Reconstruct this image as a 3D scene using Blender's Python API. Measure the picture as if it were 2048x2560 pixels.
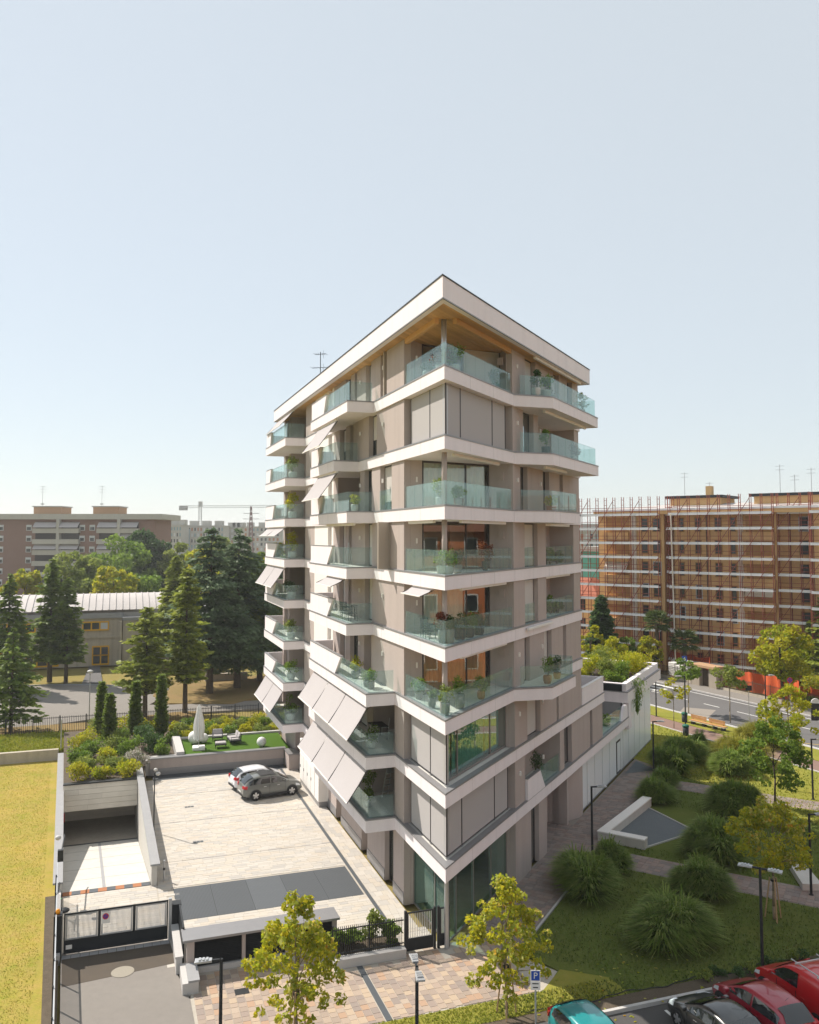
import bpy, math, random
import numpy as np
from mathutils import Vector, Matrix

# ------------------------------------------------------------------ clear, camera, light
for o in list(bpy.data.objects): bpy.data.objects.remove(o, do_unlink=True)
S = bpy.context.scene
COL = S.collection
F, PITCH, YH, PX, H = 2100.0, math.radians(3.5), 1341.0, 1024.0, 18.0
PY = YH - F*math.tan(PITCH)
cam = bpy.data.cameras.new('camera'); camo = bpy.data.objects.new('camera', cam); COL.objects.link(camo)
cam.sensor_fit = 'HORIZONTAL'; cam.sensor_width = 36.0; cam.lens = 36.0*F/2048.0
cam.shift_y = (PY-1280.0)/2048.0
cam.clip_start = 0.5; cam.clip_end = 5000
camo.location = (0, 0, H); camo.rotation_euler = (math.radians(90)+PITCH, 0, 0)
S.camera = camo

SUNV = Vector((2.80, -1.87, -3.50)).normalized()          # the way the light travels
EL = math.asin(-SUNV.z); ROT = math.atan2(-SUNV.x, -SUNV.y)
W = bpy.data.worlds.new('World'); S.world = W; W.use_nodes = True
nt = W.node_tree; nt.nodes.clear()
sky = nt.nodes.new('ShaderNodeTexSky'); sky.sky_type = 'NISHITA'; sky.sun_disc = False
sky.sun_elevation = EL; sky.sun_rotation = ROT; sky.altitude = 100; sky.air_density = 1.0; sky.dust_density = 0.3; sky.ozone_density = 1.0
bg = nt.nodes.new('ShaderNodeBackground'); bg.inputs['Strength'].default_value = 0.092
wo = nt.nodes.new('ShaderNodeOutputWorld')
hz = nt.nodes.new('ShaderNodeMix'); hz.data_type = 'RGBA'; hz.inputs[0].default_value = 0.80     # thin even summer haze over the whole sky
hz.inputs[7].default_value = (3.8, 4.05, 4.12, 1)
nt.links.new(sky.outputs[0], hz.inputs[6]); nt.links.new(hz.outputs[2], bg.inputs[0]); nt.links.new(bg.outputs[0], wo.inputs[0])
sl = bpy.data.lights.new('sun', 'SUN'); sl.energy = 3.3; sl.angle = math.radians(0.6); sl.color = (1.0, 0.925, 0.83)
so = bpy.data.objects.new('sun', sl); COL.objects.link(so); so.location = (-40, 30, 60)
so.rotation_euler = SUNV.to_track_quat('-Z', 'Y').to_euler()
S.view_settings.view_transform = 'Standard'; S.view_settings.look = 'None'
S.view_settings.exposure = 1.07; S.view_settings.gamma = 1.0; S.view_settings.use_curve_mapping = False
S.render.engine = 'CYCLES'
try:
    S.cycles.max_bounces = 8; S.cycles.transparent_max_bounces = 24; S.cycles.diffuse_bounces = 5
    S.cycles.glossy_bounces = 4; S.cycles.transmission_bounces = 6; S.cycles.sample_clamp_indirect = 10
except Exception: pass

# ------------------------------------------------------------------ photo pixel -> place
_c, _s = math.cos(PITCH), math.sin(PITCH)
def ray(x, y):
    u = (x-PX)/F; v = -(y-PY)/F
    return (u, _c-_s*v, _s+_c*v)
def G(x, y, z=0.0):                       # where a pixel's ray meets the level z
    d = ray(x, y); t = (z-H)/d[2]
    return Vector((d[0]*t, d[1]*t, z))
def AT(x, y, D):                          # a pixel at a known distance
    d = ray(x, y); t = D/d[1]
    return Vector((d[0]*t, D, H+d[2]*t))
# frames of the two street fronts of the building, which meet in a sharp corner at T
T = Vector((1.54, 36.70)); DL = Vector((-0.3262, 0.9453)); NL = Vector((-0.9453, -0.3262))
DR = Vector((0.4610, 0.8874)); NR = Vector((0.8874, -0.4610))
def L(s, o): return (T.x+DL.x*s+NL.x*o, T.y+DL.y*s+NL.y*o)
def R(t, o): return (T.x+DR.x*t+NR.x*o, T.y+DR.y*t+NR.y*o)
def L3(s, o, z): return (*L(s, o), z)
def R3(t, o, z): return (*R(t, o), z)
ANG_L = math.atan2(DL.y, DL.x); ANG_N = math.atan2(NL.y, NL.x); ANG_R = math.atan2(DR.y, DR.x); ANG_NR = math.atan2(NR.y, NR.x)
ZK = [0.0] + [3.91+3.1*i for i in range(8)]      # floor levels
ROOF0, ROOF1 = 28.0, 29.0

# ------------------------------------------------------------------ mesh helpers
rng = np.random.default_rng(7); random.seed(7)
class MB:
    def __init__(self): self.v = []; self.f = []; self.a = []; self.cur = 0.0
    def face(self, pts):
        i = len(self.v); self.v += [tuple(p) for p in pts]; self.f.append(tuple(range(i, i+len(pts)))); self.a.append(self.cur); return self
    def prism(self, poly, z0, z1):
        n = len(poly); i = len(self.v)
        self.v += [(p[0], p[1], z0) for p in poly] + [(p[0], p[1], z1) for p in poly]
        self.f.append(tuple(range(i+n-1, i-1, -1))); self.f.append(tuple(range(i+n, i+2*n)))
        for k in range(n):
            m = (k+1) % n; self.f.append((i+k, i+m, i+n+m, i+n+k))
        self.a += [self.cur]*(n+2); return self
    def box(self, x0, x1, y0, y1, z0, z1):
        return self.prism([(x0, y0), (x1, y0), (x1, y1), (x0, y1)], z0, z1)
    def hexa(self, b, t):                  # bottom quad, top quad
        i = len(self.v); self.v += [tuple(p) for p in b]+[tuple(p) for p in t]
        self.f += [(i+3, i+2, i+1, i), (i+4, i+5, i+6, i+7)]+[(i+k, i+(k+1) % 4, i+4+(k+1) % 4, i+4+k) for k in range(4)]
        self.a += [self.cur]*6; return self
    def bar(self, p0, p1, w, h=None, up=(0, 0, 1)):
        h = w if h is None else h
        p0 = Vector(p0); p1 = Vector(p1); d = (p1-p0)
        if d.length < 1e-6: return self
        d.normalize(); u = Vector(up)
        if abs(d.dot(u)) > 0.95: u = Vector((1, 0, 0)) if abs(d.x) < 0.9 else Vector((0, 1, 0))
        sd = d.cross(u).normalized(); u = sd.cross(d).normalized()
        q = [sd*(-w/2)+u*(-h/2), sd*(w/2)+u*(-h/2), sd*(w/2)+u*(h/2), sd*(-w/2)+u*(h/2)]
        return self.hexa([p0+k for k in q], [p1+k for k in q])
    def tube(self, p0, p1, r0, r1=None, n=8):
        r1 = r0 if r1 is None else r1
        p0 = Vector(p0); p1 = Vector(p1); d = (p1-p0).normalized()
        u = Vector((0, 0, 1)) if abs(d.z) < 0.9 else Vector((1, 0, 0))
        a = d.cross(u).normalized(); b = d.cross(a)
        i = len(self.v)
        for p, r in ((p0, r0), (p1, r1)):
            for k in range(n):
                t = 2*math.pi*k/n; self.v.append(tuple(p+a*(r*math.cos(t))+b*(r*math.sin(t))))
        self.f += [(i+k, i+(k+1) % n, i+n+(k+1) % n, i+n+k) for k in range(n)]
        self.f += [tuple(range(i+n-1, i-1, -1)), tuple(range(i+n, i+2*n))]
        self.a += [self.cur]*(n+2); return self
    def lathe(self, prof, c=(0, 0, 0), n=16):     # prof: (r, z) from bottom to top
        i = len(self.v)
        for r, z in prof:
            for k in range(n):
                t = 2*math.pi*k/n; self.v.append((c[0]+r*math.cos(t), c[1]+r*math.sin(t), c[2]+z))
        for j in range(len(prof)-1):
            for k in range(n):
                self.f.append((i+j*n+k, i+j*n+(k+1) % n, i+(j+1)*n+(k+1) % n, i+(j+1)*n+k)); self.a.append(self.cur)
        self.f.append(tuple(range(i+n-1, i-1, -1))); self.a.append(self.cur)
        m = len(prof)-1; self.f.append(tuple(range(i+m*n, i+m*n+n))); self.a.append(self.cur); return self
    def grid(self, P, closed=False):              # P[r][c]
        i = len(self.v); nr = len(P); nc = len(P[0])
        for row in P: self.v += [tuple(p) for p in row]
        for r in range(nr-1):
            for c in range(nc-1+(1 if closed else 0)):
                c2 = (c+1) % nc; self.f.append((i+r*nc+c, i+r*nc+c2, i+(r+1)*nc+c2, i+(r+1)*nc+c)); self.a.append(self.cur)
        return self
    def build(self, name, mat, parent=None, smooth=False, bevel=0.0, var=False):
        me = bpy.data.meshes.new(name); me.from_pydata(self.v, [], self.f); me.update()
        if var:
            at = me.attributes.new('var', 'FLOAT', 'FACE'); at.data.foreach_set('value', np.array(self.a, np.float32))
        return mk(name, me, mat, parent, smooth, bevel)
def mk(name, me, mat, parent=None, smooth=False, bevel=0.0):
    o = bpy.data.objects.new(name, me); COL.objects.link(o)
    if mat is not None and not len(me.materials): me.materials.append(mat)
    if smooth: me.polygons.foreach_set('use_smooth', [True]*len(me.polygons))
    if bevel:
        b = o.modifiers.new('bevel', 'BEVEL'); b.width = bevel; b.segments = 2; b.limit_method = 'ANGLE'
    if parent is not None: adopt(o, parent)
    return o
LOC = {}
def adopt(o, parent):
    o.parent = parent
    if parent.get('_w'): o.matrix_parent_inverse = Matrix.Translation(Vector(parent['_w'])*-1)
def fast(name, V, Fq, mat, parent=None, var=None, smooth=False):
    V = np.asarray(V, np.float32); Fq = np.asarray(Fq, np.int32); n, k = Fq.shape
    me = bpy.data.meshes.new(name); me.vertices.add(len(V)); me.vertices.foreach_set('co', V.ravel())
    me.loops.add(n*k); me.loops.foreach_set('vertex_index', Fq.ravel())
    me.polygons.add(n); me.polygons.foreach_set('loop_start', np.arange(0, n*k, k, dtype=np.int32))
    me.update(calc_edges=True)
    if var is not None:
        at = me.attributes.new('var', 'FLOAT', 'FACE'); at.data.foreach_set('value', np.asarray(var, np.float32))
    return mk(name, me, mat, parent, smooth)
def tag(o, label=None, cat=None, group=None, kind=None):
    if label: o['label'] = label
    if cat: o['category'] = cat
    if group: o['group'] = group
    if kind: o['kind'] = kind
    return o
def thing(name, loc, rz, label, cat, group=None, world=False, scale=None):
    o = bpy.data.objects.new(name, None); COL.objects.link(o); o.empty_display_size = 0.2
    o.location = loc; o.rotation_euler = (0, 0, rz)
    if scale: o.scale = (scale,)*3
    if world: o['_w'] = list(loc)
    return tag(o, label, cat, group)
KIDS = {}
def copy_tree(src, parent=None):
    c = src.copy(); COL.objects.link(c)
    if parent is not None: c.parent = parent
    for ch in src.children: copy_tree(ch, c)
    return c
def copy_thing(src, loc, rz, label=None, scale=None):
    c = copy_tree(src); c.location = loc; c.rotation_euler = (0, 0, rz)
    if scale: c.scale = (scale,)*3
    if label: c['label'] = label
    return c
def one(o, label, cat, group=None, kind=None):
    """a thing that is one mesh built in world coordinates: put its origin at its base"""
    me = o.data; n = len(me.vertices); co = np.empty(n*3, np.float32); me.vertices.foreach_get('co', co); co = co.reshape(-1, 3)
    b = np.array([(co[:, 0].min()+co[:, 0].max())/2, (co[:, 1].min()+co[:, 1].max())/2, co[:, 2].min()], np.float32)
    co -= b; me.vertices.foreach_set('co', co.ravel()); me.update(); o.location = b.tolist()
    return tag(o, label, cat, group, kind)
def struct(mb, name, mat, parent=None, **k):
    o = mb.build(name, mat, parent, **k); o['kind'] = 'structure'; return o

# ------------------------------------------------------------------ materials
def mat(name, col, rough=0.8, metal=0.0, spec=0.3, noise=None, bump=None, var=0.0, col2=None, coat=0.0, stains=None, emit=None, waves=None):
    m = bpy.data.materials.new(name); m.use_nodes = True; n = m.node_tree.nodes; l = m.node_tree.links
    p = n['Principled BSDF']; p.inputs['Roughness'].default_value = rough; p.inputs['Metallic'].default_value = metal
    p.inputs['Specular IOR Level'].default_value = spec; p.inputs['Coat Weight'].default_value = coat
    p.inputs['Base Color'].default_value = (*col, 1)
    if emit: p.inputs['Emission Color'].default_value = (*emit[0], 1); p.inputs['Emission Strength'].default_value = emit[1]
    tc = n.new('ShaderNodeTexCoord'); geo = n.new('ShaderNodeNewGeometry')
    cur = None
    def rgb(c):
        r = n.new('ShaderNodeRGB'); r.outputs[0].default_value = (*c, 1); return r.outputs[0]
    def mix(fac, a, b, mode='MIX'):
        x = n.new('ShaderNodeMix'); x.data_type = 'RGBA'; x.blend_type = mode; x.clamp_result = True
        if isinstance(fac, float): x.inputs[0].default_value = fac
        else: l.new(fac, x.inputs[0])
        l.new(a, x.inputs[6]); l.new(b, x.inputs[7]); return x.outputs[2]
    cur = rgb(col)
    def nz(scale, detail=4, rough_=0.6, dist=0.0):
        t = n.new('ShaderNodeTexNoise'); t.inputs['Scale'].default_value = scale; t.inputs['Detail'].default_value = detail
        t.inputs['Roughness'].default_value = rough_; t.inputs['Distortion'].default_value = dist
        l.new(geo.outputs['Position'], t.inputs['Vector']); return t.outputs[0]
    def ramp(v, a, b):
        r = n.new('ShaderNodeMapRange'); r.inputs[1].default_value = a; r.inputs[2].default_value = b; l.new(v, r.inputs[0]); return r.outputs[0]
    if noise:
        for (sc, amt, c2) in noise:
            f = ramp(nz(sc), 0.35, 0.68)
            mm = n.new('ShaderNodeMath'); mm.operation = 'MULTIPLY'; l.new(f, mm.inputs[0]); mm.inputs[1].default_value = amt
            cur = mix(mm.outputs[0], cur, rgb(c2))
    if var:
        oi = n.new('ShaderNodeObjectInfo'); at = n.new('ShaderNodeAttribute'); at.attribute_name = 'var'
        ad = n.new('ShaderNodeMath'); ad.operation = 'ADD'; l.new(oi.outputs['Random'], ad.inputs[0]); l.new(at.outputs['Fac'], ad.inputs[1])
        fr = n.new('ShaderNodeMath'); fr.operation = 'FRACT'; l.new(ad.outputs[0], fr.inputs[0])
        if isinstance(var, (list, tuple)):
            cr = n.new('ShaderNodeValToRGB'); e = cr.color_ramp; e.interpolation = 'CONSTANT' if len(var) > 4 else 'LINEAR'
            while len(e.elements) < len(var): e.elements.new(0.5)
            for i, c in enumerate(var): e.elements[i].position = i/len(var) if len(var) > 4 else i/(len(var)-1); e.elements[i].color = (*c, 1)
            l.new(fr.outputs[0], cr.inputs[0])
            if noise: cur = mix(0.35, cr.outputs[0], cur)
            else: cur = cr.outputs[0]
        else:
            h = n.new('ShaderNodeHueSaturation'); mr = n.new('ShaderNodeMapRange'); mr.inputs[3].default_value = 1-var; mr.inputs[4].default_value = 1+var
            l.new(fr.outputs[0], mr.inputs[0]); l.new(mr.outputs[0], h.inputs['Value']); l.new(cur, h.inputs['Color']); cur = h.outputs[0]
    if stains:                                # vertical weather streaks
        mp = n.new('ShaderNodeMapping'); mp.inputs['Scale'].default_value = (1.6, 1.6, 0.12); l.new(geo.outputs['Position'], mp.inputs['Vector'])
        t = n.new('ShaderNodeTexNoise'); t.inputs['Scale'].default_value = 1.3; t.inputs['Detail'].default_value = 5; l.new(mp.outputs[0], t.inputs['Vector'])
        f = ramp(t.outputs[0], 0.45, 0.8); mm = n.new('ShaderNodeMath'); mm.operation = 'MULTIPLY'; mm.inputs[1].default_value = stains; l.new(f, mm.inputs[0])
        cur = mix(mm.outputs[0], cur, rgb(tuple(c*0.55 for c in col)))
    l.new(cur, p.inputs['Base Color'])
    if bump:
        b = n.new('ShaderNodeBump'); b.inputs['Strength'].default_value = bump[1]; b.inputs['Distance'].default_value = bump[2] if len(bump) > 2 else 0.02
        l.new(nz(bump[0], 3), b.inputs['Height']); l.new(b.outputs[0], p.inputs['Normal'])
    return m
def leafmat(name, cols, trans=0.42, rough=0.55):
    m = bpy.data.materials.new(name); m.use_nodes = True; n = m.node_tree.nodes; l = m.node_tree.links
    p = n['Principled BSDF']; p.inputs['Roughness'].default_value = rough; p.inputs['Specular IOR Level'].default_value = 0.25
    at = n.new('ShaderNodeAttribute'); at.attribute_name = 'var'
    cr = n.new('ShaderNodeValToRGB'); e = cr.color_ramp
    while len(e.elements) < len(cols): e.elements.new(0.5)
    for i, c in enumerate(cols): e.elements[i].position = i/(len(cols)-1); e.elements[i].color = (*c, 1)
    l.new(at.outputs['Fac'], cr.inputs[0]); l.new(cr.outputs[0], p.inputs['Base Color'])
    if trans:
        t = n.new('ShaderNodeBsdfTranslucent'); l.new(cr.outputs[0], t.inputs[0]); mx = n.new('ShaderNodeMixShader'); mx.inputs[0].default_value = trans
        l.new(p.outputs[0], mx.inputs[1]); l.new(t.outputs[0], mx.inputs[2]); l.new(mx.outputs[0], n['Material Output'].inputs[0])
    return m
def glassmat(name, tint, haze=None, hazef=0.0, rough=0.0, ior=1.5, gain=1.0):
    m = bpy.data.materials.new(name); m.use_nodes = True; n = m.node_tree.nodes; l = m.node_tree.links; n.clear()
    out = n.new('ShaderNodeOutputMaterial'); tr = n.new('ShaderNodeBsdfTransparent'); tr.inputs[0].default_value = (*tint, 1)
    gl = n.new('ShaderNodeBsdfGlossy'); gl.inputs['Roughness'].default_value = rough; gl.inputs[0].default_value = (0.97, 1, 1, 1)
    fr = n.new('ShaderNodeFresnel'); fr.inputs[0].default_value = ior
    mm = n.new('ShaderNodeMath'); mm.operation = 'MULTIPLY'; mm.inputs[1].default_value = gain; mm.use_clamp = True; l.new(fr.outputs[0], mm.inputs[0])
    ge = n.new('ShaderNodeNewGeometry'); iv = n.new('ShaderNodeMath'); iv.operation = 'SUBTRACT'; iv.inputs[0].default_value = 1.0; l.new(ge.outputs['Backfacing'], iv.inputs[1])
    m2 = n.new('ShaderNodeMath'); m2.operation = 'MULTIPLY'; l.new(mm.outputs[0], m2.inputs[0]); l.new(iv.outputs[0], m2.inputs[1]); mm = m2
    a = tr.outputs[0]
    if haze:
        d = n.new('ShaderNodeBsdfDiffuse'); d.inputs[0].default_value = (*haze, 1); x = n.new('ShaderNodeMixShader'); x.inputs[0].default_value = hazef
        l.new(tr.outputs[0], x.inputs[1]); l.new(d.outputs[0], x.inputs[2]); a = x.outputs[0]
    mx = n.new('ShaderNodeMixShader'); l.new(mm.outputs[0], mx.inputs[0]); l.new(a, mx.inputs[1]); l.new(gl.outputs[0], mx.inputs[2]); l.new(mx.outputs[0], out.inputs[0])
    return m
M = {}
M['stucco'] = mat('taupe_stucco', (0.435, 0.37, 0.342), 0.95, spec=0.1, noise=[(0.5, 0.35, (0.455, 0.395, 0.358)), (6, 0.25, (0.39, 0.335, 0.305))], bump=(60, 0.35, 0.01), stains=0.22)
M['white'] = mat('white_render', (0.79, 0.735, 0.745), 0.85, spec=0.2, noise=[(0.7, 0.3, (0.745, 0.69, 0.70)), (9, 0.15, (0.70, 0.65, 0.655))], bump=(45, 0.15, 0.006), stains=0.16)
M['whitewall'] = mat('cream_white_plaster', (0.76, 0.73, 0.69), 0.9, spec=0.2, noise=[(0.8, 0.3, (0.70, 0.67, 0.63))], bump=(40, 0.15, 0.006))
M['coping'] = mat('grey_metal_coping', (0.27, 0.265, 0.27), 0.45, metal=0.4, spec=0.5, noise=[(3, 0.3, (0.22, 0.22, 0.23))])
M['deckfloor'] = mat('pale_balcony_tiles', (0.60, 0.58, 0.54), 0.7, noise=[(2, 0.4, (0.52, 0.50, 0.46))])
M['soffitwood'] = mat('larch_soffit', (0.56, 0.34, 0.135), 0.6, noise=[(3, 0.5, (0.48, 0.27, 0.10))], var=0.16)
M['screen'] = mat('grey_fabric_screen', (0.41, 0.39, 0.385), 0.95, spec=0.1, noise=[(0.8, 0.3, (0.44, 0.42, 0.41))], bump=(90, 0.1, 0.004))
M['awning'] = mat('pale_grey_awning_cloth', (0.40, 0.375, 0.375), 0.9, spec=0.1, noise=[(0.6, 0.35, (0.43, 0.405, 0.405))])
M['frame'] = mat('dark_aluminium', (0.055, 0.05, 0.05), 0.45, spec=0.5)
M['mullion'] = mat('bronze_grey_aluminium', (0.22, 0.20, 0.185), 0.5, metal=0.3, spec=0.5)
M['steel'] = mat('galvanised_steel', (0.48, 0.49, 0.50), 0.4, metal=0.6, spec=0.5)
M['shutter'] = mat('roller_shutter', (0.56, 0.53, 0.50), 0.7, bump=None)
M['balglass'] = glassmat('green_tinted_balustrade_glass', (0.89, 0.955, 0.945), (0.52, 0.70, 0.71), 0.06, ior=1.5, gain=1.6)
M['edgeglass'] = mat('glass_edge', (0.10, 0.28, 0.26), 0.2, spec=0.6)
M['winglass'] = glassmat('window_glass', (0.88, 0.925, 0.91), ior=1.6, gain=2.2)
M['shopglass'] = glassmat('shop_glass', (0.78, 0.90, 0.87), (0.20, 0.42, 0.38), 0.05, ior=1.6, gain=1.3)
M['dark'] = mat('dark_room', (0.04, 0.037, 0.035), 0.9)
M['room'] = mat('room_wall', (0.42, 0.36, 0.30), 0.9)
M['curtain'] = mat('pale_curtain', (0.78, 0.75, 0.67), 0.9)
M['curtaingreen'] = mat('green_curtain', (0.14, 0.36, 0.30), 0.9)
M['curtainwood'] = mat('timber_blind', (0.72, 0.40, 0.20), 0.7, noise=[(4, 0.5, (0.62, 0.32, 0.15))], var=0.1)
M['black'] = mat('matt_black_metal', (0.018, 0.02, 0.022), 0.5, spec=0.4)
M['anth'] = mat('anthracite_metal', (0.022, 0.025, 0.028), 0.55, spec=0.3)
M['pot'] = mat('grey_planter', (0.28, 0.27, 0.25), 0.8, noise=[(5, 0.4, (0.22, 0.21, 0.20))])
M['potwhite'] = mat('white_planter', (0.50, 0.49, 0.47), 0.6)
M['terra'] = mat('terracotta', (0.36, 0.15, 0.07), 0.85)
M['potdark'] = mat('dark_planter', (0.06, 0.07, 0.065), 0.7)
M['soil'] = mat('potting_soil', (0.05, 0.035, 0.025), 1.0)
M['bark'] = mat('bark', (0.11, 0.085, 0.06), 0.95, noise=[(7, 0.6, (0.06, 0.045, 0.035))], bump=(20, 0.6, 0.03))
M['barkpale'] = mat('pale_bark', (0.26, 0.21, 0.14), 0.95, noise=[(9, 0.6, (0.15, 0.12, 0.08))], bump=(25, 0.4, 0.02))
M['stake'] = mat('timber_stake', (0.40, 0.27, 0.15), 0.9)
M['lfplane'] = leafmat('yellowing_leaves', [(0.16, 0.22, 0.015), (0.34, 0.36, 0.02), (0.58, 0.49, 0.025), (0.40, 0.42, 0.03), (0.24, 0.30, 0.02), (0.60, 0.58, 0.16), (0.52, 0.28, 0.02)], 0.55)
M['lfyel'] = leafmat('yellow_green_leaves', [(0.204, 0.284, 0.016), (0.347, 0.378, 0.02), (0.49, 0.43, 0.024), (0.275, 0.326, 0.02)], 0.55)
M['lfmid'] = leafmat('mid_green_leaves', [(0.071, 0.137, 0.019), (0.143, 0.231, 0.03), (0.224, 0.315, 0.044), (0.102, 0.179, 0.026)], 0.50)
M['lfolive'] = leafmat('olive_leaves', [(0.133, 0.189, 0.036), (0.224, 0.273, 0.056), (0.316, 0.352, 0.08)], 0.50)
M['lfdark'] = leafmat('dark_green_leaves', [(0.035, 0.075, 0.024), (0.065, 0.125, 0.036), (0.105, 0.17, 0.05)])
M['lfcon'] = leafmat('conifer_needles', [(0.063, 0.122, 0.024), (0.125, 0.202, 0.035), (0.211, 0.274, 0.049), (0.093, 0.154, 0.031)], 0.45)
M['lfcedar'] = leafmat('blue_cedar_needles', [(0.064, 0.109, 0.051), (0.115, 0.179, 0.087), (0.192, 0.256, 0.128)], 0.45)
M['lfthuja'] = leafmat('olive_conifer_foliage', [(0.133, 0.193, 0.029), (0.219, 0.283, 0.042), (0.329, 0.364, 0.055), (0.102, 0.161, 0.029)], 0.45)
M['lfgrass'] = leafmat('fountain_grass', [(0.103, 0.164, 0.022), (0.166, 0.25, 0.037), (0.242, 0.329, 0.065), (0.357, 0.38, 0.12)], 0.45)
M['lfgrassy'] = leafmat('sun_tinted_grass', [(0.20, 0.21, 0.02), (0.28, 0.27, 0.03), (0.36, 0.32, 0.05)], 0.35)  # sunshine put into the colour: a yellower lit copy of the fountain grass
M['lfred'] = leafmat('red_maple_leaves', [(0.16, 0.035, 0.02), (0.22, 0.07, 0.03), (0.10, 0.05, 0.02)])
M['lfflower'] = leafmat('white_flowers', [(0.6, 0.6, 0.55), (0.5, 0.45, 0.4), (0.10, 0.15, 0.03)])
M['lfpalm'] = leafmat('palm_fronds', [(0.05, 0.085, 0.02), (0.09, 0.13, 0.03), (0.13, 0.16, 0.05)], 0.2)
# ------------------------------------------------------------------ ground and far terrain
g = MB(); g.box(-1500, 1500, -200, 3000, -6.6, -6.0)
struct(g, 'terrain', mat('far_ground', (0.10, 0.12, 0.05), 1.0, noise=[(0.02, 0.6, (0.16, 0.14, 0.09))]))

# ================================================================== the apartment building
BLD = thing('apartment_building', (T.x, T.y, 0), 0, 'nine storey apartment building with white bands and glass balconies meeting in a sharp corner', 'building', world=True)
SEND, TEND = 38.7, 21.2            # wall ends along both fronts
WOFF = 0.10                        # walls stand this far behind the slab edge
BALC_L = {k: [(10.92, 20.4), (29.4, 38.4)] for k in range(1, 9)}
BALC_L[7] = [(14.0, 20.4), (29.4, 38.4)]
for k in (1, 2, 3): BALC_L[k] = [(6.95, 20.4), (29.4, 38.4)]
BALC_R = {8: [(8.8, 10.55, 19.8)], 7: [(8.8, 10.55, 19.8)], 6: [(8.8, 10.55, 15.4)], 3: [(8.5, 9.9, 14.2)]}
BO = 1.54
def right_pts(k, end):
    p = []
    for (a, b, c) in BALC_R.get(k, []): p += [(a, 0), (b, BO+0.05), (c, BO+0.05), (c, 0)]
    return p + [(end, 0)]
def left_pts(k, end):
    p = []
    for (a, b) in BALC_L.get(k, []): p += [(a, 0), (a, BO), (b, BO), (b, 0)]
    return p + [(end, 0)]
def outline(k):
    re_ = {1: 33.9, 2: 26.6}.get(k, TEND)
    rp = [R(*q) for q in right_pts(k, re_)]; lp = [L(*q) for q in left_pts(k, SEND)]
    if k == 1: back = [R(33.9, -10), L(SEND, -20)]
    elif k == 2: back = [R(26.6, -6), R(21.2, -8), L(SEND, -12)]
    else: back = [R(TEND, -9), L(SEND, -12)]
    return [tuple(T)] + rp + back + lp[::-1]
def offset(poly, d):              # move every edge of a counter-clockwise polygon inwards by d
    n = len(poly); out = []
    area = sum(poly[i][0]*poly[(i+1) % n][1]-poly[(i+1) % n][0]*poly[i][1] for i in range(n))
    sg = 1 if area > 0 else -1
    for i in range(n):
        p0, p1, p2 = Vector(poly[i-1]), Vector(poly[i]), Vector(poly[(i+1) % n])
        e1 = (p1-p0).normalized(); e2 = (p2-p1).normalized()
        n1 = Vector((-e1.y, e1.x))*sg; n2 = Vector((-e2.y, e2.x))*sg
        m = n1+n2; dd = 1+n1.dot(n2)
        q = p1+m*(d/max(dd, 0.25)); out.append((q.x, q.y))
    return out
def ring(mb, poly, d_out, d_in, z0, z1, skip=()):
    A = offset(poly, d_out); Bp = offset(poly, d_in); n = len(poly)
    for i in range(n):
        if i in skip: continue
        j = (i+1) % n
        mb.hexa([(*A[i], z0), (*A[j], z0), (*Bp[j], z0), (*Bp[i], z0)], [(*A[i], z1), (*A[j], z1), (*Bp[j], z1), (*Bp[i], z1)])
    return mb
SLABS = {}
for k in range(1, 9):
    po = outline(k); z = ZK[k]
    sb = MB().prism(po, z-0.66, z-0.07).build('floor_slab', M['white'], BLD)
    ring(MB(), po, -0.025, 0.30, z-0.068, z).build('coping', M['coping'], sb)
    MB().prism(offset(po, 0.302), z-0.06, z-0.03).build('floor_tiles', M['deckfloor'], sb)
    SLABS[k] = sb
    for FRj, e0, e1, st_ in ((L, 3.1, 38.0, 3.1), (R, 2.9, 20.0, 2.9)):
        a = e0
        while a < e1:
            inb = any(b0-0.05 <= a <= b1+0.05 for (b0, b1) in BALC_L[k]) if FRj is L else any(b0-0.05 <= a <= b2+0.05 for (b0, b1, b2) in BALC_R.get(k, []))
            oo_ = (BO if FRj is L else BO+0.05) if inb else 0.0
            if not (FRj is R and inb and a < BALC_R[k][0][1]+0.1): MB().prism([FRj(a, oo_+0.0015), FRj(a+0.012, oo_+0.0015), FRj(a+0.012, oo_-0.01), FRj(a, oo_-0.01)], z-0.655, z-0.075).build('band_joint', M['coping'], sb)
            a += st_
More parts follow.
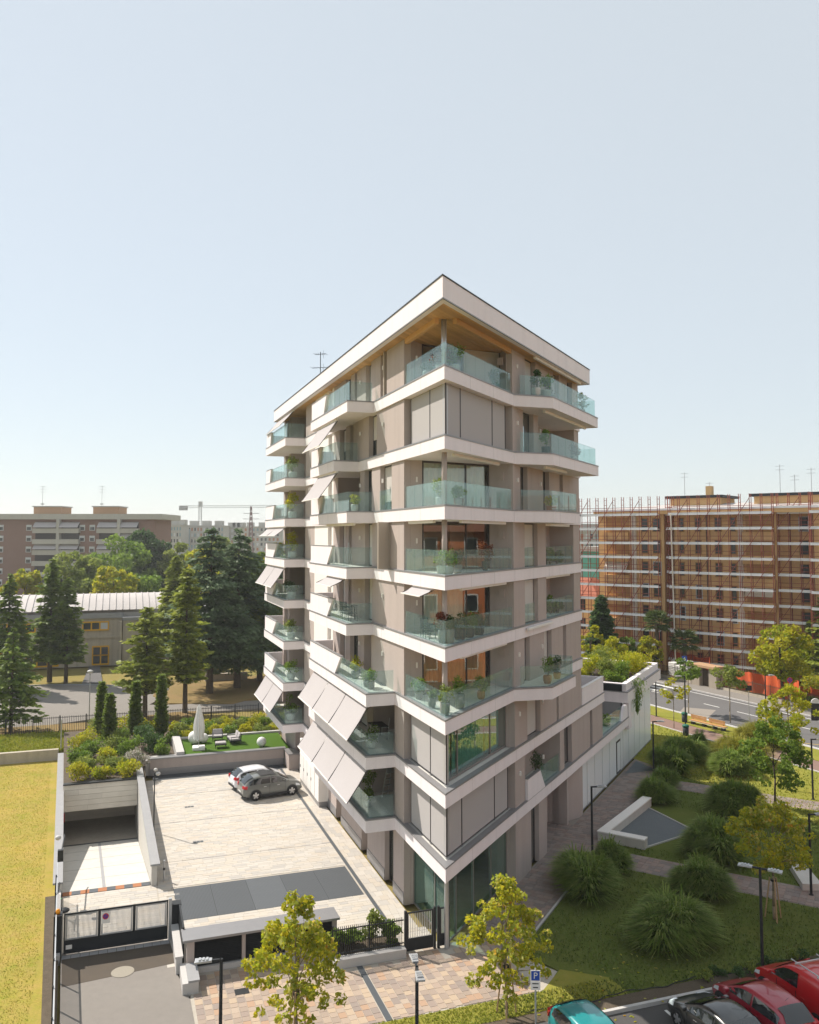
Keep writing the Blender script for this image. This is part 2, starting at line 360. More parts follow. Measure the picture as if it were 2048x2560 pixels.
# roof
OV = 0.80                          # roof overhang
tipr = T-(DL+DR).normalized()*(OV/math.sin(math.radians(23.25)))
rp = [tuple(tipr), R(20.9, OV), R(20.9, -9), L(38.8, -12), L(38.8, OV)]
roof = ring(MB(), rp, 0.0, 0.35, ROOF0, ROOF1-0.06).build('roof', M['white'], BLD)
MB().prism(offset(rp, 0.352), ROOF0+0.11, ROOF1-0.25).build('roof_deck', M['anth'], roof)
ring(MB(), rp, -0.03, 0.40, ROOF1-0.058, ROOF1).build('roof_coping', M['anth'], roof)
ring(MB(), rp, -0.004, 0.06, ROOF0-0.02, ROOF0+0.03).build('drip_edge', M['coping'], roof)
sf = MB(); cot = 1/math.tan(math.radians(46.5))
o_ = -0.44
while o_ < 28.2:
    t0 = 0.9494*o_-0.607
    t1 = 20.5 if o_ < 9 else t0+7
    if o_ > 26: t1 = t0+3
    sf.cur = random.random(); dz = random.random()*0.008
    a, b = o_, o_+0.19
    sf.hexa([R3(t0, -a, ROOF0+0.04+dz), R3(t1, -a, ROOF0+0.04+dz), R3(t1, -b, ROOF0+0.04+dz), R3(t0+0.18, -b, ROOF0+0.04+dz)],
            [R3(t0, -a, ROOF0+0.09), R3(t1, -a, ROOF0+0.09), R3(t1, -b, ROOF0+0.09), R3(t0+0.18, -b, ROOF0+0.09)])
    o_ += 0.2
sfo = sf.build('soffit_boards', M['soffitwood'], roof, var=True); sfo['kind'] = 'stuff'
for a, b in ((L3(1.5, -0.22, ROOF0-0.08), L3(5.84, -0.22, ROOF0-0.08)), (R3(1.6, -0.22, ROOF0-0.08), R3(8.76, -0.22, ROOF0-0.08))):
    MB().bar(a, b, 0.20, 0.26).build('soffit_beam', M['soffitwood'], roof)
# antenna on the roof
an = MB(); ap = Vector(L3(37.4, -3.0, 0)); ap.z = ROOF1-0.3
an.tube(ap, ap+Vector((0, 0, 5.5)), 0.035, n=6)
for z_, ln in ((5.3, 0.5), (4.1, 0.75), (3.0, 0.6)):
    an.bar(ap+Vector((-ln, 0.2, z_)), ap+Vector((ln, -0.2, z_)), 0.03)
    for q in np.linspace(-ln, ln, 6): an.bar(ap+Vector((q-0.1, -0.35, z_)), ap+Vector((q+0.1, 0.35, z_)), 0.02)
    an.bar(ap+Vector((0.25, 0, z_-0.35)), ap+Vector((0.25, 0, z_+0.35)), 0.02)
an.build('antenna', M['anth'], BLD)

# ---- walls and openings
def seg(FR, a0, a1, o0, o1, z0, z1):
    return MB().prism([FR(a0, o0), FR(a1, o0), FR(a1, o1), FR(a0, o1)], z0, z1)
def ztop(k): return (ZK[k+1]-0.66) if k < 8 else ROOF0+0.06
def wall(FR, k, a0, a1, m='stucco', thick=0.34, off=WOFF):
    if a1-a0 < 0.03: return
    seg(FR, a0, a1, -off, -off-thick, ZK[k]-0.04 if k else -0.02, ztop(k)).build('wall', M[m], BLD)
def window(FR, k, a0, a1, kind='sh', rec=0.26, off=WOFF):
    z0 = ZK[k]-0.02 if k else 0.0; z1 = ztop(k)
    w = seg(FR, a0+0.0, a1-0.0, -off-rec-0.10, -off-rec-0.16, z0, z1).build('window', M['frame'], BLD)
    o = -off-rec
    fw = MB()
    for (x0, x1, y0, y1) in ((a0, a0+0.06, z0, z1), (a1-0.06, a1, z0, z1), (a0+0.06, a1-0.06, z0, z0+0.06), (a0+0.06, a1-0.06, z1-0.08, z1)):
        fw.prism([FR(x0, o), FR(x1, o), FR(x1, o-0.07), FR(x0, o-0.07)], y0, y1)
    fw.build('frame', M['frame'] if kind != 'wh' else M['mullion'], w)
    split = {'sh': z0+0.07, 'gl': z1, 'half': z0+(z1-z0)*0.42, 'q': z0+(z1-z0)*0.2}[kind]
    if split > z0+0.1:
        MB().prism([FR(a0+0.06, o-0.03), FR(a1-0.06, o-0.03), FR(a1-0.06, o-0.045), FR(a0+0.06, o-0.045)], z0+0.06, min(split, z1-0.08)).build('pane', M['winglass'], w)
    if split < z1-0.1:
        s = MB(); zz = max(split, z0+0.07)
        while zz < z1-0.09:                    # shutter slats
            s.prism([FR(a0+0.06, o-0.008), FR(a1-0.06, o-0.008), FR(a1-0.06, o-0.03), FR(a0+0.06, o-0.03)], zz, min(zz+0.065, z1-0.09)); zz += 0.075
        s.prism([FR(a0+0.06, o-0.024), FR(a1-0.06, o-0.024), FR(a1-0.06, o-0.035), FR(a0+0.06, o-0.035)], max(split, z0+0.07), z1-0.09)
        s.build('shutter', M['shutter'], w)
    return w
LW = {8: [('w', 5.85, 8.78), ('sh', 8.78, 9.95), ('w', 9.95, 11.76), ('sh', 11.76, 12.88), ('w', 12.88, 14.81), ('gl', 14.81, 15.36), ('w', 15.36, 16.3), ('gl', 16.3, 17.6), ('w', 17.6, 20.6)],
      7: [('w', 5.85, 10.64), ('half', 10.64, 12.2), ('w', 12.2, 15.64), ('gl', 15.64, 16.36), ('w', 16.36, 17.39), ('half', 17.39, 18.94), ('w', 18.94, 20.6)],
      6: [('w', 5.85, 7.89), ('q', 7.89, 9.95), ('w', 9.95, 11.59), ('gl', 11.59, 13.09), ('w', 13.09, 14.13), ('rec', 14.13, 19.4), ('w', 19.4, 20.6)],
      5: [('w', 5.85, 11.47), ('sh', 11.47, 12.96), ('w', 12.96, 15.93), ('gl', 15.93, 16.65), ('w', 16.65, 17.39), ('sh', 17.39, 18.94), ('w', 18.94, 20.6)],
      4: [('w', 5.85, 11.47), ('sh', 11.47, 12.96), ('w', 12.96, 15.93), ('gl', 15.93, 16.65), ('w', 16.65, 17.39), ('sh', 17.39, 18.94), ('w', 18.94, 20.6)],
      3: [('w', 5.85, 11.59), ('rec', 11.59, 13.09), ('w', 13.09, 14.40), ('gl', 14.4, 16.2), ('w', 16.2, 17.2), ('sh', 17.2, 18.6), ('w', 18.6, 20.6)],
      2: [('w', 5.85, 7.35), ('rec', 7.35, 11.2), ('w', 11.2, 12.4), ('sh', 12.4, 14.6), ('w', 14.6, 15.6), ('sh', 15.6, 17.8), ('w', 17.8, 20.6)],
      1: [('w', 5.85, 7.35), ('rec', 7.35, 11.2), ('w', 11.2, 12.4), ('sh', 12.4, 14.6), ('w', 14.6, 15.6), ('sh', 15.6, 17.8), ('w', 17.8, 20.6)]}
for k in range(1, 9):
    LW[k] += [('ww', 20.6, 21.1), ('sh', 21.1, 22.15), ('ww', 22.15, 26.3), ('w', 26.3, 29.6), ('rec', 29.6, 35.6), ('w', 35.6, 36.4), ('sh', 36.4, 38.0), ('w', 38.0, SEND-0.05)]
LW[0] = [('w', 5.85, 7.54), ('gl', 7.54, 9.02), ('w', 9.02, 12.25), ('rec1', 12.25, 13.47), ('w', 13.47, 18.15), ('rec1', 18.15, 19.42), ('w', 19.42, 21.6), ('ww', 21.6, 27.9), ('w', 27.9, 31.04), ('rec1', 31.04, 32.7), ('w', 32.7, SEND-0.05)]
RW = {8: [('w', 8.78, 10.8), ('sh', 10.8, 12.6), ('w', 12.6, 15.9), ('sh', 15.9, 17.1), ('w', 17.1, 18.8), ('gl', 18.8, 19.9), ('w', 19.9, TEND)],
      7: [('w', 8.78, 10.41), ('gl', 10.41, 12.17), ('w', 12.17, 13.0), ('rec', 13.0, 20.2), ('w', 20.2, TEND)],
      6: [('w', 8.78, 9.91), ('gl', 9.91, 11.08), ('w', 11.08, 13.75), ('gl', 13.75, 14.92), ('w', 14.92, 16.96), ('gl', 16.96, 17.65), ('w', 17.65, TEND)],
      5: [('w', 8.78, 10.51), ('sh', 10.51, 12.71), ('w', 12.71, 14.17), ('rec', 14.17, 19.8), ('w', 19.8, TEND)],
      4: [('w', 8.78, 10.51), ('sh', 10.51, 12.71), ('w', 12.71, 14.17), ('rec', 14.17, 19.8), ('w', 19.8, TEND)],
      3: [('w', 8.78, 10.3), ('sh', 10.3, 11.22), ('w', 11.22, 13.71), ('sh', 13.71, 15.1), ('w', 15.1, 17.34), ('sh', 17.34, 17.99), ('w', 17.99, TEND)],
      2: [('w', 8.78, 10.71), ('sh', 10.71, 12.93), ('w', 12.93, 15.9), ('sh', 15.9, 16.33), ('w', 16.33, TEND)],
      1: [('w', 8.78, 10.27), ('rec', 10.27, 16.5), ('w', 16.5, 17.34), ('gl', 17.34, 18.93), ('w', 18.93, 23.14), ('gl', 23.14, 23.77), ('w', 23.77, 26.4)],
      0: [('w', 8.78, 11.2), ('gl', 11.2, 12.5), ('w', 12.5, 13.9), ('rec', 13.9, 18.9)]}
RECD = 1.7
def recess(FR, k, a0, a1, depth=RECD, glass=True, side=1):
    z0 = ZK[k]-0.03 if k else 0.0; z1 = ztop(k)
    seg(FR, a0-0.3, a0, -WOFF-0.34, -depth-0.3, z0, z1).build('wall', M['stucco'], BLD)
    seg(FR, a1, a1+0.3, -WOFF-0.34, -depth-0.3, z0, z1).build('wall', M['stucco'], BLD)
    if glass:                                   # back wall: part window, part plaster
        m = a0+(a1-a0)*0.55
        if side < 0: g0, g1, p0, p1 = a0, m, m, a1
        else: p0, p1, g0, g1 = a0, m, m, a1
        seg(FR, p0, p1, -depth, -depth-0.3, z0, z1).build('wall', M['stucco'], BLD)
        window(FR, k, g0, g1, 'gl', rec=0.12, off=depth)
    else: seg(FR, a0, a1, -depth, -depth-0.3, z0, z1).build('wall', M['stucco'], BLD)
for FR, TAB in ((L, LW), (R, RW)):
    for k, segs in TAB.items():
        for it in segs:
            kd, a0, a1 = it
            if kd == 'w': wall(FR, k, a0, a1)
            elif kd == 'ww': wall(FR, k, a0, a1, 'whitewall')
            elif kd == 'rec': recess(FR, k, a0, a1, glass=(a1-a0 > 2.0 and not (FR is R and k in (4, 5))), side=1 if FR is L else -1)
            elif kd == 'rec1': recess(FR, k, a0, a1, 0.55, glass=False)
            else: window(FR, k, a0, a1, kd)
# plinth along the courtyard wall
for a0, a1 in ((5.85, 7.54), (9.02, 12.25), (13.47, 18.15), (19.42, 21.6), (27.9, 31.04)):
    seg(L, a0, a1, -0.07, -WOFF, 0, 0.55).build('plinth', M['coping'], BLD)
# solid core that closes the building
core = offset([tuple(T), R(TEND, 0), R(TEND, -9), L(SEND, -12), L(SEND, 0)], 3.4)
MB().prism(core, 0.0, ZK[8]-0.1).build('core', M['room'], BLD)
MB().prism(offset([tuple(T), R(TEND, 0), R(TEND, -9), L(SEND, -12), L(SEND, 0)], 4.6), ZK[8]-0.1, ROOF0+0.03).build('core', M['room'], BLD)
for FR, a0, a1 in ((L, SEND-0.4, SEND), ):
    MB().prism([L(SEND-0.3, -0.1), L(SEND, -0.1), L(SEND, -12), L(SEND-0.3, -12)], 0, ROOF0+0.05).build('wall', M['stucco'], BLD)
MB().prism([R(TEND-0.3, -0.45), R(TEND, -0.45), R(TEND, -9), R(TEND-0.3, -9)], 0, ROOF0+0.05).build('wall', M['stucco'], BLD)

# ---- corner rooms: screens, glazing and terraces
def inner(dl, dr):                # corner of two lines set back dl and dr from the fronts
    # point p = T + a*DL - dl*NL = T + b*DR - dr*NR
    A = np.array([[DL.x, -DR.x], [DL.y, -DR.y]]); bvec = np.array([NL.x*dl-NR.x*dr, NL.y*dl-NR.y*dr])
    a, b = np.linalg.solve(A, bvec); return a, b
def pane_run(FR, k, a0, a1, off, splits, gm, z0, z1, mm='mullion', w=0.06):
    xs = [a0]+splits+[a1]
    fr = MB()
    for x in xs: fr.prism([FR(x-w/2, -off+0.03), FR(x+w/2, -off+0.03), FR(x+w/2, -off-0.09), FR(x-w/2, -off-0.09)], z0, z1)
    for za, zb in ((z0, z0+0.10), (z1-0.10, z1)):
        for x0, x1 in zip(xs[:-1], xs[1:]): fr.prism([FR(x0+w/2, -off+0.02), FR(x1-w/2, -off+0.02), FR(x1-w/2, -off-0.08), FR(x0+w/2, -off-0.08)], za, zb)
    f = fr.build('glazing_frame', M[mm], BLD)
    for x0, x1 in zip(xs[:-1], xs[1:]):
        MB().prism([FR(x0+w/2, -off), FR(x1-w/2, -off), FR(x1-w/2, -off-0.02), FR(x0+w/2, -off-0.02)], z0+0.10, z1-0.10).build('pane', M[gm], f)
    return f
def curtain_run(FR, a0, a1, off, z0, z1, m, amp=0.05, lam=0.28):
    n = max(4, int((a1-a0)/lam*6)); P = []
    for zz in (z0, z1):
        P.append([(*FR(a0+(a1-a0)*i/n, -off+amp*math.sin(2*math.pi*(a1-a0)*i/n/lam)+amp*0.4*math.sin(5.1*i)), zz) for i in range(n+1)])
    return MB().grid(P).build('curtain', M[m], BLD, smooth=True)
for k in (0, 1, 2, 7):
    z0 = ZK[k] if k else 0.0; z1 = ztop(k)
    ia, ib = inner(0.62, 0.62); ca, cb = inner(0.50, 0.50)
    # corner post
    pc = L(ca, -0.50); MB().tube((*pc, z0), (*pc, z1), 0.11, n=10).build('corner_post', M['steel'], BLD)
    gm = 'shopglass' if k in (0,) else 'winglass'
    pane_run(L, k, ia+0.05, 5.80, 0.62, [2.9], gm, z0, z1)
    pane_run(R, k, ib+0.05, 8.72, 0.62, [2.6, 6.6] if k else [2.4, 4.4, 6.6], gm, z0, z1)
    for FR, e in ((L, 5.85), (R, 8.78)):         # reveals beside the glazing
        seg(FR, e-0.03, e+0.3, -WOFF-0.34, -1.6, z0, z1).build('wall', M['stucco'], BLD)
    if k == 0:
        pass
    elif k == 2:
        for x0, x1 in ((2.0, 2.55), (2.7, 6.5), (6.7, 8.6)): curtain_run(R, x0, x1, 0.95, z0+0.05, z1, 'curtaingreen')
    # fabric screens run in side rails outside the glass
    runs = [(L, [(0.95, 2.86), (2.94, 5.6)])]
    if k in (1, 7): runs.append((R, [(1.05, 2.55), (2.65, 6.55), (6.65, 8.4)]))
    if k:
        for FR, prs in runs:
            for x0, x1 in prs:
                s = seg(FR, x0, x1, -0.40, -0.412, z0+0.10, z1-0.02).build('fabric_screen', M['screen'], BLD)
                MB().prism([FR(x0, -0.385), FR(x1, -0.385), FR(x1, -0.425), FR(x0, -0.425)], z0+0.06, z0+0.10).build('bottom_rail', M['frame'], s)
                for xx in (x0-0.05, x1+0.02):
                    MB().prism([FR(xx, -0.38), FR(xx+0.03, -0.38), FR(xx+0.03, -0.44), FR(xx, -0.44)], z0+0.02, z1).build('guide_rail', M['frame'], s)
                    MB().prism([FR(xx-0.02, -0.36), FR(xx+0.05, -0.36), FR(xx+0.05, -0.46), FR(xx-0.02, -0.46)], z0, z0+0.06).build('rail_foot', M['steel'], s)
def vseg(p, q, th, z0, z1, name, m):
    p = Vector(p); q = Vector(q); d = (q-p).normalized(); n_ = Vector((-d.y, d.x))*th
    return MB().prism([tuple(p), tuple(q), tuple(q+n_), tuple(p+n_)], z0, z1).build(name, M[m], BLD)
for k in (3, 4, 5, 6, 8):
    z0 = ZK[k]-0.02; z1 = ztop(k)
    if k == 8: PLg, PRg = Vector((0.64, 43.4)), Vector((4.95, 45.6))
    else: PLg, PRg = Vector(L(5.80, -1.05)), Vector(R(8.72, -1.45))
    gd = (PRg-PLg); gl_ = gd.length; gd.normalize(); gn = Vector((gd.y, -gd.x))
    FG = lambda a, o, P0=PLg, d=gd, n_=gn: (P0.x+d.x*a+n_.x*o, P0.y+d.y*a+n_.y*o)
    pane_run(FG, k, 0.04, gl_-0.04, 0.0, [gl_*0.30, gl_*0.64] if k != 8 else [gl_*0.28, gl_*0.5], 'winglass', z0, z1, 'frame')
    vseg(L(5.83, -WOFF-0.34), tuple(PLg), 0.25, z0, z1, 'wall', 'stucco'); vseg(tuple(PRg), R(8.76, -WOFF-0.34), 0.25, z0, z1, 'wall', 'stucco')
    cm = {3: 'curtainwood', 4: 'curtain', 5: None, 6: 'curtain', 8: None}[k]
    if cm: curtain_run(FG, 0.15, gl_*(0.62 if k == 4 else 0.97), 0.2, z0+0.03, z1, cm)
    else: vseg(FG(-1, -2.6), FG(gl_+1, -2.6), -0.1, z0, z1, 'room_wall', 'room')
    if k == 8:
        sft = MB(); zz = z0+0.1
        while zz < z1-0.1: sft.prism([FG(gl_*0.52, 0.06), FG(gl_-0.08, 0.06), FG(gl_-0.08, 0.04), FG(gl_*0.52, 0.04)], zz, zz+0.07); zz += 0.078
        sft.build('shutter', M['shutter'], BLD)
    cx = inner(0.62, 0.75)[0]; pc = L(cx, -0.62)
    MB().tube((*pc, z0), (*pc, z1), 0.125, n=14).build('round_column', M['stucco'] if k != 8 else M['steel'], BLD, smooth=True)
    # pale wall lights and vent boxes on the reveal
    MB().prism([L(5.84, -0.72), L(5.77, -0.72), L(5.77, -0.80), L(5.84, -0.80)], z0+1.35, z0+1.62).build('wall_lamp', M['whitewall'], BLD)
    MB().prism([R(8.76, -0.60), R(8.66, -0.60), R(8.66, -0.90), R(8.76, -0.90)], z1-0.85, z1-0.45).build('vent_box', M['stucco'], BLD)
# wide white parapets, glass panels
def glass_line(k, FR, pts, step=1.25, h=1.08, parent=None):
    z = ZK[k]
    for (a, b) in zip(pts[:-1], pts[1:]):
        p0, p1 = Vector(FR(*a)), Vector(FR(*b)); ln = (p1-p0).length; n = max(1, round(ln/step))
        d = (p1-p0)/ln; nn = Vector((-d.y, d.x))*0.011
        for i in range(n):
            q0 = p0+d*(ln*i/n+0.006); q1 = p0+d*(ln*(i+1)/n-0.006)
            MB().prism([q0+nn, q1+nn, q1-nn, q0-nn], z-0.03, z+h).build('glass_panel', M['balglass'], SLABS[k])
for k in (3, 4, 5, 6, 8):
    e = 0.16; ia, ib = inner(e, e); c = L(ia, -e)
    glass_line(k, L, [(5.78, -e), (ia, -e)]); glass_line(k, R, [(ib, -e), (8.62, -e)])
    if k in BALC_R:
        a, b, c2 = BALC_R[k][0]
        glass_line(k, R, [(a+0.45, 0.16), (b+0.1, BO-0.10), (c2-0.14, BO-0.10), (c2-0.14, 0.05)])
for k in (7,):
    a, b, c2 = BALC_R[k][0]; glass_line(k, R, [(a+0.45, 0.16), (b+0.1, BO-0.10), (c2-0.14, BO-0.10), (c2-0.14, 0.05)])
for k in (4, 5): glass_line(k, R, [(10.6, -0.14), (12.2, -0.14)]); glass_line(k, R, [(14.22, -0.16), (19.75, -0.16)])
glass_line(1, R, [(13.0, -0.16), (16.45, -0.16)])
glass_line(6, L, [(7.95, -0.06), (9.9, -0.06)])
def parapet(k, FR, a_far, a_top, a_bot, o=BO, h=1.10, th=0.16, ret=True):
    z = ZK[k]; y0, y1 = o-0.05, o-0.05-th
    m = MB(); m.hexa([(*FR(a_far, y0), z-0.02), (*FR(a_bot, y0), z-0.02), (*FR(a_bot, y1), z-0.02), (*FR(a_far, y1), z-0.02)],
                     [(*FR(a_far, y0), z+h), (*FR(a_top, y0), z+h), (*FR(a_top, y1), z+h), (*FR(a_far, y1), z+h)])
    p = m.build('parapet', M['white'], SLABS[k])
    dd = -1 if a_top < a_far else 1
    MB().prism([FR(a_far-dd*0.02, y0+0.02), FR(a_top, y0+0.02), FR(a_top, y1-0.02), FR(a_far-dd*0.02, y1-0.02)], z+h, z+h+0.04).build('parapet_cap', M['coping'], p)
    if ret: MB().prism([FR(a_far, y1), FR(a_far+dd*0.16, y1), FR(a_far+dd*0.16, 0), FR(a_far, 0)], z-0.02, z+h).build('parapet', M['white'], SLABS[k])
PB = {8: (16.2, 16.9), 7: (17.6, 18.4), 6: (17.2, 18.0), 5: (14.45, 15.8), 4: (14.3, 15.7), 3: (12.3, 13.7)}
for k in range(1, 9):
    s0, s1 = BALC_L[k][0]
    if k in PB:
        parapet(k, L, s1-0.1, *PB[k]); gl_to = PB[k][1]-0.1
    else: gl_to = s1-0.2
    glass_line(k, L, [(s0+0.14, 0.05), (s0+0.14, BO-0.16), (gl_to, BO-0.16)])
    s0, s1 = BALC_L[k][1]
    pa = {8: (36.1, 36.6), 7: (36.1, 36.6), 6: (34.4, 35.2), 5: (33.0, 34.7), 4: (33.4, 35.0), 3: (33.0, 34.7), 2: (33.0, 34.7), 1: (36.0, 36.6)}[k]
    parapet(k, L, s1-0.1, *pa)
    glass_line(k, L, [(s0+0.14, 0.05), (s0+0.14, BO-0.16), (pa[1]-0.1, BO-0.16)])
parapet(1, R, 10.32, 12.4, 13.2, o=0.10, ret=False)
# awnings: cloth, front rail, cassette, arms
def awning(k, s0, s1, n, drop, reach, FR=L, o=1.30, tone='awning', ztop_=None):
    z = (ZK[k+1]-0.72 if k < 8 else ROOF0-0.05) if ztop_ is None else ztop_
    w = (s1-s0)/n
    for i in range(n):
        a, b = s0+w*i+0.05, s0+w*(i+1)-0.05
        cas = MB().prism([FR(a, o+0.08), FR(b, o+0.08), FR(b, o-0.06), FR(a, o-0.06)], z-0.04, z+0.08).build('awning', M['whitewall'], BLD)
        P = [[], []]; m = MB(); nn = 6
        rows = []
        for j in range(nn+1):
            f = j/nn; sag = -0.05*math.sin(math.pi*f)
            rows.append([(*FR(a+(b-a)*q, o+0.06+reach*f+0.02*math.sin(q*9)*f*(1-f)), z-drop*f+sag) for q in (0, .25, .5, .75, 1)])
        rows2 = [[(p[0], p[1], p[2]-0.012) for p in r_] for r_ in rows]
        m.grid(rows).grid(rows2[::-1]).build('awning_cloth', M[tone], cas, smooth=True)
        MB().bar((*FR(a, o+0.06+reach), z-drop), (*FR(b, o+0.06+reach), z-drop), 0.05).build('front_rail', M['whitewall'], cas)
        for q in (a-0.02, b+0.02):
            MB().bar((*FR(q, o), z-0.05), (*FR(q, o+0.06+reach), z-drop), 0.035).build('awning_arm', M['frame'], cas)
awning(1, 7.3, 19.6, 3, 1.62, 1.05); awning(2, 7.3, 19.6, 3, 1.62, 1.05)
awning(7, 14.0, 18.9, 1, 1.55, 1.05); awning(6, 14.0, 18.9, 1, 1.55, 1.05)
awning(8, 31.2, 38.0, 1, 1.2, 1.0, o=0.55); awning(4, 30.3, 38.2, 2, 1.5, 1.0); awning(1, 30.3, 38.2, 2, 1.6, 1.0)
awning(5, 30.3, 38.2, 2, 0.65, 0.75); awning(4, 12.2, 16.2, 1, 0.42, 0.75)
awning(4, 1.9, 4.7, 1, 0.32, 0.6, o=-0.2)
for k, FR, a0, a1, o in ((5, L, 1.9, 5.4, -0.15), (5, R, 2.2, 7.9, -0.15), (6, R, 2.2, 7.9, -0.5), (4, R, 2.2, 7.9, -0.15), (3, R, 2.2, 7.9, -0.15), (4, R, 14.3, 19.2, -0.15), (5, R, 14.3, 19.2, -0.15), (7, R, 11.0, 19.2, 1.0), (6, R, 11.0, 15.0, 1.0), (8, R, 10.8, 19.8, 0.55), (5, L, 11.6, 18, 1.0), (3, R, 10.2, 14.4, 0.25)):
    z = (ZK[k+1]-0.70) if k < 8 else ROOF0-0.06
    if k == 3 and a0 > 9: z = ZK[4]-0.18
    MB().prism([FR(a0, o), FR(a1, o), FR(a1, o-0.16), FR(a0, o-0.16)], z-0.10, z+0.05).build('awning_cassette', M['whitewall'], BLD, bevel=0.03)
# small rear balconies that show past the right end
for k in (1, 2, 3, 4, 5, 7, 8):
    if k < 3: continue
    z = ZK[k]
    rb = MB().prism([R(TEND+0.0, -0.9), R(TEND+1.3, -0.9), R(TEND+1.3, -4), R(TEND+0.0, -4)], z-0.62, z).build('rear_balcony', M['white'], BLD)
    if k < 6: MB().prism([R(TEND+1.12, -0.95), R(TEND+1.28, -0.95), R(TEND+1.28, -3.9), R(TEND+1.12, -3.9)], z, z+1.0).prism([R(TEND, -0.95), R(TEND+1.12, -0.95), R(TEND+1.12, -1.1), R(TEND, -1.1)], z, z+1.0).build('parapet', M['white'], rb)
# security cameras under the band
for s in (24.3, 33.5):
    c = MB(); p = Vector(L3(s, 0.35, 3.05)); c.tube(p, p+Vector((*(NL*0.35), -0.12)), 0.08, n=8); c.bar(p, Vector(L3(s, -0.02, 3.15)), 0.05); c.build('security_camera', M['whitewall'], BLD)
for k in range(1, 9):              # little wall lamps on the plaster
    for FR, a in ((L, 13.9), (L, 9.3), (R, 9.4), (R, 13.2)):
        if k in (1, 2) and FR is L: continue
        if FR is R and k in (4, 5): continue
        MB().prism([FR(a, -0.02), FR(a+0.10, -0.02), FR(a+0.10, -WOFF), FR(a, -WOFF)], ZK[k]+1.5, ZK[k]+1.72).build('wall_lamp', M['whitewall'], BLD)
# white cabinet block on the courtyard side
cb = MB().prism([L(21.7, 0.55), L(27.8, 0.55), L(27.8, -0.1), L(21.7, -0.1)], 0.35, 3.2).build('cabinet_wall', M['whitewall'], BLD)
for a in (22.9, 24.1, 25.3, 26.5):
    MB().prism([L(a, 0.575), L(a+1.12, 0.575), L(a+1.12, 0.55), L(a, 0.55)], 0.45, 2.2).build('cabinet_door', M['whitewall'], cb)
    MB().prism([L(a+0.95, 0.60), L(a+1.0, 0.60), L(a+1.0, 0.575), L(a+0.95, 0.575)], 1.2, 1.4).build('handle', M['frame'], cb)
MB().prism([L(21.7, 0.5), L(27.8, 0.5), L(27.8, -0.1), L(21.7, -0.1)], 0.0, 0.35).build('plinth', M['coping'], BLD)

# ---- shop and entrance on the park side
for a0, a1 in ((18.9, 21.3),):
    q = [R(18.9, -0.95), R(20.6, -0.12), R(21.3, -0.12), R(21.3, -0.62), R(20.7, -0.62), R(18.9, -1.4)]
    MB().prism(q, 0, ztop(0)).build('wall', M['stucco'], BLD)
milk = mat('frosted_white_glass', (0.80, 0.84, 0.85), 0.35, spec=0.4, noise=[(0.25, 0.3, (0.74, 0.80, 0.81))], coat=0.15)
sp = thing('glass_pavilion', R3(38, -3, 0), 0, 'low wing of white frosted glass panels with planted roof beside the tower', 'building', world=True)
MU = [21.32, 23.23, 25.15, 27.19, 29.26, 31.27, 32.56, 33.44, 35.30, 37.39, 39.32, 41.35, 43.84]
for a0, a1 in zip(MU[:-1], MU[1:]):
    z1 = 3.24 if a1 < 33.6 else 5.0
    if abs(a0-31.27) < 0.01:
        d = MB().prism([R(a0+0.05, -0.34), R(a1-0.05, -0.34), R(a1-0.05, -0.42), R(a0+0.05, -0.42)], 0.03, 2.45).build('door', M['frame'], sp)
        MB().prism([R(a0+0.17, -0.325), R(a1-0.17, -0.325), R(a1-0.17, -0.335), R(a0+0.17, -0.335)], 0.2, 2.33).build('door_pane', milk, d)
        MB().prism([R(a0+0.02, -0.36), R(a1-0.02, -0.36), R(a1-0.02, -0.38), R(a0+0.02, -0.38)], 2.48, z1).build('glass_panel', milk, sp)
    else:
        MB().prism([R(a0+0.05, -0.36), R(a1-0.05, -0.36), R(a1-0.05, -0.38), R(a0+0.05, -0.38)], 0.08, z1).build('glass_panel', milk, sp)
MB().prism([R(21.3, -0.40), R(43.86, -0.40), R(43.86, -0.5), R(21.3, -0.5)], 0.0, 3.24).prism([R(33.45, -0.40), R(43.86, -0.40), R(43.86, -0.5), R(33.45, -0.5)], 3.24, 5.0).build('back_panel', M['frame'], sp)
MB().prism([R(21.3, -0.32), R(43.9, -0.32), R(43.9, -0.40), R(21.3, -0.40)], 0.0, 0.075).build('base_rail', M['coping'], sp)
MB().prism([R(43.6, -0.5), R(43.86, -0.5), R(43.86, -9), R(43.6, -9)], 0, 5.0).build('end_wall', M['stucco'], sp)
MB().prism([R(33.95, 0.0), R(34.9, 0.0), R(34.9, -0.355), R(33.95, -0.355)], 2.9, 5.0).build('white_jamb', M['white'], sp)
ring(MB(), [R(33.5, 0.05), R(46.5, 0.05), R(46.5, -9), R(33.5, -9)], 0, 0.45, 5.003, 5.80).build('roof_band', M['white'], sp)
ring(MB(), [R(33.5, 0.05), R(46.5, 0.05), R(46.5, -9), R(33.5, -9)], -0.02, 0.5, 5.803, 5.87).build('coping', M['coping'], sp)
ring(MB(), [R(33.6, -0.05), R(46.3, -0.05), R(46.3, -9), R(33.6, -9)], 0.08, 0.45, 5.87, 6.45).build('roof_parapet', M['white'], sp)
MB().prism([R(33.75, -0.5), R(46, -0.5), R(46, -8.8), R(33.75, -8.8)], 5.2, 6.15).build('roof_soil', M['soil'], sp)
MB().prism([R(33.55, -0.5), R(33.95, -0.5), R(33.95, -9), R(33.55, -9)], 3.9, 5.0).build('side_wall', M['coping'], sp)
MB().prism([R(33.52, -0.41), R(33.60, -0.41), R(33.60, -9), R(33.52, -9)], 5.0, 6.4).build('side_wall', M['anth'], sp)
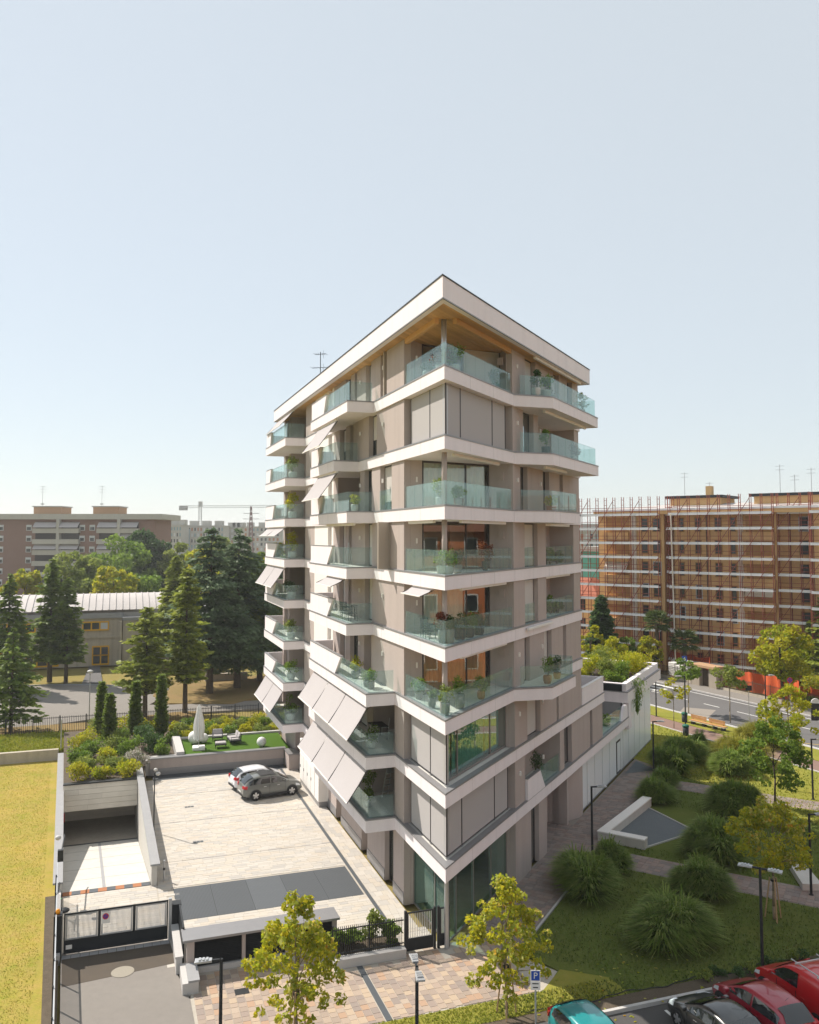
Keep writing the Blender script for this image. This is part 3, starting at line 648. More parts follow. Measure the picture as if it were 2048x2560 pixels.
# terraces of the lower wing
MB().prism([R(26.4, -0.45), R(26.1, -0.45), R(26.1, -9), R(26.4, -9)], ZK[1]-0.03, ztop(1)).build('wall', M['stucco'], BLD)
MB().prism([R(TEND+0.02, -0.05), R(26.55, -0.05), R(26.55, -0.22), R(TEND+0.02, -0.22)], ZK[2]-0.02, ZK[2]+1.05).build('parapet', M['white'], SLABS[2])
MB().prism([R(26.38, -0.22), R(26.55, -0.22), R(26.55, -6), R(26.38, -6)], ZK[2]-0.02, ZK[2]+1.05).build('parapet', M['white'], SLABS[2])
MB().prism([R(TEND+0.02, -0.02), R(26.58, -0.02), R(26.58, -0.25), R(TEND+0.02, -0.25)], ZK[2]+1.05, ZK[2]+1.10).build('parapet_cap', M['whitewall'], SLABS[2])
glass_line(1, R, [(26.6, -0.16), (32.0, -0.16)])
MB().hexa([R3(31.9, -0.05, 3.9), R3(33.8, -0.05, 3.9), R3(33.8, -0.25, 3.9), R3(31.9, -0.25, 3.9)], [R3(32.7, -0.05, 4.9), R3(33.8, -0.05, 4.9), R3(33.8, -0.25, 4.9), R3(32.7, -0.25, 4.9)]).build('parapet', M['white'], SLABS[1])
# ================================================================== the site
def ol(s): return 15.45+0.055*(s-6.0)          # left boundary of the property
def orr(s): return 11.5+0.02*(s-12.0)          # wall between ramp and courtyard
M['dryground'] = mat('dry_grass_ground', (0.24, 0.195, 0.065), 1.0, spec=0.05, noise=[(0.05, 0.6, (0.14, 0.15, 0.04)), (1.1, 0.5, (0.29, 0.215, 0.09))], bump=(8, 0.5, 0.05))
M['lawn'] = mat('dry_yellow_lawn', (0.40, 0.31, 0.065), 1.0, spec=0.05, noise=[(0.35, 0.85, (0.22, 0.255, 0.03)), (2.6, 0.55, (0.42, 0.27, 0.095)), (9, 0.45, (0.17, 0.19, 0.03)), (0.9, 0.35, (0.44, 0.29, 0.12))], bump=(14, 0.8, 0.06))
M['lawngreen'] = mat('park_lawn', (0.08, 0.125, 0.02), 1.0, spec=0.05, noise=[(0.4, 0.6, (0.15, 0.155, 0.04)), (2.5, 0.5, (0.08, 0.12, 0.024)), (11, 0.4, (0.19, 0.175, 0.06))], bump=(16, 0.8, 0.06))
M['verge'] = mat('sun_tinted_verge', (0.21, 0.21, 0.04), 1.0, spec=0.05, noise=[(0.4, 0.6, (0.31, 0.26, 0.06)), (3, 0.4, (0.17, 0.20, 0.03))], bump=(14, 0.7, 0.05))  # brighter lawn colour with sunlight put in, also on the road verges
M['turf'] = mat('artificial_turf', (0.062, 0.125, 0.012), 0.9, spec=0.1, noise=[(1.2, 0.4, (0.075, 0.14, 0.014)), (30, 0.4, (0.045, 0.10, 0.01))], bump=(60, 0.6, 0.03))
M['asph'] = mat('worn_asphalt', (0.215, 0.195, 0.175), 0.95, spec=0.15, noise=[(0.25, 0.5, (0.25, 0.23, 0.205)), (3, 0.4, (0.175, 0.16, 0.145)), (40, 0.35, (0.27, 0.25, 0.23))], bump=(70, 0.4, 0.01))
M['asphdark'] = mat('fresh_asphalt_patch', (0.085, 0.07, 0.055), 0.9, noise=[(1.2, 0.5, (0.11, 0.085, 0.06)), (30, 0.3, (0.06, 0.05, 0.045))], bump=(60, 0.4, 0.01))
M['road'] = mat('road_asphalt', (0.135, 0.13, 0.13), 0.95, spec=0.15, noise=[(0.2, 0.5, (0.165, 0.16, 0.155)), (4, 0.3, (0.11, 0.105, 0.105))], bump=(60, 0.3, 0.01))
M['parkroad'] = mat('parking_asphalt', (0.075, 0.072, 0.07), 0.95, noise=[(0.6, 0.5, (0.10, 0.095, 0.09)), (20, 0.4, (0.06, 0.055, 0.055))], bump=(60, 0.4, 0.01))
M['concrete'] = mat('pale_concrete', (0.52, 0.50, 0.46), 0.9, noise=[(0.6, 0.5, (0.46, 0.44, 0.40)), (8, 0.3, (0.56, 0.54, 0.50))], bump=(30, 0.2, 0.01), stains=0.25)
M['concold'] = mat('weathered_concrete', (0.45, 0.395, 0.315), 0.95, noise=[(0.8, 0.6, (0.36, 0.315, 0.255)), (6, 0.4, (0.49, 0.45, 0.37))], bump=(20, 0.4, 0.02), stains=0.5)
M['stone'] = mat('wall_capstone', (0.29, 0.29, 0.295), 0.8, noise=[(2, 0.5, (0.24, 0.24, 0.25)), (20, 0.3, (0.34, 0.34, 0.34))], bump=(40, 0.2, 0.008))
M['granite'] = mat('pale_granite', (0.50, 0.48, 0.46), 0.75, noise=[(3, 0.4, (0.43, 0.41, 0.40)), (45, 0.4, (0.36, 0.35, 0.34))], bump=(50, 0.25, 0.008))
M['joint'] = mat('mortar_bed', (0.42, 0.385, 0.33), 1.0, noise=[(4, 0.5, (0.33, 0.29, 0.24))])
M['jointpark'] = mat('sandy_joint', (0.26, 0.23, 0.20), 1.0)
M['slab'] = mat('beige_stone_slabs', (0.38, 0.335, 0.28), 0.85, noise=[(0.25, 0.8, (0.33, 0.30, 0.26)), (1.5, 0.4, (0.40, 0.355, 0.30)), (25, 0.3, (0.46, 0.41, 0.35))],
                var=[(0.52, 0.485, 0.435), (0.49, 0.46, 0.415), (0.51, 0.455, 0.385), (0.46, 0.44, 0.41), (0.55, 0.52, 0.475), (0.42, 0.405, 0.385), (0.52, 0.485, 0.435), (0.53, 0.485, 0.415)])
M['paver'] = mat('porphyry_pavers', (0.33, 0.26, 0.21), 0.8, noise=[(14, 0.4, (0.30, 0.25, 0.21))],
                 var=[(0.40, 0.31, 0.24), (0.32, 0.25, 0.20), (0.44, 0.35, 0.27), (0.28, 0.22, 0.19), (0.47, 0.36, 0.25), (0.24, 0.20, 0.18), (0.38, 0.29, 0.23), (0.42, 0.26, 0.16)])
M['paverpark'] = mat('path_pavers', (0.25, 0.20, 0.18), 0.85, noise=[(14, 0.4, (0.22, 0.19, 0.17))],
                     var=[(0.27, 0.215, 0.19), (0.22, 0.18, 0.165), (0.30, 0.22, 0.185), (0.19, 0.165, 0.155), (0.29, 0.24, 0.21), (0.24, 0.17, 0.145)])
M['redpath'] = mat('red_asphalt_path', (0.21, 0.135, 0.11), 0.95, noise=[(1, 0.5, (0.24, 0.16, 0.13))], bump=(50, 0.3, 0.01))
M['grate'] = mat('galvanised_grating', (0.085, 0.095, 0.105), 0.55, metal=0.15)
M['gratepanel'] = mat('grating_panel_steel', (0.10, 0.11, 0.12), 0.6, metal=0.1, var=0.14)
M['gratedark'] = mat('grating_shaft', (0.06, 0.066, 0.072), 0.9)
M['gravel'] = mat('grey_gravel', (0.13, 0.145, 0.155), 1.0, noise=[(25, 0.7, (0.18, 0.195, 0.20)), (2, 0.3, (0.11, 0.125, 0.135))], bump=(40, 0.8, 0.03))
M['paint'] = mat('road_paint', (0.72, 0.71, 0.68), 0.7, noise=[(5, 0.4, (0.58, 0.57, 0.55))])
M['paintyel'] = mat('yellow_road_paint', (0.62, 0.40, 0.06), 0.7, noise=[(5, 0.4, (0.5, 0.35, 0.1))])
M['mulch'] = mat('leafy_soil', (0.11, 0.085, 0.06), 1.0, noise=[(3, 0.6, (0.16, 0.125, 0.09)), (20, 0.5, (0.07, 0.06, 0.04))], bump=(25, 0.9, 0.05))
M['wood'] = mat('bench_timber', (0.48, 0.26, 0.10), 0.7, noise=[(6, 0.4, (0.40, 0.21, 0.08))], var=0.12)
M['green'] = mat('bin_green', (0.02, 0.13, 0.09), 0.5)
M['tan'] = mat('garden_wall_render', (0.36, 0.31, 0.25), 0.95, noise=[(0.6, 0.4, (0.31, 0.27, 0.22))], stains=0.3)
M['clad'] = mat('cream_cladding_boards', (0.70, 0.64, 0.55), 0.8, noise=[(1.2, 0.4, (0.55, 0.50, 0.42))], var=0.05)

def sheet(name, pts, z, m, th=0.05):
    return struct(MB().prism([tuple(p)[:2] for p in pts], z-th, z), name, M[m])
# base sheet round the ramp cut, out to the horizon
def Lq(s0, s1, o0, o1): return [L(s0, o0), L(s1, o0), L(s1, o1), L(s0, o1)]
gm = MB()
gm.prism(Lq(-1200, 2600, -1400, 11.3), -0.30, -0.20)
gm.prism([L(-1200, 17.4), L(2600, 17.4), L(2600, 1400), L(-1200, 1400)], -0.30, -0.20)
gm.prism(Lq(-1200, 12.2, 11.3, 17.4), -0.30, -0.20); gm.prism(Lq(40.5, 2600, 11.3, 17.4), -0.30, -0.20)
struct(gm, 'ground', M['dryground'])

# ---- courtyard stone floor
cb_ = MB().prism(Lq(3.4, 31.9, 0.0, 11.25), -0.1, -0.012).prism(Lq(1.6, 3.4, -0.3, 6.2), -0.1, -0.012).prism([L(6.1, 11.25), L(12.35, 11.25), L(12.35, ol(12.35)), L(6.1, ol(6.1))], -0.1, -0.012)
COURT = struct(cb_, 'courtyard_floor', M['joint'])
st = MB()
def slabs(s0, s1, oa, ob, mb, row=0.25, lo=0.35, hi=0.8, skip=None):
    s = s0
    while s < s1-0.02:
        o = oa - random.random()*0.3
        while o < ob:
            w = lo+random.random()*(hi-lo); x0, x1 = max(o, oa), min(o+w, ob)
            if x1-x0 > 0.06 and not (skip and skip(s, (x0+x1)/2)):
                mb.cur = random.random(); zt = random.random()*0.006; e = min(s+row, s1)
                mb.prism([L(s+0.006, x0+0.006), L(e-0.006, x0+0.006), L(e-0.006, x1-0.006), L(s+0.006, x1-0.006)], -0.012, zt)
            o += w
        s += row
ingrate = lambda s, o: (7.6 < s < 11.55 and 1.35 < o < 10.5) or (s > 31.6)
slabs(3.4, 31.9, 1.32, 11.2, st, skip=ingrate); slabs(1.6, 3.4, -0.3, 6.2, st); slabs(6.1, 12.3, 11.25, 15.4, st)
slabs(3.4, 31.9, 0.02, 1.10, st, row=0.55, lo=0.3, hi=0.5)
sto = st.build('stone_slabs', M['slab'], COURT, var=True); sto['kind'] = 'stuff'
dr = MB().prism(Lq(3.0, 31.6, 1.12, 1.30), -0.02, 0.004).build('drain_channel', M['grate'], COURT)
for s in (15.2, 21.8, 27.6): MB().prism(Lq(s, s+0.02, 1.3, 11.2), -0.01, 0.0075).build('expansion_joint', M['gratedark'], COURT)
for (x, y) in ((1274, 694), (1335, 930)):
    p = G(x/2.6953, 1760+y/2.6953); d = MB()
    for i in range(3): d.box(-0.30+0.2*i, -0.12+0.2*i, -0.14, 0.14, 0.002, 0.012)
    d2 = d.build('floor_drain', M['grate'], COURT); d2.location = p; d2.rotation_euler = (0, 0, ANG_L+math.pi/2)
# large steel grating over the light shaft: bearing bars between panels
gr = thing('steel_grating', L3(9.6, 5.9, 0), 0, 'large galvanised steel grating set flush in the stone courtyard', 'grating', world=True)
MB().prism(Lq(7.65, 11.5, 1.4, 10.45), -0.1, -0.005).build('shaft', M['gratedark'], gr)
for i in range(5):
    o0 = 1.4+9.05*i/5; o1 = 1.4+9.05*(i+1)/5; pn = MB(); pn.cur = random.random()
    x = o0+0.008
    while x < o1-0.05:
        pn.prism(Lq(7.68, 11.47, x, x+0.05), -0.045, 0.006); x += 0.066
    for s in (7.67, 8.6, 9.55, 10.5, 11.44): pn.prism(Lq(s, s+0.035, o0+0.02, o1-0.02), -0.045, 0.004)
    pn.build('grating_panel', M['gratepanel'], gr)
g2 = thing('wall_grating', L3(32.3, 5.7, 0), 0, 'narrow strip of grey grating along the foot of the turf terrace wall', 'grating', world=True)
pn = MB(); MB().prism(Lq(31.62, 33.1, 0.8, 10.7), -0.08, -0.005).build('shaft', M['gratedark'], g2)
x = 0.82
while x < 10.68: pn.prism(Lq(31.65, 33.05, x, x+0.03), -0.04, 0.006); x += 0.075
pn.build('grating_panel', M['grate'], g2)

# ---- raised turf terrace
TZ = 1.2
tw = thing('terrace_wall', L3(33.3, 5.5, 0), 0, 'taupe retaining wall with grey cap in front of the turf terrace', 'wall', world=True)
MB().prism(Lq(33.1, 33.4, 0.75, 10.9), 0, TZ).build('wall', M['stucco'], tw)
MB().prism(Lq(33.06, 33.1, 0.75, 10.9), 0, 0.5).build('plinth', M['coping'], tw)
MB().prism(Lq(33.0, 33.5, 0.6, 11.0), TZ+0.002, TZ+0.09).build('cap', M['coping'], tw)
MB().prism(Lq(31.2, 33.0, -0.1, 0.7), 0, 1.15).build('side_wall', M['stucco'], tw); MB().prism(Lq(31.15, 33.0, -0.12, 0.75), 1.152, 1.23).build('cap', M['coping'], tw)
struct(MB().prism(Lq(33.41, 38.9, 0.2, 8.35), 0, TZ-0.02), 'turf_terrace', M['turf'])
tb = thing('stone_kerb_wall', L3(38.9, 4, 0), 0, 'low pale stone edging round the turf terrace', 'wall', world=True)
MB().prism(Lq(38.9, 39.2, 0.0, 9.0), 0, TZ+0.12).build('edging', M['granite'], tb); MB().prism(Lq(33.5, 38.9, 8.36, 8.95), 0, TZ+0.3).build('edging', M['granite'], tb)
MB().prism(Lq(33.2, 34.6, 8.96, 11.2), 0, TZ-0.1).build('edging', M['granite'], tb)

# ---- garage ramp
rs0, rs1, rz = 12.35, 28.0, -2.75
def rquad(s0, s1, z0, z1, m, name, parent=None, inset=0.0):
    return MB().hexa([L3(s0, orr(s0)+0.02+inset, z0-0.1), L3(s1, orr(s1)+0.02+inset, z1-0.1), L3(s1, ol(s1)-inset, z1-0.1), L3(s0, ol(s0)-inset, z0-0.1)],
                     [L3(s0, orr(s0)+0.02+inset, z0), L3(s1, orr(s1)+0.02+inset, z1), L3(s1, ol(s1)-inset, z1), L3(s0, ol(s0)-inset, z0)]).build(name, M[m], parent)
ramp = rquad(rs0+0.5, rs1, 0.0, rz, 'concrete', 'ramp'); ramp['kind'] = 'structure'
M['garagefloor'] = mat('stained_garage_floor', (0.34, 0.30, 0.25), 0.8, noise=[(0.7, 0.6, (0.24, 0.215, 0.18)), (4, 0.4, (0.40, 0.37, 0.31))])
rquad(rs1, 39.5, rz-0.003, rz-0.25, 'garagefloor', 'garage_floor', ramp)
for i in range(10):                                # red and grey warning strip at the head of the ramp
    o0 = orr(12.6)+0.05+(ol(12.6)-orr(12.6)-0.1)*i/10; o1 = orr(12.6)+0.05+(ol(12.6)-orr(12.6)-0.1)*(i+1)/10
    MB().prism([L(12.36, o0), L(12.8, o0), L(12.8, o1), L(12.36, o1)], -0.05, 0.012).build('warning_strip', M['terra'] if i % 2 else M['grate'], ramp)
rquad(27.6, 27.95, -2.66, -2.72, 'gratedark', 'ramp_drain', ramp)
for s in (15.5, 18.6, 21.7, 24.8):
    z = rz*(s-rs0-0.5)/(rs1-rs0-0.5); rquad(s, s+0.025, z+0.006, z+0.003, 'stone', 'ramp_joint', ramp)
zc = lambda s: rz*(s-rs0-0.5)/(rs1-rs0-0.5)
MB().hexa([L3(12.9, 13.72, zc(12.9)+.001), L3(27.5, 14.2, zc(27.5)+.001), L3(27.5, 14.36, zc(27.5)+.001), L3(12.9, 13.88, zc(12.9)+.001)], [L3(12.9, 13.72, zc(12.9)+.008), L3(27.5, 14.2, zc(27.5)+.008), L3(27.5, 14.36, zc(27.5)+.008), L3(12.9, 13.88, zc(12.9)+.008)]).build('ramp_gutter', M['stone'], ramp)
rw = thing('ramp_wall', L3(20, orr(20)-0.2, 0), 0, 'concrete ramp wall with grey capstone between garage ramp and courtyard', 'wall', world=True)
MB().prism([L(12.2, orr(12.2)-0.28), L(33, orr(33)-0.28), L(33, orr(33)), L(12.2, orr(12.2))], -3, 1.03).build('wall', M['concrete'], rw)
MB().prism([L(12.1, orr(12.2)-0.42), L(33, orr(33)-0.40), L(33, orr(33)+0.06), L(12.1, orr(12.2)+0.06)], 1.032, 1.12).build('cap', M['stone'], rw)
rl = thing('boundary_wall', L3(22, ol(22)+0.15, 0), 0, 'pale boundary wall with grey cap between garage ramp and dry lawn', 'wall', world=True)
MB().prism([L(12.6, ol(12.6)), L(40, ol(40)), L(40, ol(40)+0.3), L(12.6, ol(12.6)+0.3)], -3, 0.50).build('wall', M['concrete'], rl)
MB().prism([L(12.6, ol(12.6)-0.05), L(40, ol(40)-0.05), L(40, ol(40)+0.42), L(12.6, ol(12.6)+0.42)], 0.502, 0.60).build('cap', M['stone'], rl)
MB().prism([L(5.5, ol(5.5)+0.03), L(12.6, ol(12.6)+0.03), L(12.6, ol(12.6)+0.3), L(5.5, ol(5.5)+0.3)], -0.4, 0.22).build('wall', M['granite'], rl)
gp = thing('garage_portal', L3(29, 14.2, -2.7), 0, 'cream boarded lintel over the underground garage entrance', 'garage', world=True)
MB().prism([L(29.1, orr(29)+0.01), L(29.3, orr(29)+0.01), L(29.3, ol(29)-0.01), L(29.1, ol(29)-0.01)], -0.85, 0.95).build('lintel', M['joint'], gp)
for r_ in range(5):
    o0, o1 = orr(29)+0.02, ol(29)-0.02; xs = sorted([o0, o1, o0+(o1-o0)*(0.2+0.6*random.random())]); z0 = -0.85+0.36*r_
    for a, b in zip(xs[:-1], xs[1:]):
        MB().prism([L(29.02, a+0.006), L(29.1, a+0.006), L(29.1, b-0.006), L(29.02, b-0.006)], z0+0.008, z0+0.352).build('board', M['clad'], gp)
MB().prism([L(28.9, orr(29)-0.1), L(29.35, orr(29)-0.1), L(29.35, ol(29)), L(28.9, ol(29))], 0.952, 1.04).build('cap', M['anth'], gp)
MB().prism([L(29.3, orr(29)), L(40, orr(40)), L(40, ol(40)), L(29.3, ol(29))], -0.7, -0.55).build('ceiling', M['concrete'], gp)
for i in range(6):
    z0 = -2.9+0.36*i; MB().prism([L(33.6, 11.6), L(33.75, 11.6), L(33.75, 17), L(33.6, 17)], z0, z0+0.345).build('door_panel', M['clad'], gp)
MB().prism([L(29.3, ol(29)-0.02), L(40, ol(40)-0.02), L(40, ol(40)+0.25), L(29.3, ol(29)+0.25)], -3, -0.5).build('side_wall', M['concrete'], gp)
MB().prism([L(29.6, ol(29.6)-0.14), L(29.8, ol(29.6)-0.14), L(29.8, ol(29.6)-0.02), L(29.6, ol(29.6)-0.02)], -1.7, -1.1).build('fire_extinguisher', mat('red_box', (0.5, 0.02, 0.02), 0.4), gp)
# planted roof of the garage
BED = struct(MB().prism([L(29.35, 11.3), L(34.6, 11.3), L(34.6, 9.0), L(39.2, 9.0), L(39.2, 0), L(46.3, 0), L(46.3, ol(46)), L(29.35, ol(29))], -0.4, 0.9), 'planting_bed', M['mulch'])

# ---- driveway and its sliding gate
drv = sheet('driveway', [L(6.1, 10.9), L(6.1, ol(6)), L(-14, ol(-14)), L(-14, 10.2), L(0.6, 10.45), L(3.0, 10.85)], -0.0, 'asph', 0.15)
MB().prism([L(5.85, 10.95), L(5.85, ol(6)-0.05), L(3.2, ol(3.2)-0.05), L(3.7, 10.8)], 0.0, 0.006).build('asphalt_patch', M['asphdark'], drv)
for i in range(12):
    a = 10.95+(ol(6)-11.0)*i/12; MB().prism(Lq(5.55, 5.85, a+0.01, a+(ol(6)-11.0)/12-0.01), 0.0, 0.014).build('kerb_stone', M['stone'], drv)
mh = MB(); mh.lathe([(0.46, 0.0), (0.46, 0.012), (0.42, 0.016), (0.0, 0.016)], (0, 0, 0), 28); o = mh.build('manhole_cover', mat('concrete_lid', (0.30, 0.27, 0.22), 0.9, noise=[(12, 0.4, (0.24, 0.22, 0.18))]), drv); o.location = L3(3.65, 12.93, 0.004)
gt = thing('sliding_gate', L3(5.95, 13.2, 0), 0, 'dark sliding driveway gate with three barred panels and solid lower sheet', 'gate', world=True)
go0, go1 = 11.02, 15.35
def Lbar(parent, name, m, s, o0, z0, o1, z1, w, t=0.06):
    MB().bar(L3(s, o0, z0), L3(s, o1, z1), t, w).build(name, M[m], parent)
for z, w in ((1.70, 0.06), (0.58, 0.05), (0.08, 0.06)): MB().prism(Lq(5.92, 5.98, go0, go1), z-w/2, z+w/2).build('rail', M['anth'], gt)
w3 = (go1-go0)/3
barme = None
for i in range(3):
    a, b = go0+w3*i, go0+w3*(i+1)
    MB().prism(Lq(5.935, 5.965, a+0.03, b-0.03), 0.11, 0.555).build('lower_sheet', M['anth'], gt)
    for x in (a, b-0.06): MB().prism(Lq(5.915, 5.985, x, x+0.06), 0.05, 1.73).build('stile', M['anth'], gt)
    fr = MB()
    for q in ((a+0.07, a+0.13, 0.62, 1.66), (b-0.13, b-0.07, 0.62, 1.66), (a+0.13, b-0.13, 0.62, 0.67), (a+0.13, b-0.13, 1.61, 1.66)): fr.prism(Lq(5.92, 5.98, q[0], q[1]), q[2], q[3])
    fr.build('panel_frame', M['steel'], gt)
    n = 24
    for j in range(n):
        x = a+0.15+(b-a-0.3)*j/(n-1)
        if barme is None:
            bo = MB().box(-0.03, 0.03, -0.012, 0.012, 0.67, 1.61).build('bar', M['steel'], None); barme = bo.data; bpy.data.objects.remove(bo)
        bo = mk('bar', barme, None, gt); bo.location = L3(5.95, x, 0); bo.rotation_euler = (0, 0, ANG_L)
sg = MB().prism(Lq(5.885, 5.90, go0+w3*1.95, go0+w3*1.95-0.36), 1.12, 1.62).build('no_parking_sign', M['whitewall'], gt)
cs = L3(5.88, go0+w3*1.95-0.18, 1.42)
def disc(name, c, r, r0, axis, m, parent, th=0.006):
    d = MB(); a = Vector(axis).normalized(); u = a.cross(Vector((0, 0, 1))).normalized(); v = u.cross(a); n = 20; c = Vector(c)
    A = [c+u*(r*math.cos(2*math.pi*k/n))+v*(r*math.sin(2*math.pi*k/n)) for k in range(n)]
    if r0 > 0:
        Bq = [c+u*(r0*math.cos(2*math.pi*k/n))+v*(r0*math.sin(2*math.pi*k/n)) for k in range(n)]
        for k in range(n): d.hexa([A[k], A[(k+1) % n], Bq[(k+1) % n], Bq[k]], [A[k]+a*th, A[(k+1) % n]+a*th, Bq[(k+1) % n]+a*th, Bq[k]+a*th])
    else: d.face([p+a*th for p in A]); d.face(A[::-1]); [d.face([A[k], A[(k+1) % n], A[(k+1) % n]+a*th, A[k]+a*th]) for k in range(n)]
    return d.build(name, m, parent)
M['signred'] = mat('sign_red', (0.55, 0.02, 0.03), 0.5); M['signblue'] = mat('sign_blue', (0.02, 0.07, 0.35), 0.5)
ax = (-DL.x, -DL.y, 0)
disc('sign_ring', cs, 0.13, 0.095, ax, M['signred'], sg); disc('sign_field', cs, 0.095, 0, ax, M['signblue'], sg, 0.004)
MB().bar(Vector(cs)+Vector((*(NL*-0.07), 0.07))+Vector(ax)*0.007, Vector(cs)+Vector((*(NL*0.07), -0.07))+Vector(ax)*0.007, 0.006, 0.03).build('sign_slash', M['signred'], sg)
MB().prism(Lq(5.885, 5.90, go1-0.1, go1-0.35), 0.25, 0.42).build('plate', M['whitewall'], gt)
gpst = thing('gate_post', L3(6.05, 15.6, 0), 0, 'tall dark gate post topped by an orange warning light', 'post', world=True)
MB().prism(Lq(5.75, 6.25, 15.42, 15.75), 0, 1.75).build('post', M['anth'], gpst, bevel=0.01)
MB().lathe([(0.09, 0), (0.10, 0.1), (0.07, 0.19), (0.0, 0.21)], L3(6.0, 15.6, 1.75), 12).build('lamp', mat('amber_lens', (0.75, 0.28, 0.01), 0.3), gpst, smooth=True)
gp2 = thing('gate_post', L3(6.0, 10.9, 0), 0, 'pale square gate post beside the vent house', 'post', world=True)
MB().prism(Lq(5.9, 6.06, 10.86, 11.0), 0, 1.78).build('post', M['steel'], gp2); MB().prism(Lq(5.9, 6.4, 10.45, 10.85), 0, 1.5).build('motor_box', M['anth'], gp2)
# traffic light and small lamps on the boundary
def small_lamp(loc, h, heads, label, rz=0):
    t = thing('courtyard_lamp', loc, rz, label, 'lamp')
    MB().tube((0, 0, 0), (0, 0, h), 0.035, n=8).build('pole', M['anth'], t)
    for sx in heads:
        MB().bar((0, 0, h-0.15), (sx*0.12, 0, h-0.12), 0.03).build('arm', M['anth'], t)
        e = MB(); e.lathe([(0.02, -0.13), (0.12, -0.07), (0.15, 0.0), (0.11, 0.08), (0.02, 0.11)], (sx*0.20, 0, h-0.05), 12); e.build('globe', M['potwhite'], t, smooth=True)
    return t
small_lamp(L3(20.4, 11.08, 0), 3.55, (1,), 'slim black lamp with two white globes beside the ramp wall', 0.2)
_o = [c for c in bpy.data.objects if c.name.startswith('courtyard_lamp')][0]
MB().lathe([(0.02, -0.11), (0.10, -0.06), (0.13, 0.0), (0.09, 0.07), (0.02, 0.1)], (0.05, 0.1, 3.72), 12).build('globe', M['potwhite'], _o, smooth=True)
tl = thing('signal_light', L3(11.6, ol(11.6)+0.1, 0.2), ANG_L+math.pi/2, 'slim pole with red and green ramp signal and white globe lamp', 'traffic light')
MB().tube((0, 0, 0), (0, 0, 3.3), 0.035).build('pole', M['anth'], tl)
MB().box(-0.13, 0.13, -0.26, -0.05, 1.75, 2.3).build('housing', M['black'], tl)
MB().lathe([(0.085, 0), (0.075, 0.015), (0, 0.02)], (0, 0, 0), 14).build('green_lens', mat('green_lit', (0.02, 0.5, 0.08), 0.4, emit=((0.05, 1.0, 0.15), 1.5)), tl)
tl.children[-1].location = (0, -0.262, 1.9); tl.children[-1].rotation_euler = (math.pi/2, 0, 0)
MB().lathe([(0.085, 0), (0.075, 0.015), (0, 0.02)], (0, 0, 0), 14).build('red_lens', mat('red_unlit', (0.14, 0.01, 0.01), 0.4), tl)
tl.children[-1].location = (0, -0.262, 2.15); tl.children[-1].rotation_euler = (math.pi/2, 0, 0)
MB().lathe([(0.02, -0.13), (0.12, -0.07), (0.15, 0.0), (0.11, 0.08), (0.02, 0.11)], (0.12, 0, 2.95), 12).build('globe', M['potwhite'], tl, smooth=True)
mr = thing('convex_mirror', L3(10.6, ol(10.6)-0.1, 0), ANG_L, 'round convex traffic mirror on a short post by the ramp', 'mirror')
MB().tube((0, 0.1, 0), (0, 0.1, 1.3), 0.03).build('post', M['anth'], mr)
MB().lathe([(0.27, 0), (0.27, 0.04), (0.20, 0.09), (0, 0.12)], (0, 0, 0), 20).build('mirror_face', M['black'], mr, smooth=True); mr.children[-1].location = (-0.02, 0.1, 1.35); mr.children[-1].rotation_euler = (0, -math.pi/2, 0)
bo = thing('bollard_light', L3(12.7, 10.85, 0), 0, 'slim pale bollard light at the end of the ramp wall', 'bollard')
MB().tube((0, 0, 0), (0, 0, 1.05), 0.055, n=10).build('body', M['steel'], bo); MB().tube((0, 0, 0.55), (0, 0, 0.68), 0.058, n=10).build('sensor', M['black'], bo)

# boundary fence along the lawn: posts, rails and upright bars
fn = thing('boundary_fence', L3(3, ol(3)+0.25, 0), 0, 'grey barred metal fence running between driveway and dry lawn', 'fence', world=True)
FO = lambda s: ol(s)+0.22
for z in (0.15, 1.72): MB().hexa([L3(-9, FO(-9)-0.025, z), L3(12.4, FO(12.4)-0.025, z), L3(12.4, FO(12.4)+0.025, z), L3(-9, FO(-9)+0.025, z)], [L3(-9, FO(-9)-0.025, z+0.05), L3(12.4, FO(12.4)-0.025, z+0.05), L3(12.4, FO(12.4)+0.025, z+0.05), L3(-9, FO(-9)+0.025, z+0.05)]).build('rail', M['steel'], fn)
pb = MB().box(-0.03, 0.03, -0.03, 0.03, 0, 1.85).build('post', M['anth']).data; bpy.data.objects.remove(bpy.data.objects['post'] if 'post' in bpy.data.objects and bpy.data.objects['post'].data == pb else [x for x in bpy.data.objects if x.data == pb][0])
bb = MB().box(-0.012, 0.012, -0.008, 0.008, 0.2, 1.72); bb_o = bb.build('bar', M['anth']); bbm = bb_o.data; bpy.data.objects.remove(bb_o)
s = -9.0
while s < 12.4:
    q = mk('post', pb, None, fn); q.location = L3(s, FO(s)+0.04, 0); q.rotation_euler = (0, 0, ANG_L); s += 2.14
s = -8.9
while s < 12.3:
    q = mk('bar', bbm, None, fn); q.location = L3(s, FO(s), 0); s += 0.125
struct(MB().prism([L(-9, ol(-9)+0.1), L(12.5, ol(12.5)+0.1), L(12.5, ol(12.5)+0.75), L(-9, ol(-9)+0.55)], -0.2, 0.03), 'soil_strip', M['mulch'])
struct(MB().prism([L(-20, ol(-20)+0.5), L(12.5, ol(12.5)+0.6), L(12.55, ol(12.5)+0.32), L(40.2, ol(40)+0.32), L(40.2, 60), L(-20, 60)], -0.2, 0.0), 'lawn', M['lawn'])
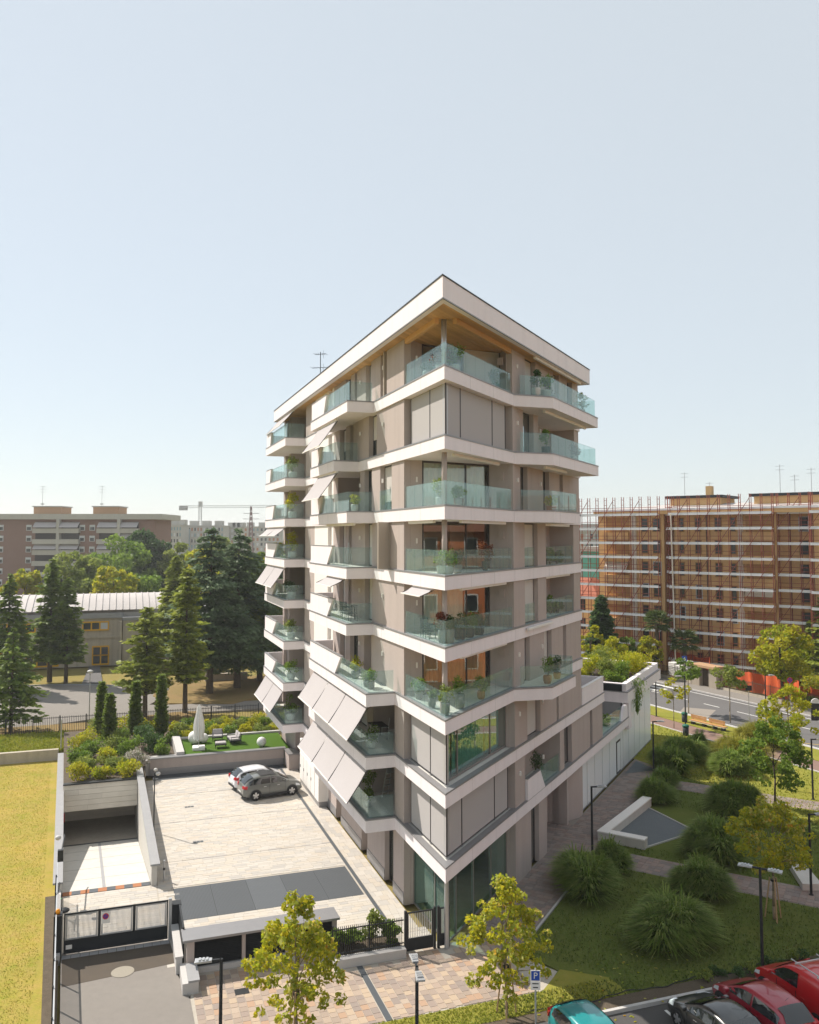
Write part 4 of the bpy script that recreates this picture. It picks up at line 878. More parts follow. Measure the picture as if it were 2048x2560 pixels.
# low wall and fence behind the lawn
wl = thing('lawn_wall', L3(40.4, 25, 0), 0, 'long low weathered concrete wall at the back of the dry lawn', 'wall', world=True)
MB().prism(Lq(40.2, 40.6, ol(40)+0.4, 60), -0.1, 0.85).build('wall', M['concold'], wl)
struct(MB().prism(Lq(40.6, 48.3, ol(40)+0.0, 60), -0.2, 0.6), 'grass_bank', M['verge'])
def iron_fence(name, label, A, Bp, h, step, post_step=2.2, z=0.0, m='anth', cat='fence'):
    A = Vector(A); Bp = Vector(Bp); d = (Bp-A); ln = d.length; d.normalize(); t = thing(name, (A.x, A.y, z), 0, label, cat, world=True)
    for zz in (0.12, h-0.12): MB().bar((A.x, A.y, z+zz), (Bp.x, Bp.y, z+zz), 0.04).build('rail', M[m], t)
    n = int(ln/step); lim = min(n, 290)
    bm_ = MB().box(-0.014, 0.014, -0.014, 0.014, 0.0, h); b0 = bm_.build('bar', M[m]); me_ = b0.data; bpy.data.objects.remove(b0)
    for i in range(lim):
        q = mk('bar', me_, None, t); p = A+d*(step*i); q.location = (p.x, p.y, z)
    k = 0.0
    pm = MB().box(-0.035, 0.035, -0.035, 0.035, 0, h+0.08).build('post', M[m]); pme = pm.data; bpy.data.objects.remove(pm)
    while k < ln:
        q = mk('post', pme, None, t); p = A+d*k; q.location = (p.x, p.y, z); k += post_step
    return t
iron_fence('iron_fence', 'black iron railing along the park road behind the lawn and shrubs', L(47.6, 0.5), L(48.2, 42), 1.45, 0.15, z=0.55)
lp = thing('steel_lamp_post', L3(40.9, ol(41)+0.2, 0.5), 0, 'plain tall steel pole at the corner of the planted bed', 'pole'); MB().tube((0, 0, 0), (0, 0, 2.6), 0.05).build('pole', M['steel'], lp)

# ---- vent house, planter and pedestrian gate at the street front
vh = thing('vent_house', L3(3.0, 8.2, 0), 0, 'low ventilation house with black louvres and flat grey stone roof', 'vent house', world=True)
MB().prism(Lq(2.75, 3.45, 4.1, 10.35), 0, 1.32).build('back_wall', M['stucco'], vh)
for a, b in ((10.15, 10.45), (8.05, 8.2), (6.2, 6.35), (4.1, 4.3)): MB().prism(Lq(2.55, 2.749, a, b), 0, 1.32).build('pier', M['stucco'], vh)
MB().prism(Lq(2.5, 2.749, 4.1, 10.45), 0, 0.22).build('base', M['granite'], vh)
MB().prism(Lq(2.42, 3.55, 4.0, 10.62), 1.322, 1.42).build('roof', M['coping'], vh)
for a, b in ((8.2, 10.15), (6.35, 8.05), (4.3, 6.2)):
    MB().prism(Lq(2.70, 2.748, a, b), 0.22, 1.32).build('louvre_back', M['black'], vh)
    z = 0.26
    while z < 1.28:
        MB().hexa([L3(2.60, a+0.02, z), L3(2.69, a+0.02, z+0.05), L3(2.69, b-0.02, z+0.05), L3(2.60, b-0.02, z)], [L3(2.60, a+0.02, z+0.012), L3(2.69, a+0.02, z+0.062), L3(2.69, b-0.02, z+0.062), L3(2.60, b-0.02, z+0.012)]).build('slat', M['black'], vh); z += 0.075
ws = thing('side_wall', L3(4.3, 10.75, 0), 0, 'low granite wall with pale cap stepping down beside the driveway', 'wall', world=True)
MB().prism(Lq(2.7, 5.8, 10.62, 10.86), 0, 0.62).build('wall', M['granite'], ws); MB().prism(Lq(2.7, 5.8, 10.58, 10.90), 0.622, 0.70).build('cap', M['granite'], ws)
MB().prism(Lq(3.5, 5.85, 10.48, 10.56), 0.05, 1.5).build('screen_panel', M['anth'], ws)
MB().prism(Lq(1.0, 2.7, 10.1, 10.72), -0.1, 0.42).build('wall', M['granite'], ws, bevel=0.01); MB().prism(Lq(1.0, 2.45, 10.06, 10.5), 0.422, 0.50).build('cap', M['stone'], ws)
pl = thing('street_planter', L3(1.6, 2.7, 0), 0, 'granite edged planting bed behind the street railing', 'planter', world=True)
MB().prism(Lq(0.92, 1.3, 1.45, 4.6), 0, 0.36).build('edge_wall', M['granite'], pl); MB().prism(Lq(1.3, 2.5, 1.5, 4.1), 0, 0.28).build('soil', M['mulch'], pl)
MB().prism(Lq(2.5, 2.62, 1.5, 4.1), 0, 0.34).build('edge_wall', M['granite'], pl)
iron_fence('street_railing', 'fine black barred railing in front of the planting bed', L(1.28, 4.6), L(1.28, 1.45), 1.2, 0.085, 1.6, 0.35)
pg = thing('pedestrian_gate', L3(1.3, 0.4, 0), 0, 'narrow dark pedestrian gate with barred panels beside the glass corner', 'gate', world=True)
for o_ in (1.36, 0.02, -0.16, -0.62): MB().prism(Lq(1.24, 1.36, o_-0.05, o_+0.05), 0, 1.78).build('post', M['anth'], pg)
for a, b in ((0.09, 1.29), (-0.56, -0.23)):
    MB().prism(Lq(1.28, 1.32, a, b), 0.08, 0.55).build('lower_sheet', M['anth'], pg)
    fr = MB(); [fr.prism(Lq(1.27, 1.33, q[0], q[1]), q[2], q[3]) for q in ((a, a+0.05, 0.55, 1.7), (b-0.05, b, 0.55, 1.7), (a+0.05, b-0.05, 1.65, 1.7), (a+0.05, b-0.05, 0.55, 0.6))]; fr.build('frame', M['anth'], pg)
    n = max(4, int((b-a)/0.085))
    for j in range(n):
        x = a+0.08+(b-a-0.16)*j/(n-1); MB().prism(Lq(1.285, 1.315, x-0.009, x+0.009), 0.6, 1.65).build('bar', M['steel'], pg)

# ---- pavers: forecourt and the path along the park side
FC = struct(MB().prism([L(-3.3, -2.9), L(-3.3, 11), L(1.0, 10.4), L(2.6, 10.2), L(2.6, 4.2), L(1.6, 4.0), L(1.6, -1.0), R(2.5, 1.0), R(1.5, 4.4)], -0.2, -0.01), 'forecourt', M['joint'])
cells = []
o_ = -2.6
while o_ < 10.2:
    s = -3.28-random.random()*0.3
    while s < 2.6:
        w = 0.30+random.random()*0.14
        s0, s1 = max(s, -3.28), s+w
        smax = (2.5 if o_ < 9.9 else 0.95) if o_ > 4.6 else 0.9 if o_ > 4.0 else (0.9 if o_ > 1.4 else 1.6)
        if s1 < smax and s1-s0 > 0.1: cells.append((s0, s1, o_, o_+0.31))
        s += w
    o_ += 0.315
cells = [c for c in cells if (Vector(L(c[0], c[2]))-T).dot(NR) > -0.2 or c[2] > -0.2 or True]
def incorner(c):        # not under the building
    p = Vector(L((c[0]+c[1])/2, (c[2]+c[3])/2))-T; return p.dot(NL) < -0.15 and p.dot(NR) < -0.15
cells = [c for c in cells if not incorner(c)]
cells.sort(key=lambda c: Vector(L(c[0], c[2])).length)
rest = MB()
for i, (s0, s1, a, b) in enumerate(cells):
    if 3.42 < (a+b)/2 < 3.66: continue
    zt = 0.004+random.random()*0.007; q = [L(s0+0.009, a+0.009), L(s1-0.009, a+0.009), L(s1-0.009, b-0.009), L(s0+0.009, b-0.009)]
    if i < 300:
        MB().prism(q, -0.012, zt).build('paver', M['paver'], FC)
    else: rest.cur = random.random(); rest.prism(q, -0.012, zt)
if rest.v: ro = rest.build('far_pavers', M['paver'], FC, var=True); ro['kind'] = 'stuff'
MB().prism(Lq(-3.28, 0.9, 3.42, 3.66), -0.012, 0.008).build('slot_drain', M['grate'], FC)
MB().prism(Lq(0.3, 0.75, 8.2, 8.75), -0.01, 0.016).build('drain_grate', M['black'], FC)
PTH = struct(MB().prism([R(2.0, -0.2), R(13.7, -0.2), R(13.7, -2.2), R(21.0, -2.2), R(21.0, -0.2), R(60, -0.2), R(60, 3.0), R(46, 2.4), R(2.2, 2.35)], -0.2, -0.014), 'park_path', M['jointpark'])
pm = MB(); t_ = 2.1
def prow(mb, FRf, a0, a1, b0, b1, row, lo, hi):
    a = a0
    while a < a1:
        b = b0-random.random()*0.2
        while b < b1:
            w = lo+random.random()*(hi-lo); x0, x1 = max(b, b0), min(b+w, b1)
            if x1-x0 > 0.08:
                mb.cur = random.random(); mb.prism([FRf(a+0.012, x0+0.012), FRf(a+row-0.012, x0+0.012), FRf(a+row-0.012, x1-0.012), FRf(a+0.012, x1-0.012)], -0.014, 0.002+random.random()*0.008)
            b += w
        a += row
prow(pm, R, 2.2, 50, -0.1, 2.3, 0.34, 0.3, 0.62); prow(pm, R, 14.0, 19.0, -1.9, -0.12, 0.34, 0.3, 0.62)
po_ = pm.build('path_pavers', M['paverpark'], PTH, var=True); po_['kind'] = 'stuff'
MB().prism([R(2.2, 2.36), R(46, 2.41), R(46, 2.51), R(2.2, 2.46)], -0.15, 0.03).build('path_edge', M['granite'], PTH)
# cross paths
def cross(P0, P1, w, name):
    P0 = Vector(P0); P1 = Vector(P1); d = (P1-P0).normalized(); n = Vector((-d.y, d.x)); ln = (P1-P0).length
    FR = lambda a, b: (P0.x+d.x*a+n.x*b, P0.y+d.y*a+n.y*b)
    s = struct(MB().prism([FR(0, -w/2), FR(ln, -w/2), FR(ln, w/2), FR(0, w/2)], -0.15, 0.000), name, M['jointpark'])
    m = MB(); prow(m, FR, 0.02, ln-0.3, -w/2+0.05, w/2-0.05, 0.34, 0.3, 0.55)
    for i in range(len(m.v)): m.v[i] = (m.v[i][0], m.v[i][1], m.v[i][2]+0.012)
    q = m.build('path_pavers', M['paverpark'], s, var=True); q['kind'] = 'stuff'
cross((12.0, 47.9), (34, 34.9), 2.3, 'cross_path'); cross((18.6, 62.6), (34, 53.2), 2.2, 'cross_path')

# ---- park lawn, kerb and parking
KS = -5.5
struct(MB().prism([L(-3.3, 11), L(-3.31, -2.9), R(1.6, 4.4), R(2.4, 2.5), R(46, 2.5), (29.5, 72), (60, 30), (60, 24), L(-4.6, -30), L(-4.6, 11)], -0.2, -0.008), 'park_lawn', M['lawngreen'])
struct(MB().prism([L(-4.6, 11), L(-4.6, -45), L(KS+0.15, -45), L(KS+0.15, 11)], -0.2, 0.0), 'shrub_strip', M['mulch'])
for i in range(40):
    a = 8-1.3*i; q = MB().prism(Lq(KS, KS+0.15, a-1.29, a), -0.2, 0.05); q = struct(q, 'kerb', M['granite'])
struct(MB().prism([L(KS, 11), L(KS, -60), L(-40, -60), L(-40, 11)], -0.25, -0.10), 'parking', M['parkroad'])
for a in (0.2, -2.3-1.9, -6.6-0.1, -9.0, -11.3):
    struct(MB().prism(Lq(-10.5, -5.9, a-0.06, a+0.06), -0.1, -0.094), 'stall_line', M['paint'])
# hose along the shrub strip
hs = MB(); pv = None
for i in range(60):
    o_ = -1.5-0.22*i; p = Vector(L3(-4.55+0.10*math.sin(i*0.4)+0.05*math.sin(i*1.3), o_, 0.03))
    if pv: hs.tube(pv, p, 0.02, n=5)
    pv = p
one(hs.build('drip_hose', M['black']), 'thin black irrigation hose lying along the lawn edge by the parking bays', 'hose')
# gravel triangle with angled bench wall
tri = [G(1300+695/2.306, 1750+600/2.306), G(1300+1015/2.306, 1750+762/2.306), G(1300+700/2.306, 1750+862/2.306), R3(18.2, 2.7, 0)]
struct(MB().prism([p[:2] for p in tri], -0.1, 0.02), 'gravel_bed', M['gravel'])
bw = thing('bench_wall', R3(20, 2.2, 0), 0, 'angled pale concrete bench wall round the gravel triangle', 'wall', world=True)
wa = R(17.1, 1.95); pA = Vector(wa); pB = Vector(G(1300+712/2.306, 1750+560/2.306, 0.5)[:2]); pC = Vector(G(1300+720/2.306, 1750+840/2.306, 0.25)[:2])
def wbar(a, b, w, z0, z1, nrm):
    d = (b-a).normalized(); n = Vector((-d.y, d.x))*nrm
    return [tuple(a), tuple(b), tuple(b+n*w), tuple(a+n*w)]
d1 = (pB-pA).normalized(); n1 = Vector((d1.y, -d1.x)); d2 = (pC-pA).normalized(); n2 = Vector((-d2.y, d2.x))
A_ = np.array([[d1.x, -d2.x], [d1.y, -d2.y]]); bb_ = np.array([(n2*0.55-n1*0.55).x, (n2*0.55-n1*0.55).y]); u_, v_ = np.linalg.solve(A_, bb_); pI = pA+n1*0.55+d1*u_
lw = MB(); lw.prism([tuple(pA), tuple(pC), tuple(pC+n2*0.55), tuple(pI), tuple(pB+n1*0.55), tuple(pB)], 0, 0.50); lw.build('wall', M['concrete'], bw, bevel=0.008)
lw = MB(); lw.prism([tuple(pA-n1*0.03-n2*0.03), tuple(pC-n2*0.03), tuple(pC+n2*0.58), tuple(pI+n1*.03+n2*.03), tuple(pB+n1*0.58), tuple(pB-n1*0.03)], 0.502, 0.58); lw.build('cap', M['whitewall'], bw, bevel=0.006)
for a, b in ((tri[0], tri[1]), (tri[1], tri[2])): MB().bar(a+Vector((0, 0, 0.03)), b+Vector((0, 0, 0.03)), 0.08, 0.08).build('edge_strip', M['granite'], bw)
t3 = [G(1300+670/2.306, 1750+352/2.306), G(1300+788/2.306, 1750+405/2.306), G(1300+605/2.306, 1750+425/2.306)]
struct(MB().prism([p[:2] for p in t3], -0.1, 0.018), 'gravel_bed', M['gravel'])
# sloped pale edge at the right rim of the picture
one(MB().prism([(20.6, 46.8), (21.4, 46.8), (21.0, 43.9), (20.0, 43.9)], 0, 0.35).build('stone_bench', M['concrete'], bevel=0.02), 'pale stone bench block by the cross path', 'bench')

# short grass tufts on the lawns
def tufts(name, label, polyfn, n, m, seed, size=0.07):
    rg = np.random.default_rng(seed); P = polyfn(rg, n); k = len(P)
    U = np.stack([rg.normal(size=k)*0.45, rg.normal(size=k)*0.45, np.ones(k)], 1); U /= np.linalg.norm(U, axis=1, keepdims=True)
    X = rg.normal(size=(k, 3)); Vv = np.cross(U, X); Vv /= np.linalg.norm(Vv, axis=1, keepdims=True)
    l = size*(0.5+rg.random(k)); cl = 0.5+0.36*np.sin(P[:, 0]*1.1+1.9*np.sin(P[:, 1]*0.37))*np.sin(P[:, 1]*0.53+P[:, 0]*0.4)+0.22*np.sin(P[:, 0]*2.9-P[:, 1]*1.7+2*np.sin(P[:, 0]*0.7))
    A = np.stack([P-Vv*l[:, None]*0.35, P+Vv*l[:, None]*0.35, P+Vv*l[:, None]*0.12+U*l[:, None], P-Vv*l[:, None]*0.12+U*l[:, None]], 1).reshape(-1, 3)
    o = fast(name, A, np.arange(4*k).reshape(-1, 4), M[m], None, np.clip(0.55*cl+0.45*rg.random(k), 0, 0.999)); tag(o, label, 'grass', kind='stuff'); return o
def inL(s0, s1, o0, o1, z, keep=None):
    def f(rg, n):
        a = s0+(s1-s0)*rg.random(n)**1.3; b = o0+(o1-o0)*rg.random(n); P = np.stack([T.x+DL.x*a+NL.x*b, T.y+DL.y*a+NL.y*b, np.full(n, z)], 1)
        return P[keep(a, b, P)] if keep else P
    return f
M['tuftdry'] = leafmat('dry_grass_tufts', [(0.17, 0.25, 0.03), (0.33, 0.325, 0.045), (0.48, 0.385, 0.075), (0.58, 0.41, 0.13)], 0.25); M['tuftgreen'] = leafmat('green_grass_tufts', [(0.07, 0.105, 0.018), (0.11, 0.15, 0.027), (0.165, 0.17, 0.05)], 0.2)
tufts('lawn_tufts', 'short dry grass tufts covering the yellow lawn', inL(-4, 40, 16.3, 23, 0.0, lambda a, b, P: b > 15.45+0.055*(a-6)+0.85), 42000, 'tuftdry', 1, 0.038)
def parkkeep(a, b, P):
    q = (P[:, :2]-np.array([T.x, T.y]))@np.array([NR.x, NR.y]); tt = (P[:, :2]-np.array([T.x, T.y]))@np.array([DR.x, DR.y])
    def away(P0, P1, w):
        P0 = np.array(P0); P1 = np.array(P1); d = (P1-P0)/np.linalg.norm(P1-P0); r_ = P[:, :2]-P0; return np.abs(r_[:, 0]*-d[1]+r_[:, 1]*d[0]) > w
    intri = (q > 2.0) & (q < 6.5) & (tt > 17.2) & (tt < 25.5)
    return ((q > 2.55) & (tt > 2.3) | (a < -3.35)) & away((12.0, 47.9), (34, 34.9), 1.2) & away((18.6, 62.6), (34, 53.2), 1.15) & ~intri
tufts('park_tufts', 'short grass tufts of the shaded park lawn', inL(-4.6, 32, -30, -0.5, 0.0, parkkeep), 60000, 'tuftgreen', 2)
struct(MB().prism([L(-3.32, 10.5), L(-3.32, -2.8), R(1.7, 4.45), R(2.0, 6.4), L(-4.58, -6), L(-4.58, 10.5)], -0.2, -0.003), 'sun_tinted_strip', M['verge'])  # sunlit strip of the same lawn, its light painted by a brighter colour
M['tuftsun'] = leafmat('sun_tinted_tufts', [(0.19, 0.24, 0.03), (0.30, 0.32, 0.04), (0.40, 0.36, 0.07)], 0.3)  # lit copy of the green tufts, sunlight mixed into the colours
tufts('street_tufts', 'short grass tufts on the lawn strip before the forecourt', inL(-4.6, -3.32, -5, 9, 0.0), 6000, 'tuftsun', 3, 0.06)

tufts('bank_tufts', 'rough grass on the bank behind the low lawn wall', inL(40.7, 48, 17.4, 30, 0.6), 9000, 'tuftsun', 4, 0.16)
tufts('sunny_tufts', 'short sunlit grass tufts beside the red path', (lambda rg, n: np.stack([*(lambda a, b: (26.64+0.43*a+0.903*b, 88.82-0.903*a+0.43*b))(-10+50*rg.random(n), -15.5+9.4*rg.random(n)), np.full(n, 0.01)], 1)), 14000, 'tuftsun', 5, 0.09)
# ================================================================== vegetation
def ST_(a, b): return (26.64+0.43*a+0.903*b, 88.82-0.903*a+0.43*b)
def quads(P, U, Vv, l, w):
    """rhombic leaves: centre P, long axis U, cross axis V"""
    n = len(P); l = np.broadcast_to(np.asarray(l, float), (n,))[:, None]; w = np.broadcast_to(np.asarray(w, float), (n,))[:, None]
    A = np.stack([P-U*l, P+Vv*w-U*l*0.1, P+U*l, P-Vv*w-U*l*0.1], 1).reshape(-1, 3)
    return A, np.arange(4*n).reshape(-1, 4)
def rdir(n, r):
    v = r.normal(size=(n, 3)); return v/np.linalg.norm(v, axis=1, keepdims=True)
def frame_for(U, r):
    X = rdir(len(U), r); Vv = np.cross(U, X); return Vv/(np.linalg.norm(Vv, axis=1, keepdims=True)+1e-9)
def clump_leaves(centres, radii, n, r, size, flat=0.75, shell=0.55, up=0.25):
    centres = np.asarray(centres); radii = np.asarray(radii); wgt = radii**2; idx = r.choice(len(centres), n, p=wgt/wgt.sum())
    d = rdir(n, r); d[:, 2] *= flat; rad = radii[idx]*(shell+(1-shell)*r.random(n)**0.6)
    stray = r.random(n) < 0.10; rad = np.where(stray, rad*(1.0+0.35*r.random(n)), rad)
    P = centres[idx]+d*rad[:, None]
    U = rdir(n, r)+d*0.5; U[:, 2] -= up; U /= np.linalg.norm(U, axis=1, keepdims=True)
    l = size*(0.6+0.8*r.random(n))
    base = r.random(len(centres)); var = np.clip(base[idx]*0.5+r.random(n)*0.55, 0, 0.999)
    return P, U, frame_for(U, r), l, var
def limb(mb, p0, p1, r0, r1, k=3, bend=0.15, seed=None):
    p0 = Vector(p0); p1 = Vector(p1); pv = p0; ln = (p1-p0).length
    for i in range(1, k+1):
        f = i/k; q = p0.lerp(p1, f)+Vector((random.uniform(-1, 1), random.uniform(-1, 1), 0.6*math.sin(math.pi*f)))*ln*bend*(0 if i == k else 0.5)
        mb.tube(pv, q, r0+(r1-r0)*(i-1)/k, r0+(r1-r0)*f, n=7); pv = q
def broad(name, label, loc, h, r, z0, n, size, m, trunk=0.12, ncl=26, group=None, bark='bark', shape='round', cat='tree', stakes=False, seed=1, rc=0.34, bare=0, lean=0.0):
    rg = np.random.default_rng(seed); random.seed(seed)
    t = thing(name, loc, 0, label, cat, group)
    cz = (z0+h)/2; hz = (h-z0)/2; cs = []; rr = []
    while len(cs) < ncl:
        d = rdir(1, rg)[0]; f = 0.35+0.62*rg.random()**0.5
        c = np.array([d[0]*r*f, d[1]*r*f, cz+d[2]*hz*f])
        if shape == 'cone':
            fz = (c[2]-z0)/(h-z0); c[:2] *= (1.25-0.95*fz)
        if shape == 'oval':
            fz = (c[2]-z0)/(h-z0); c[:2] *= 1.1-0.5*abs(fz-0.4)
        cs.append(c); rr.append(r*rc*(0.65+0.7*rg.random()))
    if shape == 'cone': cs.append(np.array([0.05*r, 0, h-0.12*(h-z0)])); rr.append(r*rc*0.7)
    P, U, Vv, l, var = clump_leaves(cs, rr, n, rg, size)
    V, Fq = quads(P, U, Vv, l, l*0.62); fast('crown', V, Fq, M[m], t, var)
    tb = MB()
    top = Vector((lean, 0, z0+(h-z0)*0.72)); limb(tb, (0, 0, -0.1), (lean*0.4, 0, z0), trunk, trunk*0.8, 3, 0.02); limb(tb, (lean*0.4, 0, z0), top, trunk*0.8, trunk*0.25, 4, 0.06)
    for i in range(min(len(cs), 12)):
        f = 0.1+0.7*rg.random(); a = Vector((lean*0.4, 0, z0)).lerp(top, f); c = cs[i]
        if c[2] > a.z-0.2: limb(tb, a, Vector(c), trunk*0.34, trunk*0.08, 3, 0.12)
    tb.build('trunk', M[bark], t, smooth=True)
    if stakes:
        for q in range(3):
            an = q*2.1+0.4; MB().tube((0.42*math.cos(an), 0.42*math.sin(an), 0), (0.16*math.cos(an), 0.16*math.sin(an), 1.9), 0.032, n=6).build('stake', M['stake'], t)
        MB().tube((0, 0, 1.75), (0, 0, 1.83), trunk+0.05, n=10).build('tie', M['black'], t)
    return t
def conifer(name, label, loc, h, r, z0, m, layers=22, per=9, trunk=0.22, power=0.8, droop=0.35, dens=26, w=0.10, ln=0.42, group=None, seed=1, gaps=0.15, flat=False, cat='tree', jag=0.3):
    rg = np.random.default_rng(seed); random.seed(seed)
    t = thing(name, loc, 0, label, cat, group)
    Ps, Us, Ls, var = [], [], [], []; tb = MB()
    zs = np.linspace(z0, h*0.985, layers)
    for li, z in enumerate(zs):
        f = (z-z0)/(h-z0); R0 = r*(1-f)**power*(0.95 if f > 0.05 else 0.7)+0.10
        nb = max(3, int(per*(1-0.45*f))); a0 = rg.random()*6.28
        lay = 1.0+0.25*(rg.random()-0.5)
        for b in range(nb):
            if rg.random() < gaps: continue
            an = a0+6.283*b/nb+rg.normal()*0.2; Lb = R0*lay*(1-jag+2*jag*rg.random()*0.75)
            n = max(5, int(dens*Lb/r*1.3)); q = (rg.random(n)**0.55)
            dirv = np.array([math.cos(an), math.sin(an)]); perp = np.array([-dirv[1], dirv[0]])
            rise = (0.25-droop) if not flat else 0.10
            zz = z+rise*Lb*q-droop*Lb*0.55*q**2.2+rg.normal(size=n)*(0.035*h/layers*8)*0.5
            side = rg.normal(size=n)*0.16*Lb*(0.4+q)
            P = np.stack([dirv[0]*Lb*q+perp[0]*side, dirv[1]*Lb*q+perp[1]*side, zz], 1)
            U = np.stack([dirv[0]+perp[0]*side*0.8/Lb*4+rg.normal(size=n)*0.35, dirv[1]+perp[1]*side*0.8/Lb*4+rg.normal(size=n)*0.35, -0.35*droop*3*q+rg.normal(size=n)*0.3], 1)
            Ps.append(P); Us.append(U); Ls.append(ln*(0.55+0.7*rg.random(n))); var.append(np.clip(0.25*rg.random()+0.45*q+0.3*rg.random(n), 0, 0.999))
            if b % 2 == 0 and Lb > 0.5: tb.tube((0, 0, z-0.05*Lb), (dirv[0]*Lb*0.8, dirv[1]*Lb*0.8, z+rise*Lb*0.7-droop*Lb*0.25), 0.04*(1-f)+0.012, 0.008, n=4)
    P = np.concatenate(Ps); U = np.concatenate(Us); U /= np.linalg.norm(U, axis=1, keepdims=True); l = np.concatenate(Ls); v = np.concatenate(var)
    Vv = np.cross(U, np.array([0, 0, 1.0])+rg.normal(size=U.shape)*0.45); Vv /= np.linalg.norm(Vv, axis=1, keepdims=True)+1e-9
    V, Fq = quads(P, U, Vv, l, l*w/ln*1.6); fast('crown', V, Fq, M[m], t, v)
    limb(tb, (0, 0, -0.1), (0, 0, h*0.97), trunk, 0.02, 6, 0.004); tb.build('trunk', M['bark'], t)
    return t
def bush(name, label, loc, r, h, n, size, m, group=None, seed=1, ncl=12, cat='shrub', rx=None, rot=0, stems=True):
    rg = np.random.default_rng(seed); random.seed(seed); rx = rx or r
    cs, rr = [], []
    for i in range(ncl):
        d = rdir(1, rg)[0]; f = 0.25+0.6*rg.random(); cs.append(np.array([d[0]*rx*f, d[1]*r*f, h*(0.45+0.4*d[2]*f)])); rr.append(min(r, h)*(0.28+0.25*rg.random()))
    P, U, Vv, l, v = clump_leaves(cs, rr, n, rg, size, flat=0.9, shell=0.35, up=-0.25); P[:, 2] = np.maximum(P[:, 2], 0.02)
    V, Fq = quads(P, U, Vv, l, l*0.55)
    t = thing(name, loc, rot, label, cat, group); fast('foliage', V, Fq, M[m], t, v)
    if stems:
        sb = MB(); [limb(sb, (0.1*rx*math.cos(i), 0.1*r*math.sin(i), 0), cs[i], 0.02, 0.006, 2, 0.1) for i in range(min(5, ncl))]; sb.build('stem', M['bark'], t)
    return t
def grass(name, label, loc, r, h, n, m='lfgrass', seed=1, group='ornamental grasses in the park'):
    rg = np.random.default_rng(seed)
    k_ = 4 if r > 0.8 else 3; sub = np.stack([np.cos(np.arange(k_)*6.283/k_+seed), np.sin(np.arange(k_)*6.283/k_+seed)], 1)*(0.30+0.22*rg.random(k_))[:, None]*r; sub[0] *= 0.2
    ks = rg.integers(0, k_, n); sh = 0.72+0.38*rg.random(k_); sh[0] = 1.08; h = h*sh[ks]; r = r*(0.62+0.2*rg.random(k_))[ks]
    an = rg.random(n)*6.283; L_ = h
    b0 = sub[ks]+np.stack([np.cos(an), np.sin(an)], 1)*(rg.random(n)**0.5*0.30*r)[:, None]
    az = an+rg.normal(size=n)*0.35; D = np.stack([np.cos(az), np.sin(az)], 1)
    h = h*(1+0.35*(rg.random(n) < 0.10)*rg.random(n)); r = r*(1+0.22*(rg.random(n) < 0.12)*rg.random(n))
    phi = 0.06+1.45*rg.random(n)**0.8; reach = r*np.cos(phi)**0.6*(0.82+0.25*rg.random(n)); zend = h*(0.12+0.88*np.sin(phi)**0.75)*(0.86+0.22*rg.random(n))
    pts = []
    for f in (0.0, 0.40, 0.76, 1.0):
        zz = zend*(1-(1-f)**2.6)-max(0, f-0.75)*0.3*h*np.cos(phi)
        pts.append(np.concatenate([b0+D*(reach*f**1.7)[:, None], np.maximum(zz, 0.02)[:, None]], 1))
    side = np.stack([-D[:, 1], D[:, 0], np.zeros(n)], 1)*(0.014+0.016*rg.random(n))[:, None]
    rows = []
    for j, p in enumerate(pts):
        wj = (1.0, 1.25, 0.9, 0.15)[j]; rows += [p-side*wj, p+side*wj]
    V = np.stack(rows, 1).reshape(-1, 3); k = np.arange(n)[:, None]*8
    Fq = np.concatenate([k+np.array([0, 1, 3, 2]), k+np.array([2, 3, 5, 4]), k+np.array([4, 5, 7, 6])], 0)
    v0 = np.clip(rg.random(n)**1.4*0.75, 0, 1); var = np.concatenate([v0*0.6, v0+0.05, np.clip(v0+0.25, 0, 0.999)])
    t = thing(name, loc, 0, label, 'grass clump', group); fast('blades', V, Fq, M[m], t, var)
    return t
def q1(x, y): return (1300+x/2.306, 1750+y/2.306)
def q2(x, y): return (1400+x/2.662, 1180+y/2.662)
def q3(x, y): return (x/2.464, 1180+y/2.464)
def q5(x, y): return (400+x/1.725, 2150+y/1.725)

# young plane trees on the street
broad('plane_tree', 'young plane tree with yellowing leaves beside the two-armed street lamp', AT(741, 2560, 30.9).xy.to_3d(), 5.3, 2.15, 0.9, 4700, 0.09, 'lfplane', 0.07, 95, bark='barkpale', shape='cone', stakes=True, seed=11, rc=0.125)
broad('plane_tree', 'young staked plane tree with yellowing leaves in front of the glass corner', G(*q5(1495, 672)), 5.2, 2.0, 0.9, 4700, 0.085, 'lfplane', 0.07, 95, bark='barkpale', shape='cone', stakes=True, seed=12, rc=0.125)
# park trees
broad('oak_tree', 'young green and yellow leafed tree held by three timber stakes on the park lawn', G(*q1(1467, 1265)), 5.6, 1.9, 2.0, 5200, 0.085, 'lfplane', 0.07, 120, bark='barkpale', shape='oval', stakes=True, seed=13, rc=0.14)
broad('ash_tree', 'feathery dark green tree in building shade beside the grasses', G(1939, 2030), 6.0, 2.2, 1.2, 5200, 0.10, 'lfmid', 0.08, 80, shape='oval', seed=14, rc=0.15)
broad('locust_tree', 'slim lime yellow locust tree with pale stake on the sunny lawn', G(1976, 1976), 7.6, 2.0, 2.6, 4200, 0.10, 'lfyel', 0.07, 80, bark='barkpale', shape='oval', seed=15, rc=0.15)
broad('street_tree', 'thin young tree with sparse yellowing crown between bench and road', G(*q2(760, 1705)), 4.6, 1.3, 2.2, 420, 0.13, 'lfyel', 0.04, 14, bark='barkpale', seed=16, rc=0.26)
broad('street_tree', 'small green street tree on the verge near the zebra crossing', G(*q2(858, 1605)), 5.6, 1.45, 3.2, 900, 0.14, 'lfmid', 0.05, 16, bark='barkpale', seed=17, rc=0.3)
